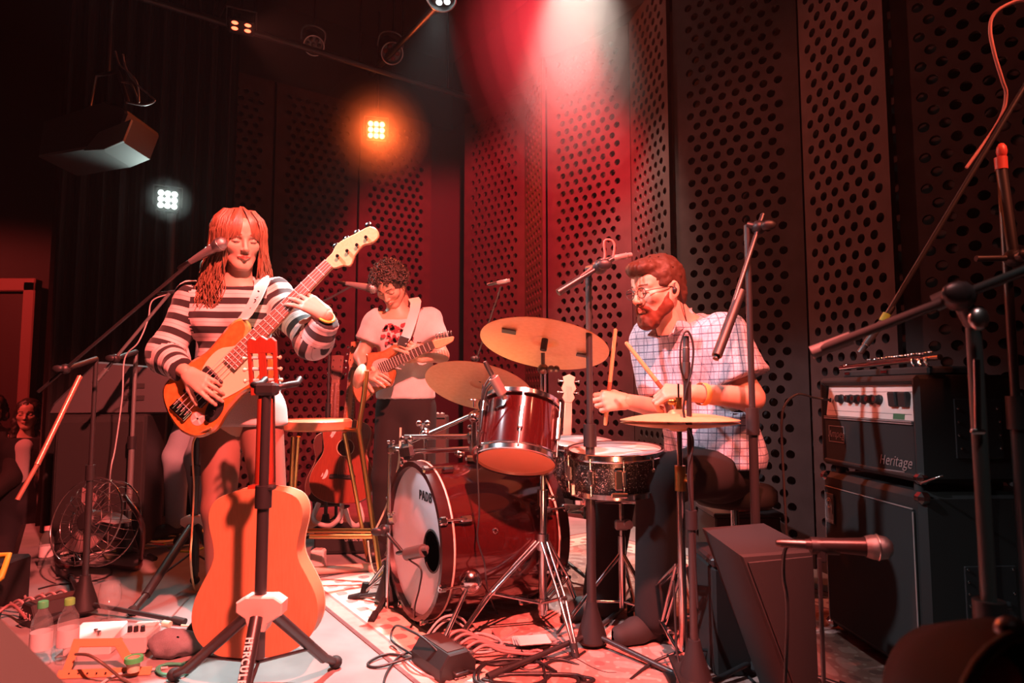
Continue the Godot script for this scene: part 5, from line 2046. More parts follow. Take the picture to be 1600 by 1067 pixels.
	cable("microphone_cable", "pinkish cable arching at the upper right corner", [at(1610, 0, 1.7), at(1585, 3, 1.72), at(1555, 20, 1.74), at(1547, 45, 1.75), at(1554, 85, 1.76), at(1566, 125, 1.78), at(1572, 150, 1.8), at(1560, 190, 1.82), at(1510, 262, 1.84)], mat(srgb(0.42, 0.2, 0.18), 0.45), 0.005)
	# upright stand at the right edge
	var fa := Vector3(at(1568, 320, 1.78).x, 0, -1.78)
	var us := boom_stand("upright black stand against the perforated wall at the far right", fa, at(1567, 265, 1.78).y, at(1525, 404, 1.76), at(1650, 402, 1.76), [fa + Vector3(0.25, 0, 0.14), fa + Vector3(-0.22, 0, 0.12), fa + Vector3(0.1, 0, -0.1)], true, 1.3)
	var cp := W(us)
	cp.ball(Vector3(fa.x + 0.004, at(1571, 236, 1.78).y, fa.z), Vector3(0.014, 0.024, 0.014), 12)
	cp.cyl(Vector3(fa.x, at(1567, 265, 1.78).y, fa.z), Vector3(fa.x, at(1567, 246, 1.78).y, fa.z), 0.016, 12)
	put(cp, "clip", mat(srgb(0.5, 0.08, 0.06), 0.45), us)
	# bass drum microphone on a short stand
	var fb := ground(606, 945)
	var bs := boom_stand("short black stand with a stub boom at the bass drum's port", fb, at(606, 832, 2.7).y, at(600, 828, 2.66), at(632, 866, 2.60), [ground(552, 938), ground(582, 972), ground(640, 930)], true, 1.2)
	var bm := microphone(at(668, 856, 2.42), at(634, 862, 2.5), "fat dark microphone poking into the bass drum's port", "pencil", mat(srgb(0.16, 0.14, 0.14), 0.4, 0.3))
	var bd := W(bm)
	bd.cyl(at(636, 866, 2.5), at(662, 860, 2.44), 0.024, 16)
	put(bd, "capsule_case", mat(srgb(0.13, 0.11, 0.11), 0.4, 0.3), bm)
	cable("microphone_cable", "black cable falling from the bass drum microphone", [at(634, 866, 2.5), at(640, 875, 2.47), at(658, 890, 2.44), at(655, 920, 2.44), at(648, 950, 2.44), ground(652, 975, 0.004), ground(690, 1000, 0.004)], M.cable, 0.0035)
	# tom microphone
	var tm := microphone(at(790, 624, 2.28), at(769, 586, 2.26), "stubby grey microphone clipped to the rack tom", "pencil", mat(srgb(0.16, 0.13, 0.12), 0.4, 0.3))
	var tb := W(tm)
	tb.cyl(at(771, 590, 2.26), at(785, 615, 2.275), 0.019, 16)
	put(tb, "capsule_case", mat(srgb(0.2, 0.16, 0.15), 0.45, 0.2), tm)
	var tc := W(tm)
	tc.tube([at(771, 594, 2.27), at(760, 608, 2.27), at(757, 622, 2.3), at(762, 632, 2.31)], 0.007, 8)
	put(tc, "rim_clip", M.dark_steel, tm)
	cable("microphone_cable", "thin black cable running from the tom microphone down the bass drum", [at(768, 586, 2.26), at(755, 610, 2.25), at(750, 660, 2.26), at(746, 720, 2.3), at(749, 800, 2.32), at(746, 840, 2.33), at(757, 880, 2.33), at(762, 920, 2.34), ground(778, 960, 0.005), ground(812, 990, 0.004)], M.cable, 0.003)
	# microphone in front of the bass cabinet
	var fm := Vector3(at(1284, 980, 1.3).x, 0, -1.3)
	boom_stand("low slim stand before the bass cabinet", fm, at(1284, 872, 1.3).y, null, null, [fm + Vector3(0.2, 0, 0.1), fm + Vector3(-0.2, 0, 0.12), fm + Vector3(0, 0, -0.2)], true, 0.5)
	var am := microphone(at(1394, 856, 1.28), at(1258, 850, 1.32), "black vocal microphone lying level before the bass cabinet", "vocal", mat(srgb(0.04, 0.03, 0.03), 0.35, 0.3))
	var ac := W(am)
	ac.cyl(at(1266, 852, 1.32), at(1310, 854, 1.31), 0.0165, 14)
	ac.box(at(1284, 866, 1.31), Vector3(0.014, 0.03, 0.016), 0.003)
	put(ac, "clip", M.black_plastic, am)
	cable("microphone_cable", "black cable drooping from the level microphone", [at(1256, 850, 1.32), at(1236, 851, 1.33), at(1226, 862, 1.34), at(1224, 900, 1.36), at(1230, 980, 1.38), Vector3(0.55, 0.005, -1.4)], M.cable, 0.004)

func guitar_stand_black(label: String, foot: Vector3, hub_y: float, top_y: float, legs: Array, m_hub: Material, yoke: bool, thick := 1.0) -> Node3D:
	var n := thing("guitar_stand", label, "guitar stand", foot)
	var p := W(n)
	p.cyl(Vector3(foot.x, hub_y - 0.12, foot.z), Vector3(foot.x, lerpf(hub_y, top_y, 0.5), foot.z), 0.0155 * thick, 16)
	put(p, "lower_tube", M.black_metal, n)
	var u := W(n)
	u.cyl(Vector3(foot.x, lerpf(hub_y, top_y, 0.48), foot.z), Vector3(foot.x, top_y, foot.z), 0.0125 * thick, 16)
	put(u, "upper_tube", M.black_metal, n)
	var c := W(n)
	c.cyl(Vector3(foot.x, lerpf(hub_y, top_y, 0.46), foot.z), Vector3(foot.x, lerpf(hub_y, top_y, 0.56), foot.z), 0.022 * thick, 18)
	c.box(Vector3(foot.x + 0.012, lerpf(hub_y, top_y, 0.55), foot.z), Vector3(0.035, 0.012, 0.03), 0.003)
	put(c, "height_clutch", M.black_plastic, n)
	var h := W(n)
	h.slab(PackedVector2Array([Vector2(-0.055, 0.03), Vector2(-0.03, 0.045), Vector2(0.045, 0.045), Vector2(0.068, 0.03), Vector2(0.066, -0.002), Vector2(0.03, -0.025), Vector2(0.022, -0.045), Vector2(-0.02, -0.045), Vector2(-0.03, -0.012), Vector2(-0.055, 0.005)]), 0.05, 0.004, Transform3D(Basis(), Vector3(foot.x, hub_y, foot.z - 0.022)), false)
	put(h, "leg_hub", m_hub, n)
	for f in legs:
		var e: Vector3 = f
		var a := Vector3(foot.x, hub_y - 0.005, foot.z) + (Vector3(e.x - foot.x, 0, e.z - foot.z)).normalized() * 0.035
		var l := W(n)
		l.cyl(a, a.lerp(e, 0.8), 0.0165 * thick, 14)
		l.cyl(a.lerp(e, 0.78), e + Vector3(0, 0.02, 0), 0.0125 * thick, 12)
		put(l, "leg", M.black_metal, n)
		var ft := W(n)
		ft.ball(e + Vector3(0, 0.02, 0), Vector3(0.022, 0.02, 0.022), 14)
		put(ft, "rubber_foot", M.rubber, n)
		var sp := W(n)
		sp.cyl(Vector3(foot.x, maxf(hub_y - 0.13, 0.05), foot.z), a.lerp(e, 0.62), 0.005, 8)
		put(sp, "spreader", M.black_metal, n)
	if yoke:
		var y := W(n)
		y.box(Vector3(foot.x, top_y, foot.z), Vector3(0.06, 0.035, 0.04), 0.008)
		for s in [-1.0, 1.0]:
			y.tube([Vector3(foot.x + s * 0.02, top_y + 0.005, foot.z - 0.02), Vector3(foot.x + s * 0.048, top_y + 0.012, foot.z - 0.03), Vector3(foot.x + s * 0.052, top_y + 0.016, foot.z - 0.09), Vector3(foot.x + s * 0.05, top_y + 0.03, foot.z - 0.12)], 0.0095, 10)
		put(y, "neck_yoke", M.black_plastic, n)
	return n

func guitar_stands() -> void:
	var cream := mat(srgb(0.62, 0.42, 0.36), 0.5)
	var foot := Vector3(at(408, 900, 1.76).x, 0, -1.76)
	var n := guitar_stand_black("black tripod guitar stand nearest to us, holding the orange classical guitar", foot, at(408, 955, 1.76).y, at(408, 608, 1.76).y, [ground(272, 1064), ground(524, 1044), Vector3(foot.x + 0.03, 0, -1.5)], cream, true)
	var e := Vector3(foot.x + 0.03, 0, -1.5)
	var a := Vector3(foot.x, at(408, 955, 1.76).y - 0.005, foot.z + 0.035)
	# name along the near leg, read from the front
	var dirv := (e - a).normalized()
	var side := dirv.cross(Vector3.UP).normalized()
	var nz := side.cross(dirv).normalized()
	if nz.z < 0.0:
		nz = -nz
	words("HERCULES", 0.026, mat(srgb(0.62, 0.58, 0.55), 0.5), n, n.transform.affine_inverse() * Transform3D(Basis(dirv, nz.cross(dirv), nz), a.lerp(e, 0.30) + nz * 0.0165), 0.0, true)
	var foot2 := ground(300, 905)
	guitar_stand_black("black tripod guitar stand standing empty behind the singer's bass", foot2, at(300, 848, 2.78).y, at(300, 660, 2.78).y, [ground(207, 962), ground(296, 918) + Vector3(0, 0, -0.05), ground(372, 935)], cream, false, 1.15)
	cable("guitar_cable", "orange guitar cable hanging from the bass to the floor", [at(330, 668, 2.3), at(302, 690, 2.34), at(303, 760, 2.5), at(300, 830, 2.6), at(298, 880, 2.6), ground(306, 925, 0.004), ground(330, 945, 0.004), ground(360, 950, 0.004)], mat(srgb(0.5, 0.22, 0.09), 0.45), 0.004)

# ---------------------------------------------------------------- amplifiers and loudspeakers
func amplifier() -> void:
	var far_p := at(1284, 720, 2.5)
	var near_p := at(1438, 745, 1.95)
	far_p.y = 0
	near_p.y = 0
	var x := (near_p - far_p).normalized()
	var z := x.cross(Vector3.UP).normalized()
	var w := (near_p - far_p).length()
	var B := Basis(x, Vector3.UP, z)
	var c := (far_p + near_p) * 0.5
	# cabinet
	var cab := thing("bass_cabinet", "tall black bass cabinet standing on the stage at the right", "speaker cabinet", c, B)
	var h := 0.585
	var dp := 0.40
	var b := MB.new()
	b.box(Vector3(0, h * 0.5 + 0.02, -dp * 0.5), Vector3(w, h - 0.02, dp), 0.018)
	put(b, "case", M.tolex, cab)
	var g := MB.new()
	g.box(Vector3(0, h * 0.5 + 0.005, 0.001), Vector3(w - 0.06, h - 0.10, 0.012), 0.003)
	put(g, "grille_cloth", M.grille, cab)
	var silver := mat(srgb(0.4, 0.36, 0.35), 0.35, 0.6)
	for s in [[Vector3(0, h - 0.042, 0.008), Vector3(w - 0.06, 0.004, 0.004)], [Vector3(-w * 0.5 + 0.03, h * 0.5, 0.008), Vector3(0.004, h - 0.10, 0.004)], [Vector3(w * 0.5 - 0.03, h * 0.5, 0.008), Vector3(0.004, h - 0.10, 0.004)]]:
		var p := MB.new()
		p.box(s[0], s[1], 0.001)
		put(p, "piping", silver, cab)
	var bd := MB.new()
	bd.box(Vector3(-w * 0.5 + 0.066, h - 0.12, 0.011), Vector3(0.055, 0.11, 0.006), 0.002)
	put(bd, "badge", mat(srgb(0.12, 0.11, 0.11), 0.4, 0.4), cab)
	var bl := MB.new()
	bl.ring(Vector3(-w * 0.5 + 0.066, h - 0.10, 0.015), Vector3.BACK, 0.017, 0.0028, 24, 6)
	bl.ring(Vector3(-w * 0.5 + 0.066, h - 0.10, 0.015), Vector3.BACK, 0.009, 0.0022, 20, 6)
	bl.box(Vector3(-w * 0.5 + 0.084, h - 0.118, 0.015), Vector3(0.005, 0.04, 0.003), 0.001)
	put(bl, "badge_emblem", silver, cab, "round letter emblem")
	words("Ampeg", 0.017, silver, cab, Transform3D(Basis(), Vector3(-w * 0.5 + 0.066, h - 0.162, 0.0145)))
	for s in [[-1, 1], [1, 1], [1, 0], [-1, 0]]:
		var k := MB.new()
		k.box(Vector3(s[0] * (w * 0.5 - 0.012), (h - 0.006) if s[1] else 0.035, -0.012), Vector3(0.042, 0.036, 0.042), 0.012)
		put(k, "corner_cap", M.chrome, cab)
	# screwed handle plates on the side that looks to the camera
	for s in [[0.10, 0.33, -0.19, 0.14]]:
		var hp := MB.new()
		hp.box(Vector3(w * 0.5 + 0.002, 0.30, -0.20), Vector3(0.006, 0.16, 0.16), 0.002)
		put(hp, "handle_plate", M.black_plastic, cab)
		var hd := MB.new()
		hd.tube([Vector3(w * 0.5 + 0.006, 0.27, -0.25), Vector3(w * 0.5 + 0.03, 0.27, -0.23), Vector3(w * 0.5 + 0.03, 0.27, -0.17), Vector3(w * 0.5 + 0.006, 0.27, -0.15)], 0.008, 8)
		put(hd, "handle", M.black_plastic, cab)
		var sm := MB.new()
		sm.ball(Vector3.ZERO, Vector3(0.002, 0.004, 0.004), 8)
		var smm := sm.build()
		for q in [[0.37, -0.13], [0.335, -0.13], [0.30, -0.13], [0.265, -0.13], [0.23, -0.13], [0.37, -0.165], [0.23, -0.165], [0.37, -0.27], [0.30, -0.27], [0.23, -0.27]]:
			share(smm, "screw", M.chrome, cab, Transform3D(Basis(), Vector3(w * 0.5 + 0.007, q[0], q[1])))
	# amplifier head
	var y0 := 0.625
	var head := thing("bass_amplifier", "black bass amplifier head with a bright control panel on the cabinet", "amplifier", c + Vector3(0, y0, 0), B)
	var hh := 0.325
	var hd2 := 0.33
	var hb := MB.new()
	# a case with a deep recess for the panel: top, bottom, sides and back
	hb.box(Vector3(0, hh - 0.014, -hd2 * 0.5), Vector3(w, 0.03, hd2), 0.012)
	hb.box(Vector3(0, 0.014, -hd2 * 0.5), Vector3(w, 0.03, hd2), 0.012)
	for s in [-1.0, 1.0]:
		hb.box(Vector3(s * (w * 0.5 - 0.014), hh * 0.5, -hd2 * 0.5), Vector3(0.03, hh, hd2), 0.012)
	hb.box(Vector3(0, hh * 0.5, -hd2 + 0.01), Vector3(w, hh, 0.02), 0.006)
	put(hb, "case", M.tolex, head)
	var gr := MB.new()
	gr.box(Vector3(0, hh * 0.31, -0.012), Vector3(w - 0.05, hh * 0.50, 0.014), 0.003)
	put(gr, "grille_cloth", M.grille, head)
	var pn := MB.new()
	var pb := Basis(Vector3.RIGHT, -0.12)
	pn.box(Vector3(0, hh * 0.74, -0.02), Vector3(w - 0.056, hh * 0.36, 0.008), 0.002, pb)
	put(pn, "control_panel", mat(srgb(0.66, 0.56, 0.52), 0.4, 0.15), head)
	var T := Transform3D(pb, Vector3(0, hh * 0.74, -0.02))
	for s in [hh * 0.535, hh * 0.555]:
		var tr := MB.new()
		tr.box(Vector3(0, s, -0.002), Vector3(w - 0.055, 0.004, 0.006), 0.001)
		put(tr, "trim_line", silver, head)
	for s in [[0.0, 0.033], [0.0, -0.038]]:
		var ln := MB.new()
		ln.xf = T
		ln.box(Vector3(0, s[1], 0.0045), Vector3(w - 0.08, 0.0012, 0.0006))
		put(ln, "printed_line", M.black_plastic, head)
	for k in 6:
		var kx := -w * 0.5 + 0.125 + (0.0 if k == 0 else 0.018) + k * 0.041
		var kn := MB.new()
		kn.xf = T
		kn.lathe([Vector2(0.017, 0.004), Vector2(0.017, 0.010), Vector2(0.0145, 0.012), Vector2(0.013, 0.026), Vector2(0.0, 0.027)], Transform3D(Basis(Vector3.RIGHT, Vector3.BACK, Vector3.DOWN), Vector3(kx, 0.006, 0)), 18)
		put(kn, "knob", M.black_plastic, head)
		if k > 0:
			var cpk := MB.new()
			cpk.xf = T
			cpk.lathe([Vector2(0.0085, 0.0268), Vector2(0.0085, 0.0278), Vector2(0, 0.0278)], Transform3D(Basis(Vector3.RIGHT, Vector3.BACK, Vector3.DOWN), Vector3(kx, 0.006, 0)), 14)
			put(cpk, "knob_cap", M.chrome, head)
	for k in 2:
		var sw := MB.new()
		sw.xf = T
		sw.box(Vector3(w * 0.5 - 0.12 + k * 0.05, 0.008, 0.012), Vector3(0.04, 0.048, 0.02), 0.004, Basis(Vector3.RIGHT, 0.2))
		put(sw, "rocker_switch", M.black_plastic, head)
	var ta := MB.new()
	ta.xf = T
	ta.box(Vector3(w * 0.5 - 0.10, -0.046, 0.0048), Vector3(0.055, 0.018, 0.0012))
	put(ta, "label_tape", mat(srgb(0.03, 0.12, 0.06), 0.5), head, "small green tape label")
	var jk := MB.new()
	jk.xf = T
	jk.cyl(Vector3(-w * 0.5 + 0.062, 0.0, 0.004), Vector3(-w * 0.5 + 0.062, 0.0, 0.012), 0.009, 12)
	put(jk, "input_jack", M.chrome, head)
	var bg := MB.new()
	for s in [[0, 0.029, 0.098, 0.003], [0, -0.029, 0.098, 0.003]]:
		bg.box(Vector3(-w * 0.5 + 0.105, hh * 0.36 + s[1], -0.003), Vector3(s[2], s[3], 0.003))
	for s in [-1.0, 1.0]:
		bg.box(Vector3(-w * 0.5 + 0.105 + s * 0.0485, hh * 0.36, -0.003), Vector3(0.003, 0.061, 0.003))
	put(bg, "badge_frame", silver, head)
	words("Ampeg", 0.034, silver, head, Transform3D(Basis(), Vector3(-w * 0.5 + 0.105, hh * 0.36, -0.003)), 0.3)
	words("Heritage", 0.042, silver, head, Transform3D(Basis(), Vector3(w * 0.5 - 0.115, hh * 0.16, -0.003)), 0.3)
	var ul := MB.new()
	ul.box(Vector3(w * 0.5 - 0.125, hh * 0.16 - 0.03, -0.003), Vector3(0.10, 0.003, 0.002), 0.0, Basis(Vector3.BACK, 0.03))
	put(ul, "lettering_underline", silver, head)
	var vp := MB.new()
	vp.box(Vector3(w * 0.5 + 0.002, hh * 0.5, -0.19), Vector3(0.005, 0.18, 0.15), 0.002)
	put(vp, "side_plate", M.black_plastic, head)
	var sm2 := MB.new()
	sm2.ball(Vector3.ZERO, Vector3(0.002, 0.004, 0.004), 8)
	var smm2 := sm2.build()
	for q in [[0.235, -0.125], [0.195, -0.125], [0.155, -0.125], [0.115, -0.13], [0.115, -0.165], [0.235, -0.165], [0.235, -0.25], [0.195, -0.255], [0.155, -0.255], [0.115, -0.255]]:
		share(smm2, "screw", M.chrome, head, Transform3D(Basis(), Vector3(w * 0.5 + 0.006, q[0] - 0.012, q[1])))
	for s in [-1.0, 1.0]:
		for t in [0.04, 0.29]:
			var ft := MB.new()
			ft.cyl(Vector3(s * (w * 0.5 - 0.06), -0.04, -t), Vector3(s * (w * 0.5 - 0.06), 0.001, -t), 0.016, 12)
			put(ft, "rubber_foot", M.rubber, head)
	var cc := MB.new()
	cc.box(Vector3(w * 0.5 - 0.012, 0.012, -0.012), Vector3(0.04, 0.034, 0.04), 0.012)
	put(cc, "corner_cap", M.chrome, head)
	var lv := MB.new()
	lv.tube([Vector3(w * 0.5 + 0.006, 0.0, 0.004), Vector3(w * 0.5 + 0.04, 0.018, -0.01), Vector3(w * 0.5 + 0.055, 0.03, -0.03)], 0.003, 6)
	put(lv, "latch", M.chrome, head)
	# case and flute on top
	var top := c + Vector3(0, y0 + hh + 0.002, 0)
	var fc := thing("flute_case", "flat black instrument case on the amplifier head", "case", top + B * Vector3(-0.02, 0, -0.16), B)
	var cb := MB.new()
	cb.box(Vector3(0, 0.014, 0), Vector3(0.47, 0.027, 0.15), 0.006)
	put(cb, "tray", M.black_matte, fc)
	for s in [-0.2, 0.02]:
		var lt := MB.new()
		lt.box(Vector3(s, 0.016, 0.077), Vector3(0.035, 0.010, 0.004), 0.001)
		put(lt, "clasp", M.chrome, fc)
	var fl := thing("flute", "silver keyed flute lying on the black case on the amplifier", "flute", top + B * Vector3(-0.02, 0.040, -0.10), B)
	var ft2 := MB.new()
	ft2.tube([Vector3(-0.27, 0.0, 0), Vector3(0.27, 0.014, 0)], 0.0095, 14)
	put(ft2, "tube", M.chrome, fl)
	var key := MB.new()
	key.lathe([Vector2(0.0, 0.006), Vector2(0.007, 0.006), Vector2(0.0085, 0.004), Vector2(0.0085, 0.0), Vector2(0.0, 0.0)], Transform3D(), 14)
	var km := key.build()
	for k in 18:
		var kx := -0.09 + k * 0.0185
		share(km, "key", M.chrome, fl, Transform3D(Basis(Vector3.RIGHT, 0.3 * sin(k * 1.7)), Vector3(kx, 0.0155 + (kx + 0.27) * 0.026, 0.003 * sin(k * 2.1))))
	for k in 3:
		var pl := MB.new()
		pl.tube([Vector3(0.16 + k * 0.03, 0.012, 0.011), Vector3(0.165 + k * 0.03, 0.0, 0.016), Vector3(0.172 + k * 0.03, -0.010, 0.012)], 0.005, 8)
		put(pl, "key_lever", M.chrome, fl)
	var rod := MB.new()
	rod.cyl(Vector3(-0.08, 0.012, 0.011), Vector3(0.2, 0.02, 0.011), 0.0022, 6)
	put(rod, "key_rod", M.chrome, fl)
	var lip := MB.new()
	lip.ball(Vector3(-0.235, 0.008, 0), Vector3(0.02, 0.007, 0.012), 12)
	put(lip, "lip_plate", M.chrome, fl)
	# signal cable arching into the amplifier
	var jp := head.transform * (T * Vector3(-w * 0.5 + 0.062, 0.0, 0.012))
	var plug := jp + B * Vector3(-0.01, 0.01, 0.06)
	cable("guitar_cable", "dark cable arching into the amplifier's input jack", [jp, plug, plug + Vector3(-0.06, 0.012, -0.0), plug + Vector3(-0.11, -0.03, 0.0), plug + Vector3(-0.125, -0.12, 0.0), plug + Vector3(-0.13, -0.4, 0.02), Vector3(plug.x - 0.13, 0.006, plug.z + 0.05), Vector3(plug.x - 0.2, 0.006, plug.z + 0.3)], mat(srgb(0.06, 0.055, 0.055), 0.35), 0.0045)
	# orange tag on the cabinet side
	var tg := MB.new()
	tg.box(Vector3(w * 0.5 + 0.006, h - 0.03, -0.30), Vector3(0.003, 0.02, 0.02), 0.0)
	put(tg, "tag", mat(srgb(0.7, 0.2, 0.1), 0.6), cab, "small orange tag")

func wedge(label: String, c: Vector3, yaw: float, size: Vector3, m_grille: Material) -> Node3D:
	var n := thing("stage_monitor", label, "loudspeaker", c, Basis(Vector3.UP, yaw))
	var b := MB.new()
	var hy := size.y
	var dz := size.z
	b.slab(PackedVector2Array([Vector2(-dz * 0.5, 0), Vector2(dz * 0.5, 0), Vector2(dz * 0.5, hy * 0.3), Vector2(-dz * 0.12, hy), Vector2(-dz * 0.5, hy * 0.82)]), size.x, 0.01, Transform3D(Basis(Vector3.BACK * -1.0, Vector3.UP, Vector3.RIGHT), Vector3(-size.x * 0.5, 0, 0)), false)
	put(b, "cabinet", M.tolex, n)
	var g := MB.new()
	var a0 := Vector3(0, hy * 0.3, -dz * 0.5)
	var a1 := Vector3(0, hy, dz * 0.12)
	var dirv := (a1 - a0)
	var nn := Vector3(0, dirv.z, -dirv.y).normalized()
	g.box((a0 + a1) * 0.5 + nn * 0.004, Vector3(size.x * 0.9, 0.012, dirv.length() * 0.9), 0.003, Basis(Vector3.RIGHT, nn, Vector3.RIGHT.cross(nn)))
	put(g, "grille", m_grille, n)
	return n

func loudspeakers() -> void:
	var mg := bumpy(mat(srgb(0.03, 0.03, 0.03), 0.5, 0.4), noise_tex(0.4, Color.BLACK, Color.WHITE, 128, 71), 0.05)
	mg.uv1_triplanar = true
	mg.uv1_scale = Vector3.ONE * 12.0
	# monitor before the drums, right of the hi-hat
	var wd := thing("stage_monitor", "low black wedge monitor between the drummer and the bass cabinet", "loudspeaker", Vector3(0.72, 0, -1.78))
	var wb := W(wd)
	wb.slab(PackedVector2Array([at2(1157, 868, 1.68), at2(1272, 859, 1.68), Vector2(at2(1276, 900, 1.68).x, 0.0), Vector2(at2(1262, 900, 1.68).x, 0.0)]), 0.34, 0.008, Transform3D(Basis(), Vector3(0, 0, -2.02)), false)
	put(wb, "cabinet", M.black_matte, wd)
	var wg := W(wd)
	wg.slab(PackedVector2Array([at2(1168, 878, 1.68), at2(1268, 868, 1.68), Vector2(at2(1272, 900, 1.68).x, 0.02), Vector2(at2(1264, 900, 1.68).x, 0.02)]), 0.008, 0.002, Transform3D(Basis(), Vector3(0, 0, -1.682)), false)
	put(wg, "grille", mg, wd)
	var fcs := thing("flight_case", "low black flight case behind the wedge monitor", "case", Vector3(0.66, 0, -2.25))
	var cbx := W(fcs)
	cbx.box(Vector3(0.78, 0.17, -2.2), Vector3(0.28, 0.34, 0.22), 0.01)
	put(cbx, "case_body", M.black_matte, fcs)
	var cbl := W(fcs)
	cbl.box(Vector3(0.78, 0.355, -2.2), Vector3(0.29, 0.03, 0.23), 0.008)
	put(cbl, "lid", M.black_plastic, fcs)
	# subwoofer and monitor at the curtain
	var sx := -2.36
	var sub := thing("subwoofer", "large black subwoofer box at the curtain behind the fan", "loudspeaker", Vector3(sx, 0, -3.82), Basis(Vector3.UP, 0.25))
	var sb := MB.new()
	sb.box(Vector3(0, 0.39, 0.0), Vector3(0.46, 0.76, 0.4), 0.012)
	put(sb, "cabinet", M.tolex, sub)
	var sg := MB.new()
	sg.box(Vector3(0, 0.40, 0.205), Vector3(0.42, 0.66, 0.012), 0.004)
	put(sg, "grille", M.grille, sub)
	for s in [-1.0, 1.0]:
		var hh := MB.new()
		hh.box(Vector3(s * 0.19, 0.02, 0.1), Vector3(0.05, 0.04, 0.05), 0.01)
		put(hh, "foot", M.rubber, sub)
	var wm := thing("stage_monitor", "dark grey wedge loudspeaker sitting on the subwoofer", "loudspeaker", Vector3(sx + 0.08, 0.772, -3.82), Basis(Vector3.UP, 0.25))
	var tb := MB.new()
	tb.slab(PackedVector2Array([Vector2(-0.37, 0), Vector2(0.37, 0), Vector2(0.33, 0.26), Vector2(-0.14, 0.30), Vector2(-0.35, 0.06)]), 0.36, 0.012, Transform3D(Basis(), Vector3(0, 0, -0.25)), false)
	put(tb, "cabinet", mat(srgb(0.045, 0.042, 0.045), 0.6), wm)
	for s in [[0.06, 0.16], [0.06, 0.09]]:
		var vt := MB.new()
		vt.box(Vector3(s[0], s[1], 0.112), Vector3(0.11, 0.03, 0.006), 0.002)
		put(vt, "port", M.black_matte, wm)
	# hanging loudspeaker at the upper left
	var hp := at(150, 190, 3.75)
	var sp := thing("hanging_loudspeaker", "black loudspeaker hanging from the ceiling at the upper left", "loudspeaker", hp)
	var hb := W(sp)
	hb.slab(PackedVector2Array([at2(78, 196, 3.75), at2(172, 164, 3.75), at2(206, 178, 3.75), at2(207, 184, 3.75), at2(192, 222, 3.75), at2(160, 235, 3.75), at2(70, 250, 3.75)]), 0.36, 0.012, Transform3D(Basis(), Vector3(0, 0, -4.05)), false)
	put(hb, "cabinet", M.black_matte, sp)
	var gx := W(sp)
	gx.slab(PackedVector2Array([at2(152, 205, 3.66), at2(203, 185, 3.66), at2(190, 219, 3.66), at2(160, 232, 3.66), at2(128, 234, 3.66)]), 0.02, 0.002, Transform3D(Basis(), Vector3(0, 0, -3.692)), false)
	put(gx, "grille", mat(srgb(0.07, 0.085, 0.085), 0.6), sp)  # the greenish light on this face is put into its colour
	var yk := W(sp)
	var k0 := at(165, 150, 3.75)
	yk.tube([at(140, 165, 3.78), at(150, 118, 3.78), at(185, 112, 3.75), at(200, 160, 3.7)], 0.012, 8)
	yk.cyl(at(168, 114, 3.76), at(168, 114, 3.76) + Vector3(0, 1.43, 0), 0.014, 8)
	put(yk, "bracket", M.dark_steel, sp)
	for s in [[[192, 85], [196, 105], [210, 128], [235, 150], [241, 158], [225, 164], [200, 160]], [[180, 80], [186, 100], [200, 112], [214, 130], [217, 160]], [[190, 128], [205, 132], [213, 150], [216, 162]]]:
		var cb := W(sp)
		var pts := []
		for q in s:
			pts.append(at(q[0], q[1], 3.66))
		cb.tube(spline(pts, 6), 0.006, 6)
		put(cb, "cable_loop", mat(srgb(0.16, 0.16, 0.16), 0.4), sp)

func at2(px: float, py: float, d: float) -> Vector2:
	var p := at(px, py, d)
	return Vector2(p.x, p.y)


# ---------------------------------------------------------------- rug, chair and what lies on the stage
func rug_texture() -> ImageTexture:
	# woven oriental pattern: striped border, field of small motifs, worn threads
	var W_ := 640
	var H_ := 900
	var im := Image.create(W_, H_, false, Image.FORMAT_RGB8)
	var n := FastNoiseLite.new()
	n.seed = 4
	n.frequency = 0.06
	n.fractal_octaves = 3
	var n2 := FastNoiseLite.new()
	n2.seed = 9
	n2.frequency = 0.012
	var cream := Color(0.80, 0.74, 0.68)
	var red := Color(0.60, 0.44, 0.41)
	var dark := Color(0.36, 0.25, 0.25)
	var rose := Color(0.69, 0.55, 0.52)
	for y in H_:
		for x in W_:
			var e: int = mini(mini(x, W_ - 1 - x), mini(y, H_ - 1 - y))
			var c := red
			if e < 5:
				c = dark
			elif e < 22:
				c = rose
			elif e < 26 or (e > 74 and e < 79):
				c = dark.lerp(cream, 0.35)
			elif e < 34 or (e > 66 and e < 75):
				c = cream
			elif e < 67:
				# border blossoms
				var s := sin(x * 0.16) * sin(y * 0.16)
				c = cream if s < 0.25 else rose.lerp(dark, 0.3)
			else:
				var s1 := sin(x * 0.11 + 2.0 * sin(y * 0.045)) * sin(y * 0.10 + 2.0 * sin(x * 0.05))
				var s2 := sin((x + y) * 0.21) * sin((x - y) * 0.19)
				c = rose if s1 > 0.35 else red
				if s2 > 0.8:
					c = cream.lerp(red, 0.5)
				if s1 < -0.72:
					c = dark.lerp(red, 0.55)
			var w := n.get_noise_2d(x, y) * 0.16 + n2.get_noise_2d(x, y) * 0.2
			c = c.lerp(cream, clampf(w, 0.0, 1.0)) if w > 0.0 else c.lerp(dark, -w)
			im.set_pixel(x, y, c)
	return tex(im)

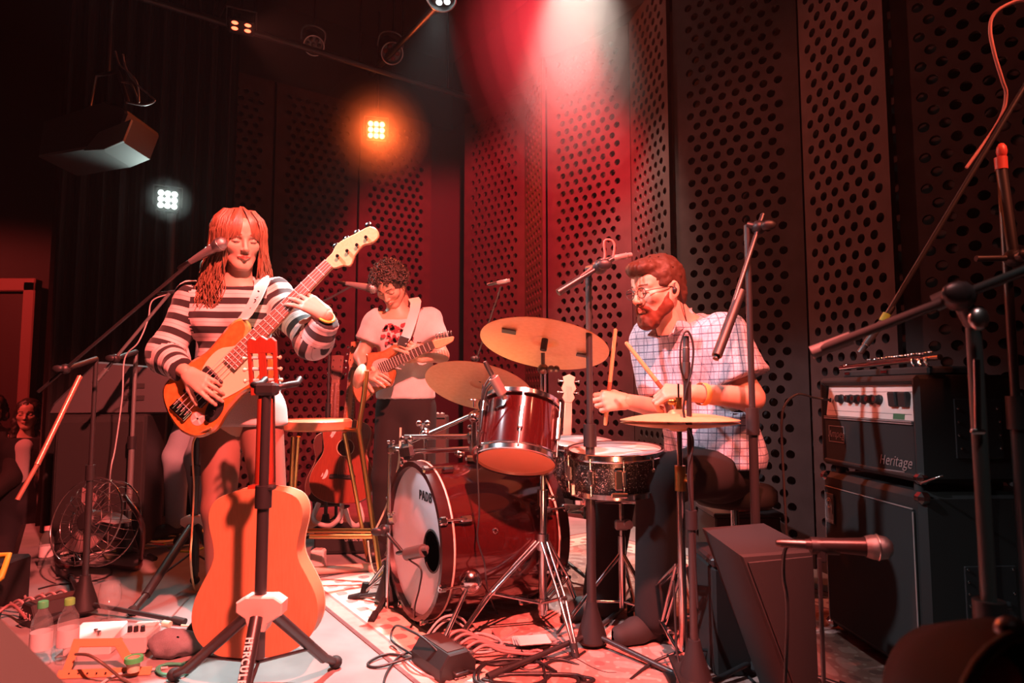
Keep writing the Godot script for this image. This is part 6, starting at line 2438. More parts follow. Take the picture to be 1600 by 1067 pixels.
func rug() -> void:
	var m := mat(Color.WHITE, 0.95)
	m.albedo_texture = rug_texture()
	m.heightmap_enabled = true
	m.heightmap_texture = noise_tex(0.3, Color.BLACK, Color.WHITE, 256, 15)
	m.heightmap_scale = 0.2
	var b := W(self)
	var u0 := 2.45
	var u1 := 5.2
	var v0 := 0.1
	var v1 := 2.02
	var N := 24
	var up := Vector3.UP
	for i in N:
		for j in N:
			var q := []
			var uv := []
			for k in [[0, 0], [1, 0], [1, 1], [0, 1]]:
				var s := float(i + k[0]) / N
				var t := float(j + k[1]) / N
				var h := 0.007 + 0.003 * sin(s * 17.0 + t * 9.0) * sin(t * 13.0)
				if i + k[0] in [0, N] or j + k[1] in [0, N]:
					h = 0.004
				q.append(stage(lerpf(u0, u1, s), lerpf(v0, v1, t), h))
				uv.append(Vector2(t, s))
			b.tri(q[0], q[1], q[2], up, up, up, uv[0], uv[1], uv[2])
			b.tri(q[0], q[2], q[3], up, up, up, uv[0], uv[2], uv[3])
	for s in [[u0, v0, u1, v0], [u0, v1, u1, v1], [u0, v0, u0, v1], [u1, v0, u1, v1]]:
		var a := stage(s[0], s[1], 0.004)
		var c := stage(s[2], s[3], 0.004)
		b.quad(a, c, c - Vector3(0, 0.0035, 0), a - Vector3(0, 0.0035, 0), a - stage((u0 + u1) * 0.5, (v0 + v1) * 0.5))
	meta(put(b, "rug", m, self), "worn reddish oriental rug with a pale border under the drums", "rug")

func bar_chair() -> void:
	var p := ground(520, 893)
	var n := thing("bar_chair", "tall chair with a round wooden seat and brass legs beside the bassist", "chair", p)
	var wd := wood(srgb(0.55, 0.2, 0.10), srgb(0.66, 0.27, 0.14), 0.4, Vector3(3, 20, 3), 81)
	var sc := at(496, 663, 3.15)
	var seat := W(n)
	seat.lathe([Vector2(0, -0.028), Vector2(0.152, -0.028), Vector2(0.163, -0.02), Vector2(0.166, 0.016), Vector2(0.155, 0.026), Vector2(0, 0.026)], Transform3D(Basis(), sc), 40)
	put(seat, "seat", wd, n)
	var legs := [[at(458, 682, 3.1), ground(449, 902)], [at(466, 682, 3.24), ground(452, 880)], [at(538, 676, 3.24), ground(575, 878)]]
	for l in legs:
		var b := W(n)
		b.cyl(l[0], l[1] + Vector3(0, 0.01, 0), 0.0105, 12)
		put(b, "leg", M.brass, n)
	var post := W(n)
	post.tube(spline([at(573, 580, 3.05), at(568, 622, 3.05), at(561, 668, 3.05), at(563, 690, 3.05), at(596, 906, 3.05)], 6), 0.0125, 12)
	put(post, "back_post", M.brass, n)
	var br := W(n)
	br.cyl(at(561, 672, 3.05), sc + Vector3(0.1, -0.02, 0.03), 0.010, 10)
	put(br, "seat_bracket", M.brass, n)
	for r in [[[480, 829, 3.2], [586, 829, 3.1]], [[484, 838, 3.06], [586, 838, 3.06]]]:
		var b := W(n)
		b.cyl(at(r[0][0], r[0][1], r[0][2]), at(r[1][0], r[1][1], r[1][2]), 0.011, 12)
		put(b, "foot_rail", M.brass, n)
	var bk := W(n)
	bk.ball(at(562, 588, 3.12), Vector3(0.028, 0.062, 0.10), 20, Basis(Vector3.UP, 0.35) * Basis(Vector3.BACK, -0.25))
	put(bk, "backrest", mat(srgb(0.66, 0.30, 0.2), 0.5), n)

func bottle(p: Vector3, label: String, water: Material, cap: Material, print_: Material) -> void:
	var n := thing("water_bottle", label, "bottle", p)
	var b := MB.new()
	b.lathe([Vector2(0, 0.002), Vector2(0.028, 0.002), Vector2(0.032, 0.01), Vector2(0.032, 0.05), Vector2(0.030, 0.06), Vector2(0.032, 0.07), Vector2(0.032, 0.125), Vector2(0.028, 0.15), Vector2(0.014, 0.178), Vector2(0.0125, 0.19)], Transform3D(), 24)
	put(b, "body", water, n)
	var c := MB.new()
	c.lathe([Vector2(0.0155, 0.186), Vector2(0.0155, 0.204), Vector2(0.014, 0.207), Vector2(0, 0.207)], Transform3D(), 18)
	put(c, "cap", cap, n)
	var l := MB.new()
	l.lathe([Vector2(0.0325, 0.055), Vector2(0.0325, 0.11)], Transform3D(), 24)
	put(l, "paper_label", print_, n)

func clutter() -> void:
	rug()
	bar_chair()
	# fan lying on its frame near the stage edge
	var fc := at(150, 815, 3.05)
	var ax := Vector3(-0.25, 0.28, 0.93).normalized()
	var fan := thing("floor_fan", "round metal floor fan tilted up beside the stage edge", "fan", Vector3(fc.x, 0, fc.z))
	var FB := along(ax)
	var rad := 0.195
	var shiny := mat(srgb(0.35, 0.33, 0.33), 0.2, 0.9)
	for z in [-0.055, 0.055]:
		for k in [1.0, 0.72, 0.45, 0.22]:
			var g := W(fan)
			g.ring(fc + ax * (z * (1.1 - k * 0.1)), ax, rad * k, 0.004 if k == 1.0 else 0.0018, 40, 6)
			put(g, "guard_ring", shiny, fan)
	for k in 28:
		var a := TAU * k / 28.0
		var dv := FB.x * cos(a) + FB.z * sin(a)
		var g := W(fan)
		g.tube([fc + ax * 0.06 + dv * 0.03, fc + ax * 0.058 + dv * rad * 0.7, fc + ax * 0.02 + dv * rad, fc - ax * 0.05 + dv * rad * 0.98], 0.0014, 5)
		put(g, "guard_wire", shiny, fan)
	for k in 3:
		var a := TAU * k / 3.0 + 0.3
		var bl := W(fan)
		var d0 := FB.x * cos(a) + FB.z * sin(a)
		var d1 := FB.x * cos(a + 0.9) + FB.z * sin(a + 0.9)
		band(bl, [fc + d0 * 0.03, fc + d0.lerp(d1, 0.3) * 0.11 + ax * 0.012, fc + d0.lerp(d1, 0.5) * 0.175], [d1 * 0.6 + ax * 0.4, d1 * 0.6 + ax * 0.5, d1 * 0.6 + ax * 0.5], 0.11, 0.003)
		put(bl, "blade", mat(srgb(0.30, 0.20, 0.20), 0.3, 0.3), fan)
	var hb := W(fan)
	hb.lathe([Vector2(0, 0.07), Vector2(0.04, 0.066), Vector2(0.052, 0.05), Vector2(0.052, -0.05), Vector2(0, -0.06)], Transform3D(FB, fc), 24)
	put(hb, "motor_hub", M.black_plastic, fan)
	var ls := W(fan)
	ls.tube(spline([fc + FB.x * rad * 0.9 * signf(FB.x.x), at(222, 820, 3.0), ground(220, 872, 0.02), ground(212, 888, 0.014), ground(165, 884, 0.014), ground(98, 884, 0.014), ground(90, 866, 0.02), fc - FB.x * rad * 0.95 * signf(FB.x.x)], 6), 0.011, 10)
	put(ls, "tube_stand", mat(srgb(0.14, 0.05, 0.05), 0.3, 0.4), fan)

	# water bottles
	var clear := StandardMaterial3D.new()
	clear.albedo_color = Color(0.85, 0.95, 0.95, 0.06)
	clear.transparency = BaseMaterial3D.TRANSPARENCY_ALPHA
	clear.roughness = 0.08
	var label_m := mat(srgb(0.55, 0.55, 0.56), 0.5)
	var green := mat(srgb(0.06, 0.45, 0.16), 0.4)
	bottle(ground(62, 1040), "clear bottle with a green cap, the left one of two by the pedals", clear, green, label_m)
	bottle(ground(104, 1034), "clear bottle with a green cap, closer to the orange bracket", clear, mat(srgb(0.14, 0.5, 0.10), 0.4), label_m)
	bottle(ground(71, 886), "clear bottle with a white label standing alone by the fan", clear, mat(srgb(0.6, 0.3, 0.3), 0.4), label_m)

	# stemmed glass
	var gp := ground(170, 968)
	var gl := thing("wine_glass", "empty tulip glass standing behind the pedals", "glass", gp)
	var gb := MB.new()
	gb.lathe([Vector2(0.0, 0.004), Vector2(0.028, 0.003), Vector2(0.030, 0.0015), Vector2(0, 0.0)], Transform3D(), 24)
	gb.lathe([Vector2(0.004, 0.003), Vector2(0.0035, 0.03), Vector2(0.010, 0.038), Vector2(0.032, 0.052), Vector2(0.041, 0.075), Vector2(0.040, 0.105), Vector2(0.034, 0.145)], Transform3D(), 28)
	put(gb, "bowl", clear, gl)

	# black multicore box with connectors and a script name on its end
	stage_box(ground(84, 968), -0.55, "black stage box with looping plugs near the stage edge", "fon.x", 0.19)
	stage_box(ground(692, 1046), 0.62, "black stage box full of plugs on the rug before the drums", "", 0.2)

	# pedals: two white ones with switches, the folded metal bracket, green tape roll
	var pw := mat(srgb(0.66, 0.6, 0.58), 0.45)
	var pq := ground(160, 1012)
	var pd := thing("effects_pedal", "wide pale effects pedal with a meter window on the bracket", "effects pedal", pq, Basis(Vector3.UP, 0.12))
	var b1 := MB.new()
	b1.slab(PackedVector2Array([Vector2(-0.06, 0), Vector2(0.06, 0), Vector2(0.06, 0.07), Vector2(-0.06, 0.048)]), 0.155, 0.004, Transform3D(Basis(Vector3(0, 0, -1), Vector3.UP, Vector3.RIGHT), Vector3(-0.10, 0, 0)), false)
	put(b1, "case", pw, pd)
	var b2 := MB.new()
	b2.box(Vector3(-0.07, 0.058, -0.012), Vector3(0.045, 0.004, 0.035), 0.001, Basis(Vector3.RIGHT, 0.18))
	put(b2, "meter_window", M.black_plastic, pd)
	for s in [[-0.02, 0.01], [0.0, 0.03]]:
		var k := MB.new()
		k.cyl(Vector3(s[0], 0.05, s[1]), Vector3(s[0], 0.068, s[1]), 0.007, 12)
		put(k, "foot_switch", M.chrome, pd)
	var pd2 := thing("effects_pedal", "narrow white effects pedal with two knobs beside the grey cloth", "effects pedal", ground(220, 1012), Basis(Vector3.UP, 0.12))
	var c1 := MB.new()
	c1.box(Vector3(0, 0.032, 0), Vector3(0.085, 0.062, 0.13), 0.006)
	put(c1, "case", mat(srgb(0.5, 0.5, 0.5), 0.4), pd2)
	var c2 := MB.new()
	c2.box(Vector3(0.0, 0.066, -0.035), Vector3(0.075, 0.012, 0.045), 0.002)
	put(c2, "panel", pw, pd2)
	for s in [-0.03, -0.01, 0.012]:
		var k := MB.new()
		k.lathe([Vector2(0.008, 0.062), Vector2(0.007, 0.082), Vector2(0, 0.083)], Transform3D(Basis(), Vector3(s, 0, 0.02)), 12)
		put(k, "knob", M.black_plastic, pd2)
	var brk := thing("pedal_bracket", "orange punched-metal bracket with slanted strut in front of the pedals", "bracket", ground(168, 1046), Basis(Vector3.UP, 0.05))
	var om := mat(srgb(0.62, 0.26, 0.12), 0.45)
	# a frame of flat bars seen from above: left post, top bar, slanted strut, base bar
	for s in [[-0.095, 0.0, 0.03, 0.13, 0.0], [0.0, 0.06, 0.16, 0.026, 0.0], [0.01, -0.058, 0.24, 0.026, 0.0]]:
		pass
	var bars := [[Vector3(-0.10, 0.085, 0.0), Vector3(-0.10, 0.002, 0.06)], [Vector3(-0.105, 0.085, 0.0), Vector3(0.03, 0.085, 0.0)], [Vector3(0.03, 0.085, 0.0), Vector3(0.105, 0.014, 0.04)], [Vector3(-0.11, 0.012, 0.06), Vector3(0.15, 0.012, 0.045)]]
	for s in bars:
		var bb := MB.new()
		var dv: Vector3 = s[1] - s[0]
		bb.box((s[0] + s[1]) * 0.5, Vector3(0.026, dv.length() + 0.02, 0.004), 0.001, along(dv, Vector3(0, 0.55, 0.83)))
		put(bb, "bar", om, brk)
	var dot := MB.new()
	dot.cyl(Vector3(0, 0, -0.001), Vector3(0, 0, 0.001), 0.0028, 8)
	var dm := dot.build()
	for k in 8:
		share(dm, "hole_shade_dot", M.black_matte, brk, Transform3D(Basis(Vector3.RIGHT, -0.4), Vector3(-0.085 + k * 0.028, 0.014, 0.0595)))  # dark discs stand in for the shade inside the holes
	var tr := thing("tape_roll", "small green tape roll on the bracket", "tape", ground(209, 1033, 0.05))
	var tb := MB.new()
	tb.lathe([Vector2(0.018, 0.0), Vector2(0.027, 0.0), Vector2(0.027, 0.014), Vector2(0.018, 0.014), Vector2(0.018, 0.0)], Transform3D(), 24)
	put(tb, "roll", mat(srgb(0.06, 0.5, 0.14), 0.5), tr)
	var tc := MB.new()
	tc.lathe([Vector2(0.018, -0.03), Vector2(0.0178, 0.012), Vector2(0.016, 0.012), Vector2(0.016, -0.03)], Transform3D(), 20)
	put(tc, "core", M.cream, tr)
	var lump := Field.new(Vector3(-0.12, -0.01, -0.10), Vector3(0.12, 0.11, 0.10), 0.006)
	lump.ell(Vector3(0, 0.035, 0), Vector3(0.085, 0.042, 0.06), Basis(Vector3.UP, 0.3), 0.02)
	lump.ell(Vector3(-0.03, 0.045, 0.01), Vector3(0.05, 0.045, 0.045), Basis(), 0.02)
	var nz := FastNoiseLite.new()
	nz.seed = 3
	nz.frequency = 14.0
	lump.noise(nz, 0.012)
	var ct := thing("folded_cloth", "crumpled grey cloth lying beside the pedals", "cloth", ground(276, 1022))
	var cm := MB.new()
	lump.mesh(cm)
	put(cm, "fabric", grain(mat(Color.WHITE, 0.95), noise_tex(0.2, srgb(0.14, 0.15, 0.17), srgb(0.2, 0.21, 0.23), 128, 17), Vector3.ONE * 8.0), ct)
	# yellow-edged case beyond the stage edge
	var yc := thing("equipment_case", "dark case with a yellow edge below the stage at the far left", "case", at(-8, 900, 2.7))
	var yb := W(yc)
	yb.box(at(-22, 905, 2.75) + Vector3(-0.02, -0.42, 0), Vector3(0.2, 0.98, 0.3), 0.01)
	put(yb, "box", M.black_plastic, yc)
	var ye := W(yc)
	ye.tube([at(-30, 870, 2.6), at(14, 867, 2.6), at(2, 902, 2.55), at(-30, 925, 2.5)], 0.012, 8)
	put(ye, "edge_trim", mat(srgb(0.6, 0.52, 0.05), 0.5), yc)
	# black amplifier-like box with lettering behind the chair
	var cl := thing("power_box", "low black rack box with white lettering behind the chair", "rack box", ground(548, 866), Basis(Vector3.UP, 0.08))
	var clb := MB.new()
	clb.box(Vector3(0, 0.07, -0.1), Vector3(0.40, 0.13, 0.22), 0.008)
	put(clb, "case", M.black_plastic, cl)
	var plate := MB.new()
	plate.box(Vector3(0, 0.07, 0.012), Vector3(0.38, 0.10, 0.004), 0.001)
	put(plate, "front_plate", M.black_matte, cl)
	words("classic III", 0.026, M.white_plastic, cl, Transform3D(Basis(), Vector3(0.02, 0.085, 0.0155)))
	var cr := thing("cream_tube", "pale cardboard tube lying across the rug's far end", "tube", ground(525, 888))
	var crb := W(cr)
	crb.cyl(ground(430, 896, 0.022), ground(582, 886, 0.022), 0.021, 16)
	put(crb, "roll", mat(srgb(0.6, 0.42, 0.34), 0.6), cr)
	var wb := thing("white_block", "small white power adapter beside the classical guitar", "power adapter", ground(497, 886))
	var wbb := MB.new()
	wbb.box(Vector3(0, 0.045, 0), Vector3(0.07, 0.09, 0.06), 0.008)
	put(wbb, "case", M.white_plastic, wb)
	var wpr := MB.new()
	wpr.box(Vector3(0, 0.092, 0), Vector3(0.04, 0.006, 0.03), 0.002)
	put(wpr, "top_plate", mat(srgb(0.3, 0.3, 0.3), 0.5), wb)
	# folded towel under the ride stand
	var tw := thing("folded_towel", "folded white towel on the rug under the ride stand", "towel", ground(832, 998))
	for k in 3:
		var tt := W(tw)
		tt.box(ground(830, 1000, 0.014 + k * 0.012) + Vector3(0.004 * k, 0, 0), Vector3(0.135 - 0.01 * k, 0.011, 0.075), 0.005, Basis(Vector3.UP, 0.1 + 0.05 * k))
		put(tt, "fold", mat(srgb(0.62, 0.55, 0.52), 0.9), tw)
	# small black combo behind the guitarist's legs
	var kb := thing("small_amplifier", "small dark practice amplifier behind the guitarist", "amplifier", Vector3(at(684, 660, 3.9).x, 0, -3.95))
	var kbb := W(kb)
	kbb.box(Vector3(at(684, 660, 3.9).x, 0.395, -3.95), Vector3(0.11, 0.72, 0.16), 0.008)
	put(kbb, "case", mat(srgb(0.05, 0.03, 0.026), 0.6), kb)
	var kbp := W(kb)
	kbp.box(at(684, 649, 3.86), Vector3(0.085, 0.028, 0.01), 0.002)
	put(kbp, "control_strip", M.steel, kb)
	for s in [-0.025, 0.0, 0.025]:
		var kk := W(kb)
		kk.ball(at(684, 647, 3.85) + Vector3(s, 0.004, 0), 0.007, 8)
		put(kk, "knob", M.white_plastic, kb)
	# wooden box behind the drummer
	var bx := thing("wooden_box", "orange wooden box on the black riser behind the drummer", "box", at(1152, 792, 3.12), Basis(Vector3.UP, 0.35))
	var bxb := MB.new()
	bxb.box(Vector3(0, 0.045, 0), Vector3(0.19, 0.09, 0.24), 0.006)
	put(bxb, "body", wood(srgb(0.5, 0.14, 0.05), srgb(0.6, 0.2, 0.08), 0.5, Vector3(3, 20, 3), 83), bx)
	var bxl := MB.new()
	bxl.box(Vector3(0, 0.095, 0), Vector3(0.2, 0.016, 0.25), 0.004)
	put(bxl, "lid", wood(srgb(0.54, 0.17, 0.07), srgb(0.64, 0.24, 0.1), 0.5, Vector3(3, 20, 3), 84), bx)
	var rp := at(1152, 792, 3.12)
	var rz := thing("riser_block", "black riser block under the wooden box", "riser", Vector3(rp.x, 0, rp.z))
	var rzb := W(rz)
	rzb.box(Vector3(rp.x, rp.y * 0.5 - 0.01, rp.z), Vector3(0.3, rp.y - 0.02, 0.28), 0.008)
	put(rzb, "block", M.black_matte, rz)
	var rzt := W(rz)
	rzt.box(Vector3(rp.x, rp.y - 0.012, rp.z), Vector3(0.32, 0.02, 0.3), 0.004)
	put(rzt, "top_board", M.black_plastic, rz)
	cables()
	# two things almost touching the lens
	var pr := at(1628, 1150, 0.55)
	var pl := par_can(pr, pr + Vector3(0.05, 0.12, 0.8), 0.088, 0.12, mat(srgb(0.75, 0.1, 0.16), 0.3), "blurred dark wash lamp close at the lower right corner", 7, false)
	pl.get_node("housing").material_override = M.black_matte
	pl.get_node("rim").material_override = mat(srgb(0.10, 0.13, 0.12), 0.7)
	var kb2 := W(pl)
	kb2.ball(at(1580, 984, 0.55), Vector3(0.013, 0.011, 0.011), 14)
	put(kb2, "yoke_knob", M.steel, pl)
	var ps := W(pl)
	ps.cyl(Vector3(pr.x, 0.01, pr.z - 0.05), Vector3(pr.x, pr.y - 0.08, pr.z - 0.05), 0.014, 12)
	ps.lathe([Vector2(0, 0.03), Vector2(0.03, 0.03), Vector2(0.16, 0.012), Vector2(0.16, 0.0), Vector2(0, 0)], Transform3D(Basis(), Vector3(pr.x, 0, pr.z - 0.05)), 24)
	put(ps, "floor_stand", M.black_metal, pl)
	var sh := thing("equipment_case", "blurred grey-green padded case close at the lower left corner", "case", at(2, 1120, 0.8), Basis(Vector3.BACK, -0.74))
	var shb := MB.new()
	shb.box(Vector3(0, -0.02, 0), Vector3(0.5, 0.12, 0.2), 0.05)
	put(shb, "padded_shell", mat(srgb(0.03, 0.045, 0.042), 0.85), sh)
	var shz := MB.new()
	shz.tube([Vector3(-0.26, -0.02, 0.1), Vector3(0.26, -0.02, 0.1)], 0.005, 8)
	put(shz, "zip", M.black_plastic, sh)
	var ss := W(sh)
	var sp := at(2, 1120, 0.8)
	ss.box(Vector3(sp.x - 0.06, sp.y * 0.5 - 0.08, sp.z), Vector3(0.24, sp.y - 0.16, 0.16), 0.01)
	put(ss, "plinth", M.black_matte, sh)

func stage_box(p: Vector3, yaw: float, label: String, text: String, length: float) -> void:
	var n := thing("stage_box", label, "stage box", p, Basis(Vector3.UP, yaw))
	var b := MB.new()
	b.slab(PackedVector2Array([Vector2(-0.065, 0), Vector2(0.065, 0), Vector2(0.065, 0.045), Vector2(0.035, 0.085), Vector2(-0.035, 0.085), Vector2(-0.065, 0.045)]), length, 0.005, Transform3D(Basis(), Vector3(0, 0, -length * 0.5)), false)
	put(b, "case", M.black_plastic, n)
	var e := MB.new()
	e.box(Vector3(0, 0.0862, 0), Vector3(0.06, 0.002, length * 0.8), 0.0)
	put(e, "top_plate", mat(srgb(0.09, 0.05, 0.045), 0.4, 0.4), n)
	var s := MB.new()
	s.cyl(Vector3(0, 0, -0.006), Vector3(0, 0, 0.008), 0.011, 12)
	var sm := s.build()
	var sd := -1.0 if text else 1.0
	for k in 5:
		var z := -length * 0.4 + k * length * 0.2
		share(sm, "socket", M.steel, n, Transform3D(Basis(Vector3(0, 0, -1), Vector3.UP, Vector3.RIGHT), Vector3(sd * 0.055, 0.062, z)))
		var q := n.transform * Vector3(sd * 0.06, 0.064, z)
		var o := n.transform.basis * Vector3(sd, 0, 0.1)
		cable("plug_cable", "pinkish plug cable %s of the row leaving the %s" % [["first", "second", "third", "fourth", "fifth"][k], "box near the stage edge" if text else "box on the rug"], [q, q + o * 0.05 + Vector3(0, 0.014, 0), q + o * 0.12 + Vector3(0, -0.02, 0), Vector3(q.x, 0.01, q.z) + o * (0.18 + 0.02 * k), Vector3(q.x, 0.01, q.z) + o * (0.28 + 0.03 * k) + Vector3(0, 0, -0.08 + 0.02 * k)], mat(srgb(0.34, 0.22, 0.22), 0.45), 0.0055, "plugs of the stage boxes")
	var h := MB.new()
	h.tube([Vector3(-0.02, 0.03, length * 0.5), Vector3(-0.02, 0.03, length * 0.5 + 0.02), Vector3(0.02, 0.03, length * 0.5 + 0.02), Vector3(0.02, 0.03, length * 0.5)], 0.004, 6)
	put(h, "grip", M.black_metal, n)
	if text:
		words(text, 0.04, mat(srgb(0.6, 0.5, 0.48), 0.5), n, Transform3D(Basis(), Vector3(-0.005, 0.045, length * 0.5 + 0.001)), 0.3)

func loops(cx: float, cy: float, rx: float, ry: float, turns: int, seed_: int, h := 0.006) -> Array:
	var r := RandomNumberGenerator.new()
	r.seed = seed_
	var out := []
	for k in turns * 8 + 1:
		var a := TAU * k / 8.0
		var s := 1.0 + r.randf_range(-0.16, 0.16)
		out.append(ground(cx + cos(a) * rx * s + r.randf_range(-4, 4), cy + sin(a) * ry * s, h + 0.0028 * (k / 8) + r.randf_range(0, 0.004)))
	return out

func cables() -> void:
	var pale := mat(srgb(0.40, 0.40, 0.41), 0.45)
	var rosy := mat(srgb(0.30, 0.16, 0.16), 0.45)
	cable("stage_cable", "black cable lifting in a tall loop left of the stage box on the rug", floor_pts([[700, 1035, 0.05], [665, 1000, 0.10], [640, 985, 0.11], [618, 978, 0.07], [612, 1000, 0.03], [640, 1020, 0.02], [690, 1050, 0.01]]), M.cable, 0.0042)
	cable("stage_cable", "black cable sweeping furthest left off the rug in a wide bow", floor_pts([[680, 1060, 0.008], [640, 1030, 0.01], [605, 1022, 0.01], [575, 1036, 0.006], [590, 1042, 0.006], [640, 1028, 0.02], [700, 1015, 0.05]]), M.cable, 0.0042)
	cable("stage_cable", "black cable bending down the rug border to the picture's edge", floor_pts([[655, 1015, 0.03], [625, 1025, 0.012], [605, 1050, 0.006], [600, 1075, 0.006], [615, 1100, 0.006]]), M.cable, 0.0042)
	cable("stage_cable", "pale grey cable arching from the spur foot to the ride stand leg", floor_pts([[662, 1003, 0.02], [672, 985, 0.06], [690, 966, 0.09], [712, 962, 0.09], [728, 975, 0.05], [720, 1000, 0.01]]), pale, 0.0045)
	cable("stage_cable", "second pale grey cable arching beside the first before the bass drum", floor_pts([[668, 1006, 0.02], [682, 982, 0.06], [705, 968, 0.07], [732, 985, 0.03], [752, 1000, 0.008], [800, 1005, 0.006]]), pale, 0.0045)
	cable("stage_cable", "pale pair of cables curving in front of the stage box on the rug", floor_pts([[625, 1022, 0.008], [655, 1040, 0.008], [690, 1056, 0.008], [740, 1066, 0.006], [800, 1070, 0.006]]), pale, 0.0042)
	cable("stage_cable", "pale cable just below that pair along the picture's edge", floor_pts([[630, 1030, 0.008], [660, 1052, 0.008], [700, 1066, 0.008], [760, 1078, 0.006]]), pale, 0.0042)
	cable("stage_cable", "dark cable heaped in loose loops right of the stage box on the rug", loops(770, 1022, 45, 16, 3, 4), M.cable, 0.005)
	cable("stage_cable", "reddish cable in small loops before the ride stand", loops(822, 1026, 26, 14, 2, 5), rosy, 0.0042)
	cable("stage_cable", "black cable coiled round the foot of the thick black stand", loops(865, 1018, 40, 13, 2, 6), M.cable, 0.005)
	cable("stage_cable", "black bundle of cable at the lower edge under the thick stand", loops(840, 1062, 75, 10, 3, 7), M.cable, 0.0055)
	cable("stage_cable", "pale cable knotted in loops over the others beside the stage box", loops(745, 1005, 38, 14, 2, 31, 0.012), pale, 0.0045)
	cable("stage_cable", "black cable making a wide ring at the lower edge left of the thick stand", loops(800, 1050, 60, 22, 2, 32, 0.01), M.cable, 0.005)
	cable("stage_cable", "reddish cable trailing from the ride stand towards the lower edge", floor_pts([[770, 985, 0.02], [790, 1010], [812, 1022, 0.02], [842, 1016, 0.02], [858, 1035], [845, 1060], [860, 1085]]), rosy, 0.005)
	cable("stage_cable", "black cable trailing left of the drum pedal to the stage box", floor_pts([[720, 1045, 0.03], [760, 1052], [800, 1040, 0.015], [830, 1048], [870, 1030, 0.015], [905, 1040]]), M.cable, 0.005)
	cable("stage_cable", "black cable winding from the drums towards the wedge monitor", floor_pts([[985, 1062, 0.006], [1020, 1035, 0.02], [1070, 1016, 0.05], [1110, 1018, 0.05], [1150, 1040, 0.02], [1180, 1068, 0.006]]), M.cable, 0.005)
	cable("stage_cable", "thin dark cable crossing from the towel to the hi-hat stand", floor_pts([[860, 1005], [900, 1030], [950, 1052], [1010, 1045], [1060, 1060], [1120, 1075]]), M.cable, 0.004)
	cable("stage_cable", "red cable lying by the fan's foot", floor_pts([[205, 856], [240, 851], [262, 852], [300, 849], [330, 846]]), M.red_cable, 0.006)
	cable("stage_cable", "white cable heaped behind the fan in flat loops", loops(250, 838, 36, 9, 3, 12), M.white_cable, 0.006)
	cable("stage_cable", "white cable coiled beside the lone bottle", loops(95, 856, 17, 9, 4, 14, 0.01), M.white_cable, 0.006)
	cable("stage_cable", "lime green cable bundled under the fan", loops(168, 856, 18, 5, 3, 15, 0.01), M.lime_cable, 0.005)
	cable("stage_cable", "lime green cable by the white heap behind the empty stand", floor_pts([[225, 848], [245, 842], [268, 858], [296, 862], [318, 856]]), M.lime_cable, 0.006)
	cable("stage_cable", "grey cable heaped on the white loops behind the fan", loops(262, 846, 44, 8, 2, 16, 0.014), M.grey_cable, 0.005)
	cable("stage_cable", "thin black cable snaking over the floor in front of the fan", floor_pts([[60, 920], [90, 913], [130, 910], [165, 902], [174, 890], [160, 865], [140, 845]]), M.cable, 0.004)
	cable("stage_cable", "thin black cable curling from the stage box to the fan's bottle", floor_pts([[120, 918], [105, 905], [88, 896], [80, 885]]), M.cable, 0.004)
	cable("stage_cable", "green cable looped under the grey cloth", loops(270, 1046, 24, 9, 2, 18), M.green_cable, 0.0045)
	cable("stage_cable", "green cable running from the cloth to the picture's left", floor_pts([[285, 1036], [320, 1028], [350, 1010], [400, 1002]]), M.green_cable, 0.0045)
	cable("stage_cable", "pale cable arching in front of the orange bracket", floor_pts([[150, 1075], [180, 1055, 0.01], [225, 1048, 0.01], [262, 1043]]), M.grey_cable, 0.0045)
	cable("stage_cable", "dark cable hanging over the orange bracket", floor_pts([[118, 1022, 0.07], [140, 1024, 0.09], [165, 1040, 0.06], [190, 1060, 0.008], [215, 1075]]), mat(srgb(0.1, 0.08, 0.06), 0.45), 0.0045)
	cable("stage_cable", "cream cable from the stand leg to the classical guitar", floor_pts([[283, 977, 0.012], [310, 978, 0.006], [345, 973, 0.006], [390, 960, 0.006]]), M.cream, 0.004)
	cable("stage_cable", "pinkish cable dropping over the stage edge at the far left", floor_pts([[40, 965, 0.04], [20, 945, 0.06], [0, 955, 0.04], [-30, 980]]), rosy, 0.006)
	cable("stage_cable", "thin cable lying behind the chair across the rug's far end", floor_pts([[490, 905], [530, 897], [565, 892], [590, 900], [612, 905]]), M.cable, 0.004)
	cable("stage_cable", "pale cable hanging beside the chair's back post", [at(575, 845, 3.0), at(578, 870, 3.0), at(585, 895, 3.0), ground(605, 915)], M.cream, 0.004)
	cable("stage_cable", "pale cable slanting down by the drum rack's leg", [at(626, 668, 2.75), at(622, 730, 2.75), at(604, 790, 2.78), at(588, 825, 2.8)], M.cream, 0.0045)


# ---------------------------------------------------------------- people
class Flat extends Look:
	var c := Color.WHITE
	func paint(_p: Vector3, _k: int) -> Array:
		return [Vector2.ZERO, c]

class Face extends Look:
	var skin := Color.WHITE
	var lip := Color.WHITE
	var brow := Color.WHITE
	var lash := Color.BLACK
	var stubble := 0.0
	func paint(p: Vector3, _k: int) -> Array:
		var c := skin
		var ax := absf(p.x)
		if p.z > 0.05:
			# lips
			var lw := 0.024
			if ax < lw:
				var mid := -0.0575 - ax * ax * 1.5
				if absf(p.y - mid) < 0.0022:
					c = lip.lerp(lash, 0.55)
				elif absf(p.y - mid) < 0.0075 * (1.0 - ax / lw * 0.7):
					c = lip
			# eyebrows
			var by := 0.027 - (ax - 0.03) * (ax - 0.03) * 8.0
			if ax > 0.014 and ax < 0.047 and absf(p.y - by) < 0.0035:
				c = brow
			# lowered lids: the line of the lashes
			var ly := -0.0035 + (ax - 0.031) * (ax - 0.031) * 10.0
			if ax > 0.017 and ax < 0.046 and absf(p.y - ly) < 0.0022:
				c = lash
		return [Vector2.ZERO, c]

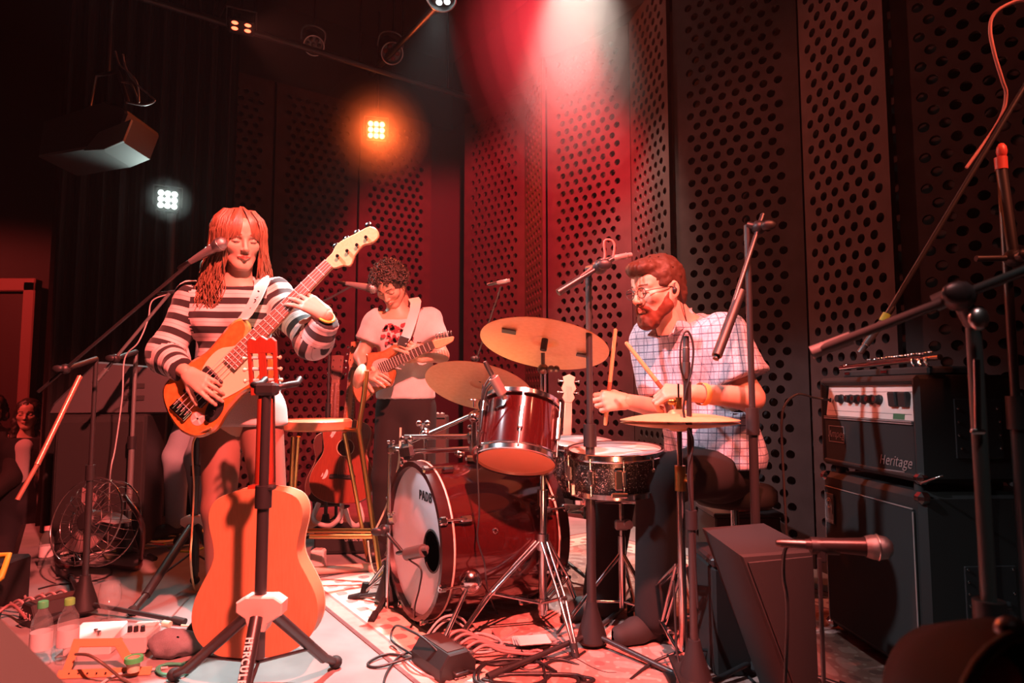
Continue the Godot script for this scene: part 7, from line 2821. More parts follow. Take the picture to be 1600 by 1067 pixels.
class Stripes extends Look:
	var bones := []      # [a, b, offset]; the first one is the trunk and is striped by height
	var period := 0.05
	func _init() -> void:
		by_face = true
	func kind(p: Vector3) -> int:
		var best := 0
		var bd := 1e9
		for i in bones.size():
			var a: Vector3 = bones[i][0]
			var ab: Vector3 = bones[i][1] - a
			var t := clampf((p - a).dot(ab) / ab.length_squared(), 0.0, 1.0)
			var d: float = (p - a - ab * t).length() / bones[i][3]
			if d < bd:
				bd = d
				best = i
		return best
	func paint(p: Vector3, k: int) -> Array:
		var a: Vector3 = bones[k][0]
		var ab: Vector3 = bones[k][1] - a
		var s: float = (p - a).dot(ab.normalized()) + bones[k][2]
		return [Vector2(0.5, s / period), Color.WHITE]

func pose_range(list: Array, margin: float) -> Array:
	var lo := Vector3.ONE * 1e9
	var hi := -lo
	for q in list:
		for e in [q[0], q[1]]:
			var r := Vector3.ONE * (maxf(q[2], q[3]) + margin)
			lo = lo.min(e - r)
			hi = hi.max(e + r)
	return [lo, hi]

# bones: [from, to, radius, radius, squeeze direction or null, squeeze]
func fleshed(bones: Array, grow: float, cell: float, k := 0.03) -> Field:
	var r := pose_range(bones, grow + 0.04)
	var f := Field.new(r[0], r[1], cell)
	for q in bones:
		var sq: Vector3 = q[4] if q.size() > 4 and q[4] != null else Vector3.ZERO
		f.cap(q[0], q[1], q[2] + grow, q[3] + grow, k, sq, q[5] if q.size() > 5 else 1.0)
	return f

func hand_into(mb: MB, look: Look, wrist: Vector3, elbow: Vector3, dir: Vector3, palm: Vector3, thumb: float, curl: Array, s := 1.0, spread := 1.0, thumb_in := 0.35) -> Dictionary:
	dir = dir.normalized()
	palm = (palm - dir * palm.dot(dir)).normalized()
	var side := dir.cross(palm).normalized() * thumb
	var f := Field.new(wrist - Vector3.ONE * 0.2 * s, wrist + Vector3.ONE * 0.2 * s, 0.0034)
	var lat := [0.029, 0.0095, -0.0105, -0.029]
	var reach := [0.086, 0.090, 0.085, 0.075]
	var lens := [[0.042, 0.026, 0.020], [0.046, 0.029, 0.021], [0.042, 0.027, 0.020], [0.033, 0.021, 0.018]]
	f.cap(wrist + (elbow - wrist).normalized() * 0.05, wrist, 0.027 * s, 0.024 * s, 0.02, palm, 0.8)
	var tips := []
	for i in 4:
		var k: Vector3 = wrist + (dir * reach[i] + side * lat[i]) * s
		f.cap(wrist + (dir * 0.012 + side * lat[i] * 0.55) * s, k, 0.0165 * s, 0.0115 * s, 0.014)
		var p := k
		var a := 0.0
		var d: Vector3 = (dir + side * lat[i] * 4.0 * spread).normalized()
		for j in 3:
			a += curl[i] * [0.75, 1.0, 0.75][j]
			var dd: Vector3 = d * cos(a) + palm * sin(a)
			var e: Vector3 = p + dd * lens[i][j] * s
			f.cap(p, e, (0.0094 - 0.0009 * j) * s, (0.0086 - 0.0009 * j) * s, 0.004)
			p = e
		tips.append(p)
	var tb := wrist + (dir * 0.024 + side * 0.024 + palm * 0.006) * s
	var td := (dir * 0.62 + side * 0.62 + palm * thumb_in).normalized()
	f.cap(wrist + dir * 0.01 * s, tb + td * 0.03 * s, 0.018 * s, 0.0135 * s, 0.012)
	var tp := tb + td * 0.036 * s
	var td2 := (td + dir * 0.35 + palm * thumb_in * 0.6).normalized()
	f.cap(tb, tp, 0.013 * s, 0.0108 * s, 0.006)
	f.cap(tp, tp + td2 * 0.032 * s, 0.0104 * s, 0.0098 * s, 0.004)
	f.cap(tp + td2 * 0.032 * s, tp + (td2 * 0.055 + palm * 0.006) * s, 0.0096 * s, 0.008 * s, 0.004)
	f.mesh(mb, look)
	return {"tips": tips, "palm": wrist + dir * 0.07 * s + palm * 0.02 * s}

# head in its own axes: x to the person's left, y up, z forward; origin between the ears
func head_into(mb: MB, look: Look, wide := 1.0, jaw := 1.0, cell := 0.0032) -> void:
	var f := Field.new(Vector3(-0.11, -0.16, -0.13), Vector3(0.11, 0.14, 0.14), cell)
	f.ell(Vector3(0, 0.032, -0.014), Vector3(0.074 * wide, 0.086, 0.093), Basis(), 0.02)
	f.ell(Vector3(0, -0.030, 0.020), Vector3(0.057 * wide, 0.074, 0.066), Basis(), 0.03)
	f.ell(Vector3(0, 0.045, 0.045), Vector3(0.056 * wide, 0.045, 0.044), Basis(), 0.02)
	for s in [-1.0, 1.0]:
		f.cap(Vector3(s * 0.052 * wide, -0.035, -0.004), Vector3(s * 0.020, -0.088 * jaw, 0.050), 0.020 * jaw, 0.017, 0.025)
		f.ell(Vector3(s * 0.039 * wide, -0.018, 0.055), Vector3(0.024, 0.020, 0.022), Basis(), 0.02)
	f.cap(Vector3(-0.010, -0.096 * jaw, 0.060), Vector3(0.010, -0.096 * jaw, 0.060), 0.018, 0.018, 0.02)
	f.cap(Vector3(0, -0.06, -0.03), Vector3(0, -0.15, -0.035), 0.05, 0.05, 0.02)
	for s in [-1.0, 1.0]:
		f.ell(Vector3(s * 0.031, 0.005, 0.094), Vector3(0.019, 0.013, 0.016), Basis(), 0.012, true)
		f.ell(Vector3(s * 0.031, 0.002, 0.0705), Vector3(0.0145, 0.0125, 0.0135), Basis(), 0.003)
		f.cap(Vector3(s * 0.014, 0.024, 0.083), Vector3(s * 0.045, 0.024, 0.066), 0.0065, 0.005, 0.014)
	f.cap(Vector3(0, 0.016, 0.082), Vector3(0, -0.026, 0.1005), 0.0062, 0.0085, 0.012)
	f.ell(Vector3(0, -0.0285, 0.1015), Vector3(0.0095, 0.008, 0.009), Basis(), 0.006)
	for s in [-1.0, 1.0]:
		f.ell(Vector3(s * 0.011, -0.031, 0.092), Vector3(0.0062, 0.0058, 0.008), Basis(), 0.005)
		f.cap(Vector3(s * 0.002, -0.0515, 0.0885), Vector3(s * 0.021, -0.057, 0.078), 0.0052, 0.003, 0.006)
		f.cap(Vector3(0, -0.0635, 0.087), Vector3(s * 0.018, -0.059, 0.079), 0.0062, 0.003, 0.006)
		var eb := Basis(Vector3.UP, s * -0.35) * Basis(Vector3.RIGHT, -0.15)
		f.ell(Vector3(s * 0.0755 * wide, -0.004, -0.012), Vector3(0.0075, 0.031, 0.019), eb, 0.006)
		f.ell(Vector3(s * 0.082 * wide, -0.002, -0.008), Vector3(0.006, 0.019, 0.010), eb, 0.004, true)
	f.mesh(mb, look)

func facing(forward: Vector3, tilt := 0.0) -> Basis:
	var z := forward.normalized()
	var x := Vector3.UP.cross(z).normalized()
	return Basis(x, z.cross(x), z) * Basis(Vector3.BACK, tilt)

func skin_material() -> StandardMaterial3D:
	var m := mat(Color.WHITE, 0.48)
	m.vertex_color_use_as_albedo = true
	m.subsurf_scatter_enabled = true
	m.subsurf_scatter_strength = 0.12
	return m

func shoe(n: Node3D, heel: Vector3, toe_dir: Vector3, m: Material, length := 0.25) -> void:
	var d := toe_dir.normalized()
	var f := Field.new(heel - Vector3.ONE * 0.2, heel + Vector3.ONE * 0.4, 0.010)
	f.cap(heel + Vector3(0, 0.04, 0), heel + d * length * 0.45 + Vector3(0, 0.045, 0), 0.04, 0.042, 0.02)
	f.cap(heel + d * length * 0.45 + Vector3(0, 0.035, 0), heel + d * length * 0.72 + Vector3(0, 0.03, 0), 0.046, 0.038, 0.02)
	f.cap(heel + Vector3(0, 0.05, 0), heel + Vector3(0, 0.11, 0), 0.042, 0.04, 0.02)
	f.clip(heel + Vector3(0, 0.003, 0), Vector3.DOWN)
	var b := W(n)
	f.mesh(b)
	put(b, "shoe", m, n)

func cloth_mat(c: Color, seed_ := 1) -> StandardMaterial3D:
	var m := grain(mat(c, 0.92), noise_tex(0.25, Color(0.82, 0.82, 0.82), Color(1, 1, 1), 128, seed_), Vector3.ONE * 7.0)
	m.rim_enabled = true
	m.rim = 0.25 if c.get_luminance() > 0.3 else 0.02
	m.rim_tint = 0.6
	return m

func people() -> void:
	bassist()
	guitarist()
	drummer()
	fourth_player()
	audience()

func bassist() -> void:
	var n := thing("person", "woman with long auburn hair in a striped sweater playing the bass", "person", Vector3(at(380, 900, 2.5).x, 0, -2.5))
	var hc := at(374, 376, 2.45)
	var HB := facing(Vector3(0.60, -0.24, 0.78), 0.06)
	var neck := at(369, 440, 2.50)
	var sr := at(303, 466, 2.49)
	var sl := at(430, 462, 2.52)
	var chest := at(366, 500, 2.51)
	var waist := at(366, 572, 2.52)
	var pel := at(374, 628, 2.53)
	var er := at(257, 556, 2.42)
	var wr := at(292, 583, 2.285)
	var el := at(490, 536, 2.40)
	var wl := at(511, 492, 2.31)
	var hr := at(348, 645, 2.53)
	var hl := at(406, 645, 2.53)
	var kr := at(342, 795, 2.48)
	var kl := at(424, 795, 2.48)
	var ar := Vector3(kr.x - 0.01, 0.09, -2.53)
	var al := Vector3(kl.x + 0.005, 0.09, -2.53)
	var F := Vector3(0.12, 0, 0.99).normalized()
	var arms := [[sr, er, 0.043, 0.036], [er, wr, 0.036, 0.025], [sl, el, 0.043, 0.036], [el, wl, 0.036, 0.025]]
	var trunk := [[chest, waist, 0.132, 0.108, F, 0.72], [waist, pel, 0.108, 0.138, F, 0.75], [sr, sl, 0.052, 0.052], [neck + Vector3(0, -0.03, 0), (sr + chest) * 0.5, 0.05, 0.08], [neck + Vector3(0, -0.03, 0), (sl + chest) * 0.5, 0.05, 0.08], [chest + Vector3(-0.06, -0.015, 0.055), chest + Vector3(-0.06, -0.02, 0.055), 0.058, 0.058], [chest + Vector3(0.065, -0.015, 0.05), chest + Vector3(0.065, -0.02, 0.05), 0.058, 0.058]]
	var legs := [[hr, kr, 0.082, 0.052], [kr, ar, 0.052, 0.034], [hl, kl, 0.082, 0.052], [kl, al, 0.052, 0.034]]
	var skin := Flat.new()
	skin.c = Color(0.60, 0.36, 0.27)
	var b := W(n)
	b.colored = false
	var body := fleshed(trunk + arms + legs + [[neck + Vector3(0, -0.05, 0), hc + Vector3(0, -0.06, -0.02), 0.052, 0.047]], 0.0, 0.013)
	body.mesh(b, skin)
	# right hand plucks, left hand frets
	hand_into(b, skin, wr, er, at(334, 611, 2.262) - wr, Vector3(0.25, -0.45, -0.85), -1.0, [0.38, 0.42, 0.46, 0.5], 0.92)
	hand_into(b, skin, wl, el, Vector3(-0.80, 0.52, 0.25), Vector3(-0.45, -0.15, -0.88), 1.0, [0.40, 0.46, 0.5, 0.55], 0.92, 1.6, 0.9)
	var face := Face.new()
	face.skin = skin.c
	face.lip = Color(0.50, 0.16, 0.13)
	face.brow = Color(0.20, 0.09, 0.05)
	face.lash = Color(0.08, 0.035, 0.03)
	var keep := b.xf
	b.xf = keep * Transform3D(HB, hc)
	head_into(b, face, 0.96, 0.96)
	b.xf = keep
	put(b, "body", skin_material(), n)
	# striped sweater
	var sw := fleshed(trunk + [[waist, pel + Vector3(0, 0.05, 0), 0.122, 0.142, F, 0.8], [sr, er, 0.050, 0.046], [er, wr, 0.046, 0.033], [sl, el, 0.050, 0.047], [el, wl, 0.047, 0.036]], 0.013, 0.010)
	sw.cap(er, er.lerp(wr, 0.3), 0.055, 0.05, 0.03).cap(el, el.lerp(wl, 0.3), 0.055, 0.05, 0.03)
	var nz := FastNoiseLite.new()
	nz.seed = 5
	nz.frequency = 7.0
	sw.noise(nz, 0.012)
	sw.clip(wr + (er - wr).normalized() * 0.035, wr - er, 0.085)
	sw.clip(wl + (el - wl).normalized() * 0.02, wl - el, 0.085)
	sw.clip(neck + Vector3(0, -0.014, 0), Vector3(0.02, 1, 0.22), 0.12)
	sw.clip(pel + Vector3(0, 0.03, 0), Vector3.DOWN, 0.3)
	var st := Stripes.new()
	st.period = 0.056
	st.bones = [[waist + Vector3(0, -0.1, 0), neck + Vector3(0, 0.05, 0), 0.0, 0.16], [sr, er, 0.02, 0.075], [er, wr, (er - sr).length() + 0.02, 0.065], [sl, el, 0.02, 0.075], [el, wl, (el - sl).length() + 0.02, 0.065]]
	var sb := W(n)
	sw.mesh(sb, st)
	var im := Image.create(4, 64, false, Image.FORMAT_RGB8)
	im.fill(Color(0.79, 0.74, 0.73))
	im.fill_rect(Rect2i(0, 0, 4, 30), Color(0.13, 0.12, 0.13))
	im.fill_rect(Rect2i(0, 46, 4, 3), Color(0.66, 0.60, 0.60))
	var smat := mat(Color.WHITE, 0.92)
	smat.albedo_texture = tex(im)
	smat.rim_enabled = true
	smat.rim = 0.3
	put(sb, "sweater", smat, n, "dark and pale striped sweater")
	# shorts and tights
	var sh := fleshed([[waist, pel, 0.11, 0.142, F, 0.78], [hr, hr.lerp(kr, 0.22), 0.090, 0.086], [hl, hl.lerp(kl, 0.22), 0.090, 0.086]], 0.012, 0.012)
	sh.clip(hr.lerp(kr, 0.14), Vector3.DOWN, 0.4)
	var shb := W(n)
	sh.mesh(shb)
	put(shb, "shorts", cloth_mat(srgb(0.58, 0.52, 0.50), 91), n)
	var ti := fleshed([[hr, kr, 0.082, 0.054], [kr, ar, 0.054, 0.036], [hl, kl, 0.082, 0.054], [kl, al, 0.054, 0.036]], 0.004, 0.012)
	var tb := W(n)
	ti.mesh(tb)
	put(tb, "tights", mat(srgb(0.22, 0.11, 0.085), 0.55), n)
	shoe(n, Vector3(ar.x, 0, ar.z - 0.03), Vector3(-0.1, 0, 1), M.black_plastic, 0.23)
	shoe(n, Vector3(al.x, 0, al.z - 0.03), Vector3(0.25, 0, 1), M.black_plastic, 0.23)
	# yellow wristband
	var wbn := W(n)
	wbn.ring(wl + (el - wl).normalized() * 0.008, el - wl, 0.029, 0.0055, 22, 6)
	put(wbn, "wristband", mat(srgb(0.6, 0.55, 0.08), 0.5), n)
	# hair: a cap over the skull and long strands, waved, parted in the middle
	var hb := W(n)
	hb.xf = hb.xf * Transform3D(HB, hc)
	var cap := Field.new(Vector3(-0.13, -0.14, -0.15), Vector3(0.13, 0.15, 0.14), 0.005)
	cap.ell(Vector3(0, 0.036, -0.016), Vector3(0.083, 0.091, 0.100), Basis(), 0.02)
	cap.ell(Vector3(0, -0.04, -0.045), Vector3(0.078, 0.09, 0.06), Basis(), 0.03)
	cap.ell(Vector3(0, -0.035, 0.095), Vector3(0.060, 0.088, 0.085), Basis(), 0.012, true)
	cap.mesh(hb)
	var r := RandomNumberGenerator.new()
	r.seed = 12
	for i in 760:
		var th := deg_to_rad(r.randf_range(40.0, 320.0))
		if i % 3 == 0:
			th = deg_to_rad(r.randf_range(38.0, 90.0) * (1.0 if i % 2 else -1.0))
		var sx := sin(th)
		var cz := cos(th)
		var pts := []
		var rad := []
		var ph := r.randf_range(0, TAU)
		var long := r.randf_range(0.22, 0.38)
		var out := r.randf_range(0.0, 0.016)
		for k in 13:
			var t := k / 12.0
			var y := lerpf(0.118, -long, t)
			var q: Vector3
			if y > 0.0:
				var rr := sqrt(maxf(0.02, 1.0 - pow((y - 0.03) / 0.098, 2.0)))
				q = Vector3(sx * 0.086 * rr, y, cz * 0.102 * rr - 0.016)
			else:
				var fl := -y
				q = Vector3(sx * (0.086 + fl * 0.16), y, cz * (0.094 - fl * 0.06) - 0.016 - fl * 0.05)
				if cz > 0.2:
					q.z = minf(q.z, 0.06)
			var wv := 0.003 + maxf(0.0, -y) * 0.075
			q += Vector3(sin(ph + t * 13.0) * wv + sx * out, 0, cos(ph * 1.7 + t * 12.0) * wv + cz * out)
			pts.append(q)
			rad.append(lerpf(0.0032, 0.0010, t * t))
		hb.tube(pts, rad, 5, false)
	# curtain fringe over the forehead
	for i in 90:
		var s := 1.0 if i % 2 else -1.0
		var a := r.randf_range(0.06, 1.0)
		var pts := []
		var rad := []
		for k in 7:
			var t := k / 6.0
			var x := s * (0.004 + a * 0.062 * pow(t, 0.8) + 0.012 * t)
			var y := lerpf(0.128, 0.028 - a * 0.034 + r.randf_range(-0.004, 0.004), t)
			var rr := sqrt(maxf(0.05, 1.0 - pow(clampf((y - 0.03) / 0.102, -1.0, 1.0), 2.0) - pow(x / 0.094, 2.0)))
			pts.append(Vector3(x, y, 0.101 * rr - 0.008))
			rad.append(lerpf(0.0048, 0.0014, t))
		hb.tube(pts, rad, 5, false)
	var hm := grain(mat(Color.WHITE, 0.42, 0.0, 0.6), noise_tex(0.05, srgb(0.11, 0.045, 0.024), srgb(0.32, 0.15, 0.08), 128, 95), Vector3(30, 4, 30))
	put(hb, "hair", hm, n, "long auburn hair with a parted fringe")

func guitarist() -> void:
	var n := thing("person", "young man with dark curls in a white printed shirt looking down at his guitar", "person", Vector3(at(630, 800, 3.55).x, 0, -3.6))
	var hc := at(610, 446, 3.50)
	var HB := facing(Vector3(-0.16, -0.72, 0.70), 0.08)
	var neck := at(625, 486, 3.58)
	var sr := at(588, 503, 3.57)
	var sl := at(672, 501, 3.60)
	var chest := at(628, 528, 3.58)
	var waist := at(634, 585, 3.60)
	var pel := at(634, 625, 3.61)
	var er := at(564, 558, 3.55)
	var wr := at(571, 582, 3.40)
	var el := at(690, 556, 3.52)
	var wl := at(662, 560, 3.40)
	var hr := at(614, 640, 3.61)
	var hl := at(655, 640, 3.61)
	var kr := at(604, 745, 3.58)
	var kl := at(658, 745, 3.58)
	var ar := Vector3(kr.x - 0.01, 0.09, -3.62)
	var al := Vector3(kl.x + 0.01, 0.09, -3.62)
	var F := Vector3(-0.05, 0, 1).normalized()
	var trunk := [[chest, waist, 0.148, 0.130, F, 0.7], [waist, pel, 0.130, 0.142, F, 0.72], [sr, sl, 0.056, 0.056], [neck + Vector3(0, -0.03, 0), (sr + chest) * 0.5, 0.055, 0.08], [neck + Vector3(0, -0.03, 0), (sl + chest) * 0.5, 0.055, 0.08]]
	var skin := Flat.new()
	skin.c = Color(0.56, 0.31, 0.22)
	var b := W(n)
	var body := fleshed(trunk + [[sr, er, 0.045, 0.038], [er, wr, 0.038, 0.026], [sl, el, 0.045, 0.038], [el, wl, 0.038, 0.026], [neck + Vector3(0, -0.05, 0), hc + Vector3(0.01, -0.06, -0.06), 0.056, 0.05], [hr, kr, 0.08, 0.055], [kr, ar, 0.055, 0.036], [hl, kl, 0.08, 0.055], [kl, al, 0.055, 0.036]], 0.0, 0.014)
	body.mesh(b, skin)
	hand_into(b, skin, wr, er, at(590, 586, 3.335) - wr, Vector3(0.2, -0.55, -0.8), -1.0, [0.35, 0.4, 0.45, 0.5], 1.0)
	hand_into(b, skin, wl, el, Vector3(-0.72, 0.55, 0.40), Vector3(-0.5, -0.1, -0.85), 1.0, [0.42, 0.46, 0.5, 0.55], 1.0, 1.5, 0.9)
	var face := Face.new()
	face.skin = skin.c
	face.lip = Color(0.45, 0.17, 0.13)
	face.brow = Color(0.05, 0.03, 0.02)
	face.lash = Color(0.05, 0.03, 0.02)
	var keep := b.xf
	b.xf = keep * Transform3D(HB, hc)
	head_into(b, face, 1.0, 1.02, 0.0036)
	b.xf = keep
	put(b, "body", skin_material(), n)
	# T-shirt with a dark red print
	var sh := fleshed(trunk + [[waist, pel, 0.148, 0.150, F, 0.74], [sr, sr.lerp(er, 0.62), 0.052, 0.060], [sl, sl.lerp(el, 0.62), 0.052, 0.062]], 0.014, 0.011)
	var nz := FastNoiseLite.new()
	nz.seed = 15
	nz.frequency = 6.0
	sh.noise(nz, 0.014)
	sh.clip(sr.lerp(er, 0.58), er - sr, 0.1).clip(sl.lerp(el, 0.58), el - sl, 0.1)
	sh.clip(neck + Vector3(0, -0.02, 0), Vector3(-0.02, 1, 0.45), 0.12)
	sh.clip(pel + Vector3(0, 0.005, 0), Vector3.DOWN, 0.35)
	var tb := W(n)
	sh.mesh(tb)
	var shirt := put(tb, "t_shirt", cloth_mat(srgb(0.66, 0.62, 0.62), 97), n, "white shirt with a printed chest")
	# the print: blotched heads and ornaments, thin ink patches lying on the cloth
	var ink := mat(srgb(0.20, 0.035, 0.045), 0.85)
	var r := RandomNumberGenerator.new()
	r.seed = 8
	var pc := at(612, 520, 3.45)
	for i in 60:
		var px := r.randf_range(-26, 24)
		var py := r.randf_range(-22, 26)
		if px * px / 700.0 + py * py / 640.0 > 1.0:
			continue
		var pb := MB.new()
		var p := surface_point(sh, at(613 + px, 522 + py, 3.3), Vector3(0, 0, -1), 0.4)
		if p == Vector3.ZERO:
			continue
		var o := []
		for k in 7:
			var rr := r.randf_range(0.006, 0.019)
			o.append(Vector2(cos(TAU * k / 7.0), sin(TAU * k / 7.0)) * rr)
		var ib := W(shirt)
		ib.slab(spline2(o, 2), 0.003, 0.0, Transform3D(Basis(), p + Vector3(0, 0, 0.004)))
		put(ib, "print_patch", ink, shirt)
	# dark trousers and shoes
	var tr := fleshed([[waist, pel, 0.13, 0.142, F, 0.74], [hr, kr, 0.085, 0.066], [kr, ar, 0.066, 0.055], [hl, kl, 0.085, 0.066], [kl, al, 0.066, 0.055]], 0.012, 0.014)
	var trb := W(n)
	tr.mesh(trb)
	put(trb, "trousers", cloth_mat(srgb(0.012, 0.009, 0.009), 98), n)
	shoe(n, Vector3(ar.x, 0, ar.z - 0.03), Vector3(-0.2, 0, 1), M.black_plastic)
	shoe(n, Vector3(al.x, 0, al.z - 0.03), Vector3(0.25, 0, 1), M.black_plastic)
	# necklace
	var nb := W(n)
	var loop := []
	for k in 20:
		var a := TAU * k / 20.0
		loop.append(neck + Vector3(cos(a) * 0.064, 0.012 - 0.030 * maxf(0.0, sin(a)), sin(a) * 0.060 + 0.006))
	nb.tube(loop, 0.0028, 6, false, true)
	put(nb, "necklace", M.black_plastic, n)
	# curls
	var hb := W(n)
	hb.xf = hb.xf * Transform3D(HB, hc)
	var cap := Field.new(Vector3(-0.13, -0.12, -0.15), Vector3(0.13, 0.16, 0.13), 0.006)
	cap.ell(Vector3(0, 0.040, -0.018), Vector3(0.088, 0.092, 0.104), Basis(), 0.02)
	cap.ell(Vector3(0, -0.05, 0.10), Vector3(0.066, 0.085, 0.075), Basis(), 0.012, true)
	cap.mesh(hb)
	for i in 420:
		var u := r.randf_range(-0.35, 1.0)
		var th := r.randf_range(0, TAU)
		var rr := sqrt(1.0 - u * u)
		var d := Vector3(sin(th) * rr, u, cos(th) * rr)
		if d.z > 0.55 and d.y < 0.30:
			continue
		if d.z > 0.2 and d.y < 0.0:
			continue
		var c := Vector3(0, 0.034, -0.016) + d * Vector3(0.094, 0.102, 0.110)
		var ax := Vector3(r.randf_range(-1, 1), r.randf_range(-1, 1), r.randf_range(-1, 1)).normalized()
		var x := ax.cross(Vector3(0.3, 0.9, 0.2)).normalized()
		var y := ax.cross(x)
		var pts := []
		var big := r.randf_range(0.008, 0.015)
		for k in 11:
			var a := k * 0.85
			pts.append(c + (x * cos(a) + y * sin(a)) * big + ax * (k - 5) * 0.0022 + d * 0.004 * sin(a))
		hb.tube(pts, 0.0034, 5, false)
	put(hb, "hair", grain(mat(Color.WHITE, 0.5, 0.0, 0.5), noise_tex(0.08, srgb(0.02, 0.012, 0.008), srgb(0.07, 0.035, 0.022), 128, 96), Vector3.ONE * 14.0), n, "dark curly hair")

# first point where a ray meets the surface of a field, or zero
func surface_point(f: Field, from: Vector3, dir: Vector3, reach: float) -> Vector3:
	var p := from
	for k in 120:
		var q := (p - f.o) / f.c
		if q.x > 1 and q.y > 1 and q.z > 1 and q.x < f.nx - 2 and q.y < f.ny - 2 and q.z < f.nz - 2:
			if f.A[(int(q.z + 0.5) * f.ny + int(q.y + 0.5)) * f.nx + int(q.x + 0.5)] < 0.0:
				return p
		p += dir * reach / 120.0
	return Vector3.ZERO

func drummer() -> void:
	var n := thing("person", "bearded man with glasses in a checked shirt playing the drums", "person", Vector3(0.8, 0, -2.55))
	var hc := at(1027, 455, 2.40)
	var HB := facing(Vector3(-0.88, -0.17, 0.42), -0.02)
	var neck := at(1062, 497, 2.46)
	var sl := at(1128, 522, 2.36)     # his left, towards the camera
	var sr := at(1018, 530, 2.60)
	var chest := at(1085, 560, 2.48)
	var waist := at(1108, 655, 2.52)
	var pel := at(1118, 715, 2.55)
	var el := at(1172, 622, 2.30)
	var wl := at(1078, 614, 2.20)
	var er := at(1036, 640, 2.58)
	var wr := at(980, 627, 2.42)
	var hl := at(1112, 735, 2.44)
	var hr := at(1098, 735, 2.66)
	var kl := at(1030, 748, 2.36)
	var kr := at(968, 735, 2.62)
	var al := Vector3(kl.x - 0.02, 0.1, -2.38)
	var ar := Vector3(kr.x - 0.08, 0.1, -2.62)
	var F := Vector3(-0.8, 0, 0.6).normalized()
	var trunk := [[chest, waist, 0.155, 0.150, F, 0.78], [waist, pel, 0.150, 0.16, F, 0.82], [sr, sl, 0.06, 0.06], [neck + Vector3(0, -0.03, 0), (sr + chest) * 0.5, 0.058, 0.085], [neck + Vector3(0, -0.03, 0), (sl + chest) * 0.5, 0.058, 0.085]]
	var skin := Flat.new()
	skin.c = Color(0.60, 0.33, 0.25)
	var b := W(n)
	var body := fleshed(trunk + [[sr, er, 0.05, 0.042], [er, wr, 0.042, 0.03], [sl, el, 0.052, 0.046], [el, wl, 0.046, 0.03], [neck + Vector3(0.01, -0.06, 0), hc + HB * Vector3(0, -0.05, -0.04), 0.062, 0.058], [hl, kl, 0.085, 0.06], [kl, al, 0.06, 0.04], [hr, kr, 0.085, 0.06], [kr, ar, 0.06, 0.04]], 0.0, 0.014)
	body.mesh(b, skin)
	# fists closed on the sticks
	var rh := hand_into(b, skin, wr, er, Vector3(-0.97, 0.02, 0.15), Vector3(-0.1, -0.25, -0.96), -1.0, [1.15, 1.2, 1.25, 1.25], 1.0, 0.4, 1.0)
	var lh := hand_into(b, skin, wl, el, Vector3(-0.98, 0.05, 0.05), Vector3(-0.15, -0.75, -0.62), 1.0, [1.1, 1.2, 1.25, 1.25], 1.0, 0.4, 1.0)
	var face := Face.new()
	face.skin = skin.c
	face.lip = Color(0.46, 0.17, 0.14)
	face.brow = Color(0.10, 0.05, 0.03)
	face.lash = Color(0.09, 0.045, 0.03)
	var keep := b.xf
	b.xf = keep * Transform3D(HB.scaled(Vector3.ONE * 1.06), hc)
	head_into(b, face, 1.02, 1.06)
	b.xf = keep
	put(b, "body", skin_material(), n)
	# checked shirt, open collar
	var sh := fleshed(trunk + [[waist, pel, 0.17, 0.19, F, 0.86], [sr, sr.lerp(er, 0.85), 0.068, 0.08], [sl, sl.lerp(el, 0.78), 0.070, 0.085]], 0.016, 0.011)
	var nz := FastNoiseLite.new()
	nz.seed = 25
	nz.frequency = 5.5
	sh.noise(nz, 0.018)
	sh.clip(sr.lerp(er, 0.8), er - sr, 0.12).clip(sl.lerp(el, 0.72), el - sl, 0.12)
	sh.clip(neck + Vector3(0, -0.012, 0), Vector3(-0.42, 1, 0.28), 0.12)
	sh.clip(pel + Vector3(0, -0.03, 0), Vector3.DOWN, 0.4)
	var vp := neck + F * 0.15 + Vector3(0, -0.10, 0)
	sh.ell(vp, Vector3(0.030, 0.115, 0.05), along(Vector3(0, 1, 0) - F * 0.45, F), 0.01, true)
	var sb := W(n)
	sh.mesh(sb)
	var im := Image.create(64, 64, false, Image.FORMAT_RGB8)
	im.fill(Color(0.74, 0.75, 0.80))
	for k in 2:
		im.fill_rect(Rect2i(0, k * 32, 64, 4), Color(0.30, 0.33, 0.42))
		im.fill_rect(Rect2i(k * 32, 0, 4, 64), Color(0.34, 0.36, 0.45))
		im.fill_rect(Rect2i(0, k * 32 + 14, 64, 2), Color(0.60, 0.62, 0.70))
		im.fill_rect(Rect2i(k * 32 + 14, 0, 2, 64), Color(0.60, 0.62, 0.70))
	var sm := mat(Color.WHITE, 0.92)
	sm.albedo_texture = tex(im)
	sm.uv1_triplanar = true
	sm.uv1_scale = Vector3.ONE * 18.0
	sm.rim_enabled = true
	sm.rim = 0.2
	var shirt := put(sb, "shirt", sm, n, "pale checked short-sleeved shirt")
	for s in [1.0, -1.0]:
		var cb := W(shirt)
		var side: Vector3 = F.cross(Vector3.UP).normalized() * s
		band(cb, [neck - F * 0.068 + Vector3(0, 0.02, 0), neck + side * 0.066 + Vector3(0, 0.008, 0), neck + side * 0.058 + F * 0.05 + Vector3(0, -0.02, 0), neck + side * 0.040 + F * 0.105 + Vector3(0, -0.075, 0)], [Vector3(0, 1, 0) - F * 0.2, Vector3(0, 1, 0) - side * 0.5, Vector3(0, 0.9, 0) - side * 0.55, Vector3(0, 0.6, 0) + side * 0.8], 0.05, 0.005)
		put(cb, "collar", sm, shirt)
	# trousers
	var tr := fleshed([[waist, pel, 0.15, 0.165, F, 0.85], [hl, kl, 0.092, 0.075], [kl, al, 0.072, 0.06], [hr, kr, 0.092, 0.075], [kr, ar, 0.072, 0.06]], 0.012, 0.014)
	var trb := W(n)
	tr.mesh(trb)
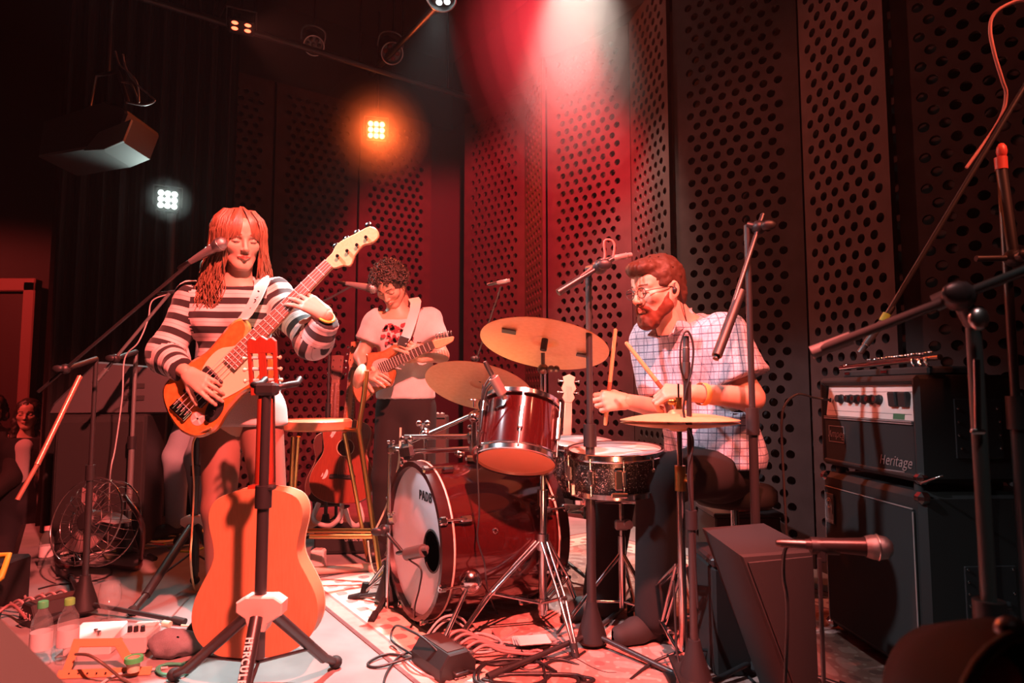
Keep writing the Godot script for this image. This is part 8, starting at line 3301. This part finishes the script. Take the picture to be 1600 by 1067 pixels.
	put(trb, "trousers", cloth_mat(srgb(0.008, 0.008, 0.009), 99), n)
	shoe(n, Vector3(al.x + 0.03, 0.01, al.z - 0.02), Vector3(-0.9, 0, 0.4), M.black_matte)
	shoe(n, Vector3(ar.x + 0.03, 0.01, ar.z), Vector3(-0.9, 0, 0.3), M.black_matte)
	var wb := W(n)
	var wp := wl.lerp(el, 0.20)
	wb.lathe([Vector2(0.0385, -0.011), Vector2(0.0395, -0.011), Vector2(0.0395, 0.011), Vector2(0.0385, 0.011)], Transform3D(along(el - wl), wp), 22)
	put(wb, "wristband", mat(srgb(0.66, 0.36, 0.12), 0.5), n, "orange paper wristband")
	# hair and beard
	var T := Transform3D(HB.scaled(Vector3.ONE * 1.06), hc)
	var hb := W(n)
	hb.xf = hb.xf * T
	var cap := Field.new(Vector3(-0.12, -0.12, -0.14), Vector3(0.12, 0.16, 0.14), 0.0045)
	cap.ell(Vector3(0, 0.042, -0.016), Vector3(0.081, 0.092, 0.101), Basis(), 0.02)
	cap.ell(Vector3(0, 0.085, 0.060), Vector3(0.060, 0.034, 0.050), Basis(), 0.02)
	cap.ell(Vector3(0, -0.018, -0.062), Vector3(0.066, 0.062, 0.046), Basis(), 0.02)
	cap.ell(Vector3(0, -0.018, 0.098), Vector3(0.085, 0.082, 0.082), Basis(), 0.012, true)
	cap.ell(Vector3(0.078, -0.02, -0.010), Vector3(0.035, 0.042, 0.026), Basis(), 0.006, true)
	cap.ell(Vector3(-0.078, -0.02, -0.010), Vector3(0.035, 0.042, 0.026), Basis(), 0.006, true)
	var hn := FastNoiseLite.new()
	hn.seed = 35
	hn.frequency = 32.0
	cap.noise(hn, 0.006)
	cap.mesh(hb)
	var dark := grain(mat(Color.WHITE, 0.6, 0.0, 0.4), noise_tex(0.1, srgb(0.03, 0.012, 0.008), srgb(0.085, 0.035, 0.02), 128, 94), Vector3(20, 20, 20))
	put(hb, "hair", dark, n, "short dark brown hair brushed forward")
	var bb := W(n)
	bb.xf = bb.xf * T
	var be := Field.new(Vector3(-0.1, -0.17, -0.06), Vector3(0.1, 0.04, 0.14), 0.004)
	for s in [-1.0, 1.0]:
		be.cap(Vector3(s * 0.062, -0.012, 0.004), Vector3(s * 0.056, -0.058, 0.016), 0.011, 0.019, 0.015)
		be.cap(Vector3(s * 0.056, -0.058, 0.016), Vector3(s * 0.026, -0.094, 0.052), 0.019, 0.024, 0.02)
		be.cap(Vector3(s * 0.006, -0.0445, 0.090), Vector3(s * 0.027, -0.058, 0.074), 0.006, 0.0065, 0.006)
		be.cap(Vector3(s * 0.027, -0.058, 0.074), Vector3(s * 0.030, -0.085, 0.062), 0.0075, 0.014, 0.012)
	be.cap(Vector3(-0.014, -0.105, 0.062), Vector3(0.014, -0.105, 0.062), 0.026, 0.026, 0.02)
	be.cap(Vector3(0, -0.108, 0.058), Vector3(0, -0.085, 0.078), 0.022, 0.010, 0.012)
	be.noise(hn, 0.005)
	be.mesh(bb)
	put(bb, "beard", grain(mat(Color.WHITE, 0.7, 0.0, 0.3), noise_tex(0.12, srgb(0.07, 0.02, 0.012), srgb(0.15, 0.05, 0.03), 128, 93), Vector3(24, 24, 24)), n, "full brown beard")
	# glasses
	var gb := W(n)
	gb.xf = gb.xf * T
	for s in [-1.0, 1.0]:
		var loop := []
		for k in 18:
			var a := TAU * k / 18.0
			loop.append(Vector3(s * 0.033 + cos(a) * 0.0225, 0.0 + sin(a) * 0.018, 0.0955 - 0.10 * absf(cos(a) * 0.0225 * s + 0.0) * 0.2))
		gb.tube(loop, 0.0016, 6, false, true)
		gb.tube([Vector3(s * 0.055, 0.004, 0.094), Vector3(s * 0.070, 0.006, 0.075), Vector3(s * 0.079, 0.008, 0.0), Vector3(s * 0.078, -0.006, -0.025)], 0.0018, 6)
	gb.tube([Vector3(-0.011, 0.006, 0.099), Vector3(0, 0.010, 0.104), Vector3(0.011, 0.006, 0.099)], 0.0015, 6)
	put(gb, "glasses", M.black_metal, n)
	var ear := W(n)
	ear.xf = ear.xf * T
	ear.ball(Vector3(0.083, -0.006, -0.008), Vector3(0.008, 0.011, 0.009), 12)
	ear.tube([Vector3(0.086, -0.008, -0.004), Vector3(0.085, 0.018, -0.010), Vector3(0.08, 0.02, -0.03), Vector3(0.07, -0.03, -0.045), Vector3(0.06, -0.12, -0.06)], 0.0018, 6)
	put(ear, "earpiece", M.black_plastic, n)
	# drum sticks
	var sm2 := wood(srgb(0.55, 0.28, 0.13), srgb(0.66, 0.36, 0.18), 0.45, Vector3(20, 2, 20), 85)
	var rp: Vector3 = rh.palm
	var lp: Vector3 = lh.palm
	stick("wooden drumstick raised upright in the drummer's far fist", rp, at(962, 513, rp.z * -1.0 - 0.05), 0.09, sm2)
	stick("wooden drumstick slanting up from the drummer's near hand", lp, at(977, 534, 2.22), 0.06, sm2)

func stick(label: String, grip: Vector3, tip: Vector3, behind: float, m: Material) -> void:
	var d := (tip - grip).normalized()
	var n := thing("drumstick", label, "drumstick", grip, along(d), "drummer's two sticks")
	var L := (tip - grip).length()
	var b := MB.new()
	b.lathe([Vector2(0, -behind), Vector2(0.006, -behind + 0.002), Vector2(0.0078, -behind + 0.01), Vector2(0.0078, L * 0.55), Vector2(0.0072, L * 0.9), Vector2(0.0066, L - 0.004), Vector2(0, L)], Transform3D(), 14)
	put(b, "shaft", m, n)
	var p := MB.new()
	p.lathe([Vector2(0.00795, L * 0.12), Vector2(0.00795, L * 0.28)], Transform3D(), 14)
	put(p, "printed_mark", mat(srgb(0.25, 0.08, 0.04), 0.5), n)

func plain_person(label: String, foot: Vector3, height: float, hc: Vector3, forward: Vector3, top_c: Color, leg_c: Color, hair_c: Color, floor_y: float, hair_long: float, arms: Array, front: Color, feet := 0.0) -> Node3D:
	var n := thing("person", label, "person", Vector3(foot.x, floor_y, foot.z))
	var F := Vector3(forward.x, 0, forward.z).normalized()
	var R := F.cross(Vector3.UP).normalized()
	var HB := facing(forward)
	var s := height / 1.7
	var neck := hc + Vector3(0, -0.15 * s, 0) - F * 0.03
	var chest := neck + Vector3(0, -0.17 * s, 0)
	var waist := neck + Vector3(0, -0.38 * s, 0)
	var pel := neck + Vector3(0, -0.54 * s, 0)
	var sr := neck + R * 0.17 * s + Vector3(0, -0.06, 0)
	var sl := neck - R * 0.17 * s + Vector3(0, -0.06, 0)
	var trunk := [[chest, waist, 0.14 * s, 0.125 * s, F, 0.72], [waist, pel, 0.125 * s, 0.14 * s, F, 0.75], [sr, sl, 0.055, 0.055], [neck, (sr + chest) * 0.5, 0.055, 0.08], [neck, (sl + chest) * 0.5, 0.055, 0.08]]
	var limbs := []
	var sleeves := []
	for i in 2:
		var sh: Vector3 = [sr, sl][i]
		var e: Vector3 = arms[i][0]
		var w: Vector3 = arms[i][1]
		limbs += [[sh, e, 0.044, 0.037], [e, w, 0.037, 0.026]]
		sleeves += [[sh, e, 0.056, 0.05], [e, e.lerp(w, 0.85), 0.048, 0.038]]
	var kl := Vector3(foot.x, lerpf(floor_y, pel.y, 0.5), foot.z)
	var legs := []
	for k in [-1.0, 1.0]:
		var hp: Vector3 = pel + R * 0.085 * k
		var kn: Vector3 = Vector3(foot.x, lerpf(floor_y, pel.y, 0.52), foot.z) + R * (0.095 + feet * 0.4) * k + F * 0.03
		var an: Vector3 = Vector3(foot.x, floor_y + 0.09, foot.z) + R * (0.10 + feet) * k
		legs += [[hp, kn, 0.08, 0.055], [kn, an, 0.055, 0.036]]
	var skin := Flat.new()
	skin.c = Color(0.58, 0.35, 0.27)
	var b := W(n)
	fleshed(trunk + limbs + legs + [[neck + Vector3(0, -0.04, 0), hc + Vector3(0, -0.06, 0), 0.05, 0.046]], 0.0, 0.016).mesh(b, skin)
	for i in 2:
		if arms[i].size() > 2:
			hand_into(b, skin, arms[i][1], arms[i][0], arms[i][2], arms[i][3], 1.0 if i else -1.0, [0.3, 0.35, 0.4, 0.45], 0.95)
	var face := Face.new()
	face.skin = skin.c
	face.lip = Color(0.46, 0.16, 0.14)
	face.brow = hair_c
	face.lash = Color(0.06, 0.04, 0.03)
	var keep := b.xf
	b.xf = keep * Transform3D(HB, hc)
	head_into(b, face, 0.97, 1.0, 0.005)
	b.xf = keep
	put(b, "body", skin_material(), n)
	var jk := fleshed(trunk + sleeves, 0.016, 0.014)
	jk.clip(neck + Vector3(0, -0.01, 0), Vector3.UP + F * 0.3, 0.13)
	var jb := W(n)
	jk.mesh(jb)
	put(jb, "jacket", cloth_mat(top_c, 101), n)
	if front.a > 0.5:
		var fb := W(n)
		var ff := fleshed([[chest + F * 0.05 + Vector3(0, 0.06, 0), waist + F * 0.045, 0.06, 0.05]], 0.016, 0.012)
		ff.mesh(fb)
		put(fb, "undershirt", cloth_mat(front, 102), n)
	var tr := fleshed([[waist, pel, 0.125 * s, 0.142 * s, F, 0.78]] + legs, 0.02, 0.014)
	var tb := W(n)
	tr.mesh(tb)
	put(tb, "trousers", cloth_mat(leg_c, 103), n)
	for k in [-1.0, 1.0]:
		shoe(n, Vector3(foot.x, floor_y, foot.z) + R * (0.10 + feet) * k - F * 0.03, F, M.black_plastic, 0.24)
	var hb := W(n)
	hb.xf = hb.xf * Transform3D(HB, hc)
	var cap := Field.new(Vector3(-0.13, -0.16 - hair_long, -0.16), Vector3(0.13, 0.16, 0.14), 0.007)
	cap.ell(Vector3(0, 0.038, -0.018), Vector3(0.087, 0.094, 0.103), Basis(), 0.02)
	if hair_long > 0.0:
		for k in [-1.0, 1.0]:
			cap.cap(Vector3(k * 0.07, 0.0, -0.01), Vector3(k * 0.085, -hair_long, 0.01), 0.032, 0.03, 0.03)
		cap.cap(Vector3(0, 0.0, -0.06), Vector3(0, -hair_long, -0.07), 0.06, 0.06, 0.03)
	cap.ell(Vector3(0, -0.04, 0.10), Vector3(0.062, 0.095, 0.085), Basis(), 0.012, true)
	var hn := FastNoiseLite.new()
	hn.seed = 44
	hn.frequency = 22.0
	cap.noise(hn, 0.012)
	cap.mesh(hb)
	put(hb, "hair", mat(hair_c.linear_to_srgb(), 0.5), n)
	return n

func fourth_player() -> void:
	var hc := at(336, 428, 3.95)
	var foot := ground(298, 832)
	var R := Vector3(0.2, 0, 0)
	var cc := hc + Vector3(0, -0.3, 0)
	plain_person("player in pale jeans and a white shirt hidden behind the singing bassist", Vector3(-1.98, 0, -4.0), 1.66, hc, Vector3(-0.5, 0.0, 0.85), srgb(0.6, 0.6, 0.6), srgb(0.36, 0.44, 0.50), srgb(0.05, 0.03, 0.02), 0.0, 0.0, [[cc + Vector3(-0.22, -0.12, 0.03), cc + Vector3(-0.08, -0.26, 0.2)], [cc + Vector3(0.2, -0.14, 0.03), cc + Vector3(0.06, -0.25, 0.2)]], Color(0, 0, 0, 0), 0.04)

func audience() -> void:
	var h1 := at(44, 648, 5.05)
	var c1 := h1 + Vector3(0, -0.3, 0)
	var wr := at(66, 748, 4.85)
	plain_person("smiling woman with dark hair in a black jacket and white top below the stage", Vector3(h1.x, 0, h1.z), 1.66, h1, Vector3(0.42, 0.0, 0.9), srgb(0.02, 0.02, 0.022), srgb(0.02, 0.02, 0.025), Color(0.03, 0.016, 0.012), -0.8, 0.22, [[c1 + Vector3(-0.24, -0.2, 0.03), c1 + Vector3(-0.12, -0.36, 0.16)], [c1 + Vector3(0.2, -0.22, 0.05), wr, Vector3(0.5, 0.1, 0.5), Vector3(-0.2, 0.6, -0.4)]], srgb(0.6, 0.57, 0.57))
	var h2 := at(-12, 640, 5.0)
	var c2 := h2 + Vector3(0, -0.3, 0)
	plain_person("listener with curly hair cut by the left edge, black clothes", Vector3(h2.x - 0.04, 0, h2.z), 1.68, h2, Vector3(0.55, 0.05, 0.82), srgb(0.02, 0.015, 0.015), srgb(0.02, 0.02, 0.025), Color(0.05, 0.02, 0.014), -0.8, 0.06, [[c2 + Vector3(-0.24, -0.2, 0.03), c2 + Vector3(-0.12, -0.36, 0.16)], [c2 + Vector3(0.22, -0.22, 0.05), c2 + Vector3(0.1, -0.4, 0.2)]], Color(0, 0, 0, 0))


# small pieces go under the part that they sit on
const SITS_ON := {"rubber_foot": "leg", "fret": "fretboard", "tuner": "headstock", "string_roller": "headstock", "knob_cap": "knob", "screw": "plate", "led_lens": "housing", "rosette": "soundboard", "bridge": "soundboard", "sticker_cross": "sticker", "grille_band": "grille", "capsule_ring": "barrel", "port_ring": "front_skin", "hoop_inlay": "hoop", "clamp_knob": "boom_clamp", "boom_grip": "boom_arm", "printed_mark": "shaft", "badge_emblem": "badge"}

func nest(n: Node3D) -> void:
	var last := {}
	for c in n.get_children():
		var base := str(c.name).rstrip("0123456789")
		if SITS_ON.has(base) and last.has(SITS_ON[base]):
			n.remove_child(c)
			c.name = base
			last[SITS_ON[base]].add_child(c, true)
		elif c is MeshInstance3D and c.transform.is_equal_approx(Transform3D()):
			last["plate" if base.ends_with("_plate") else base] = c

func build_all() -> void:
	guitars()
	bass_guitar()
	electric_guitar()
	drums()
	stands()
	guitar_stands()
	amplifier()
	loudspeakers()
	clutter()
	people()
	for n in get_children():
		if n is Node3D and n.has_meta("category"):
			nest(n)
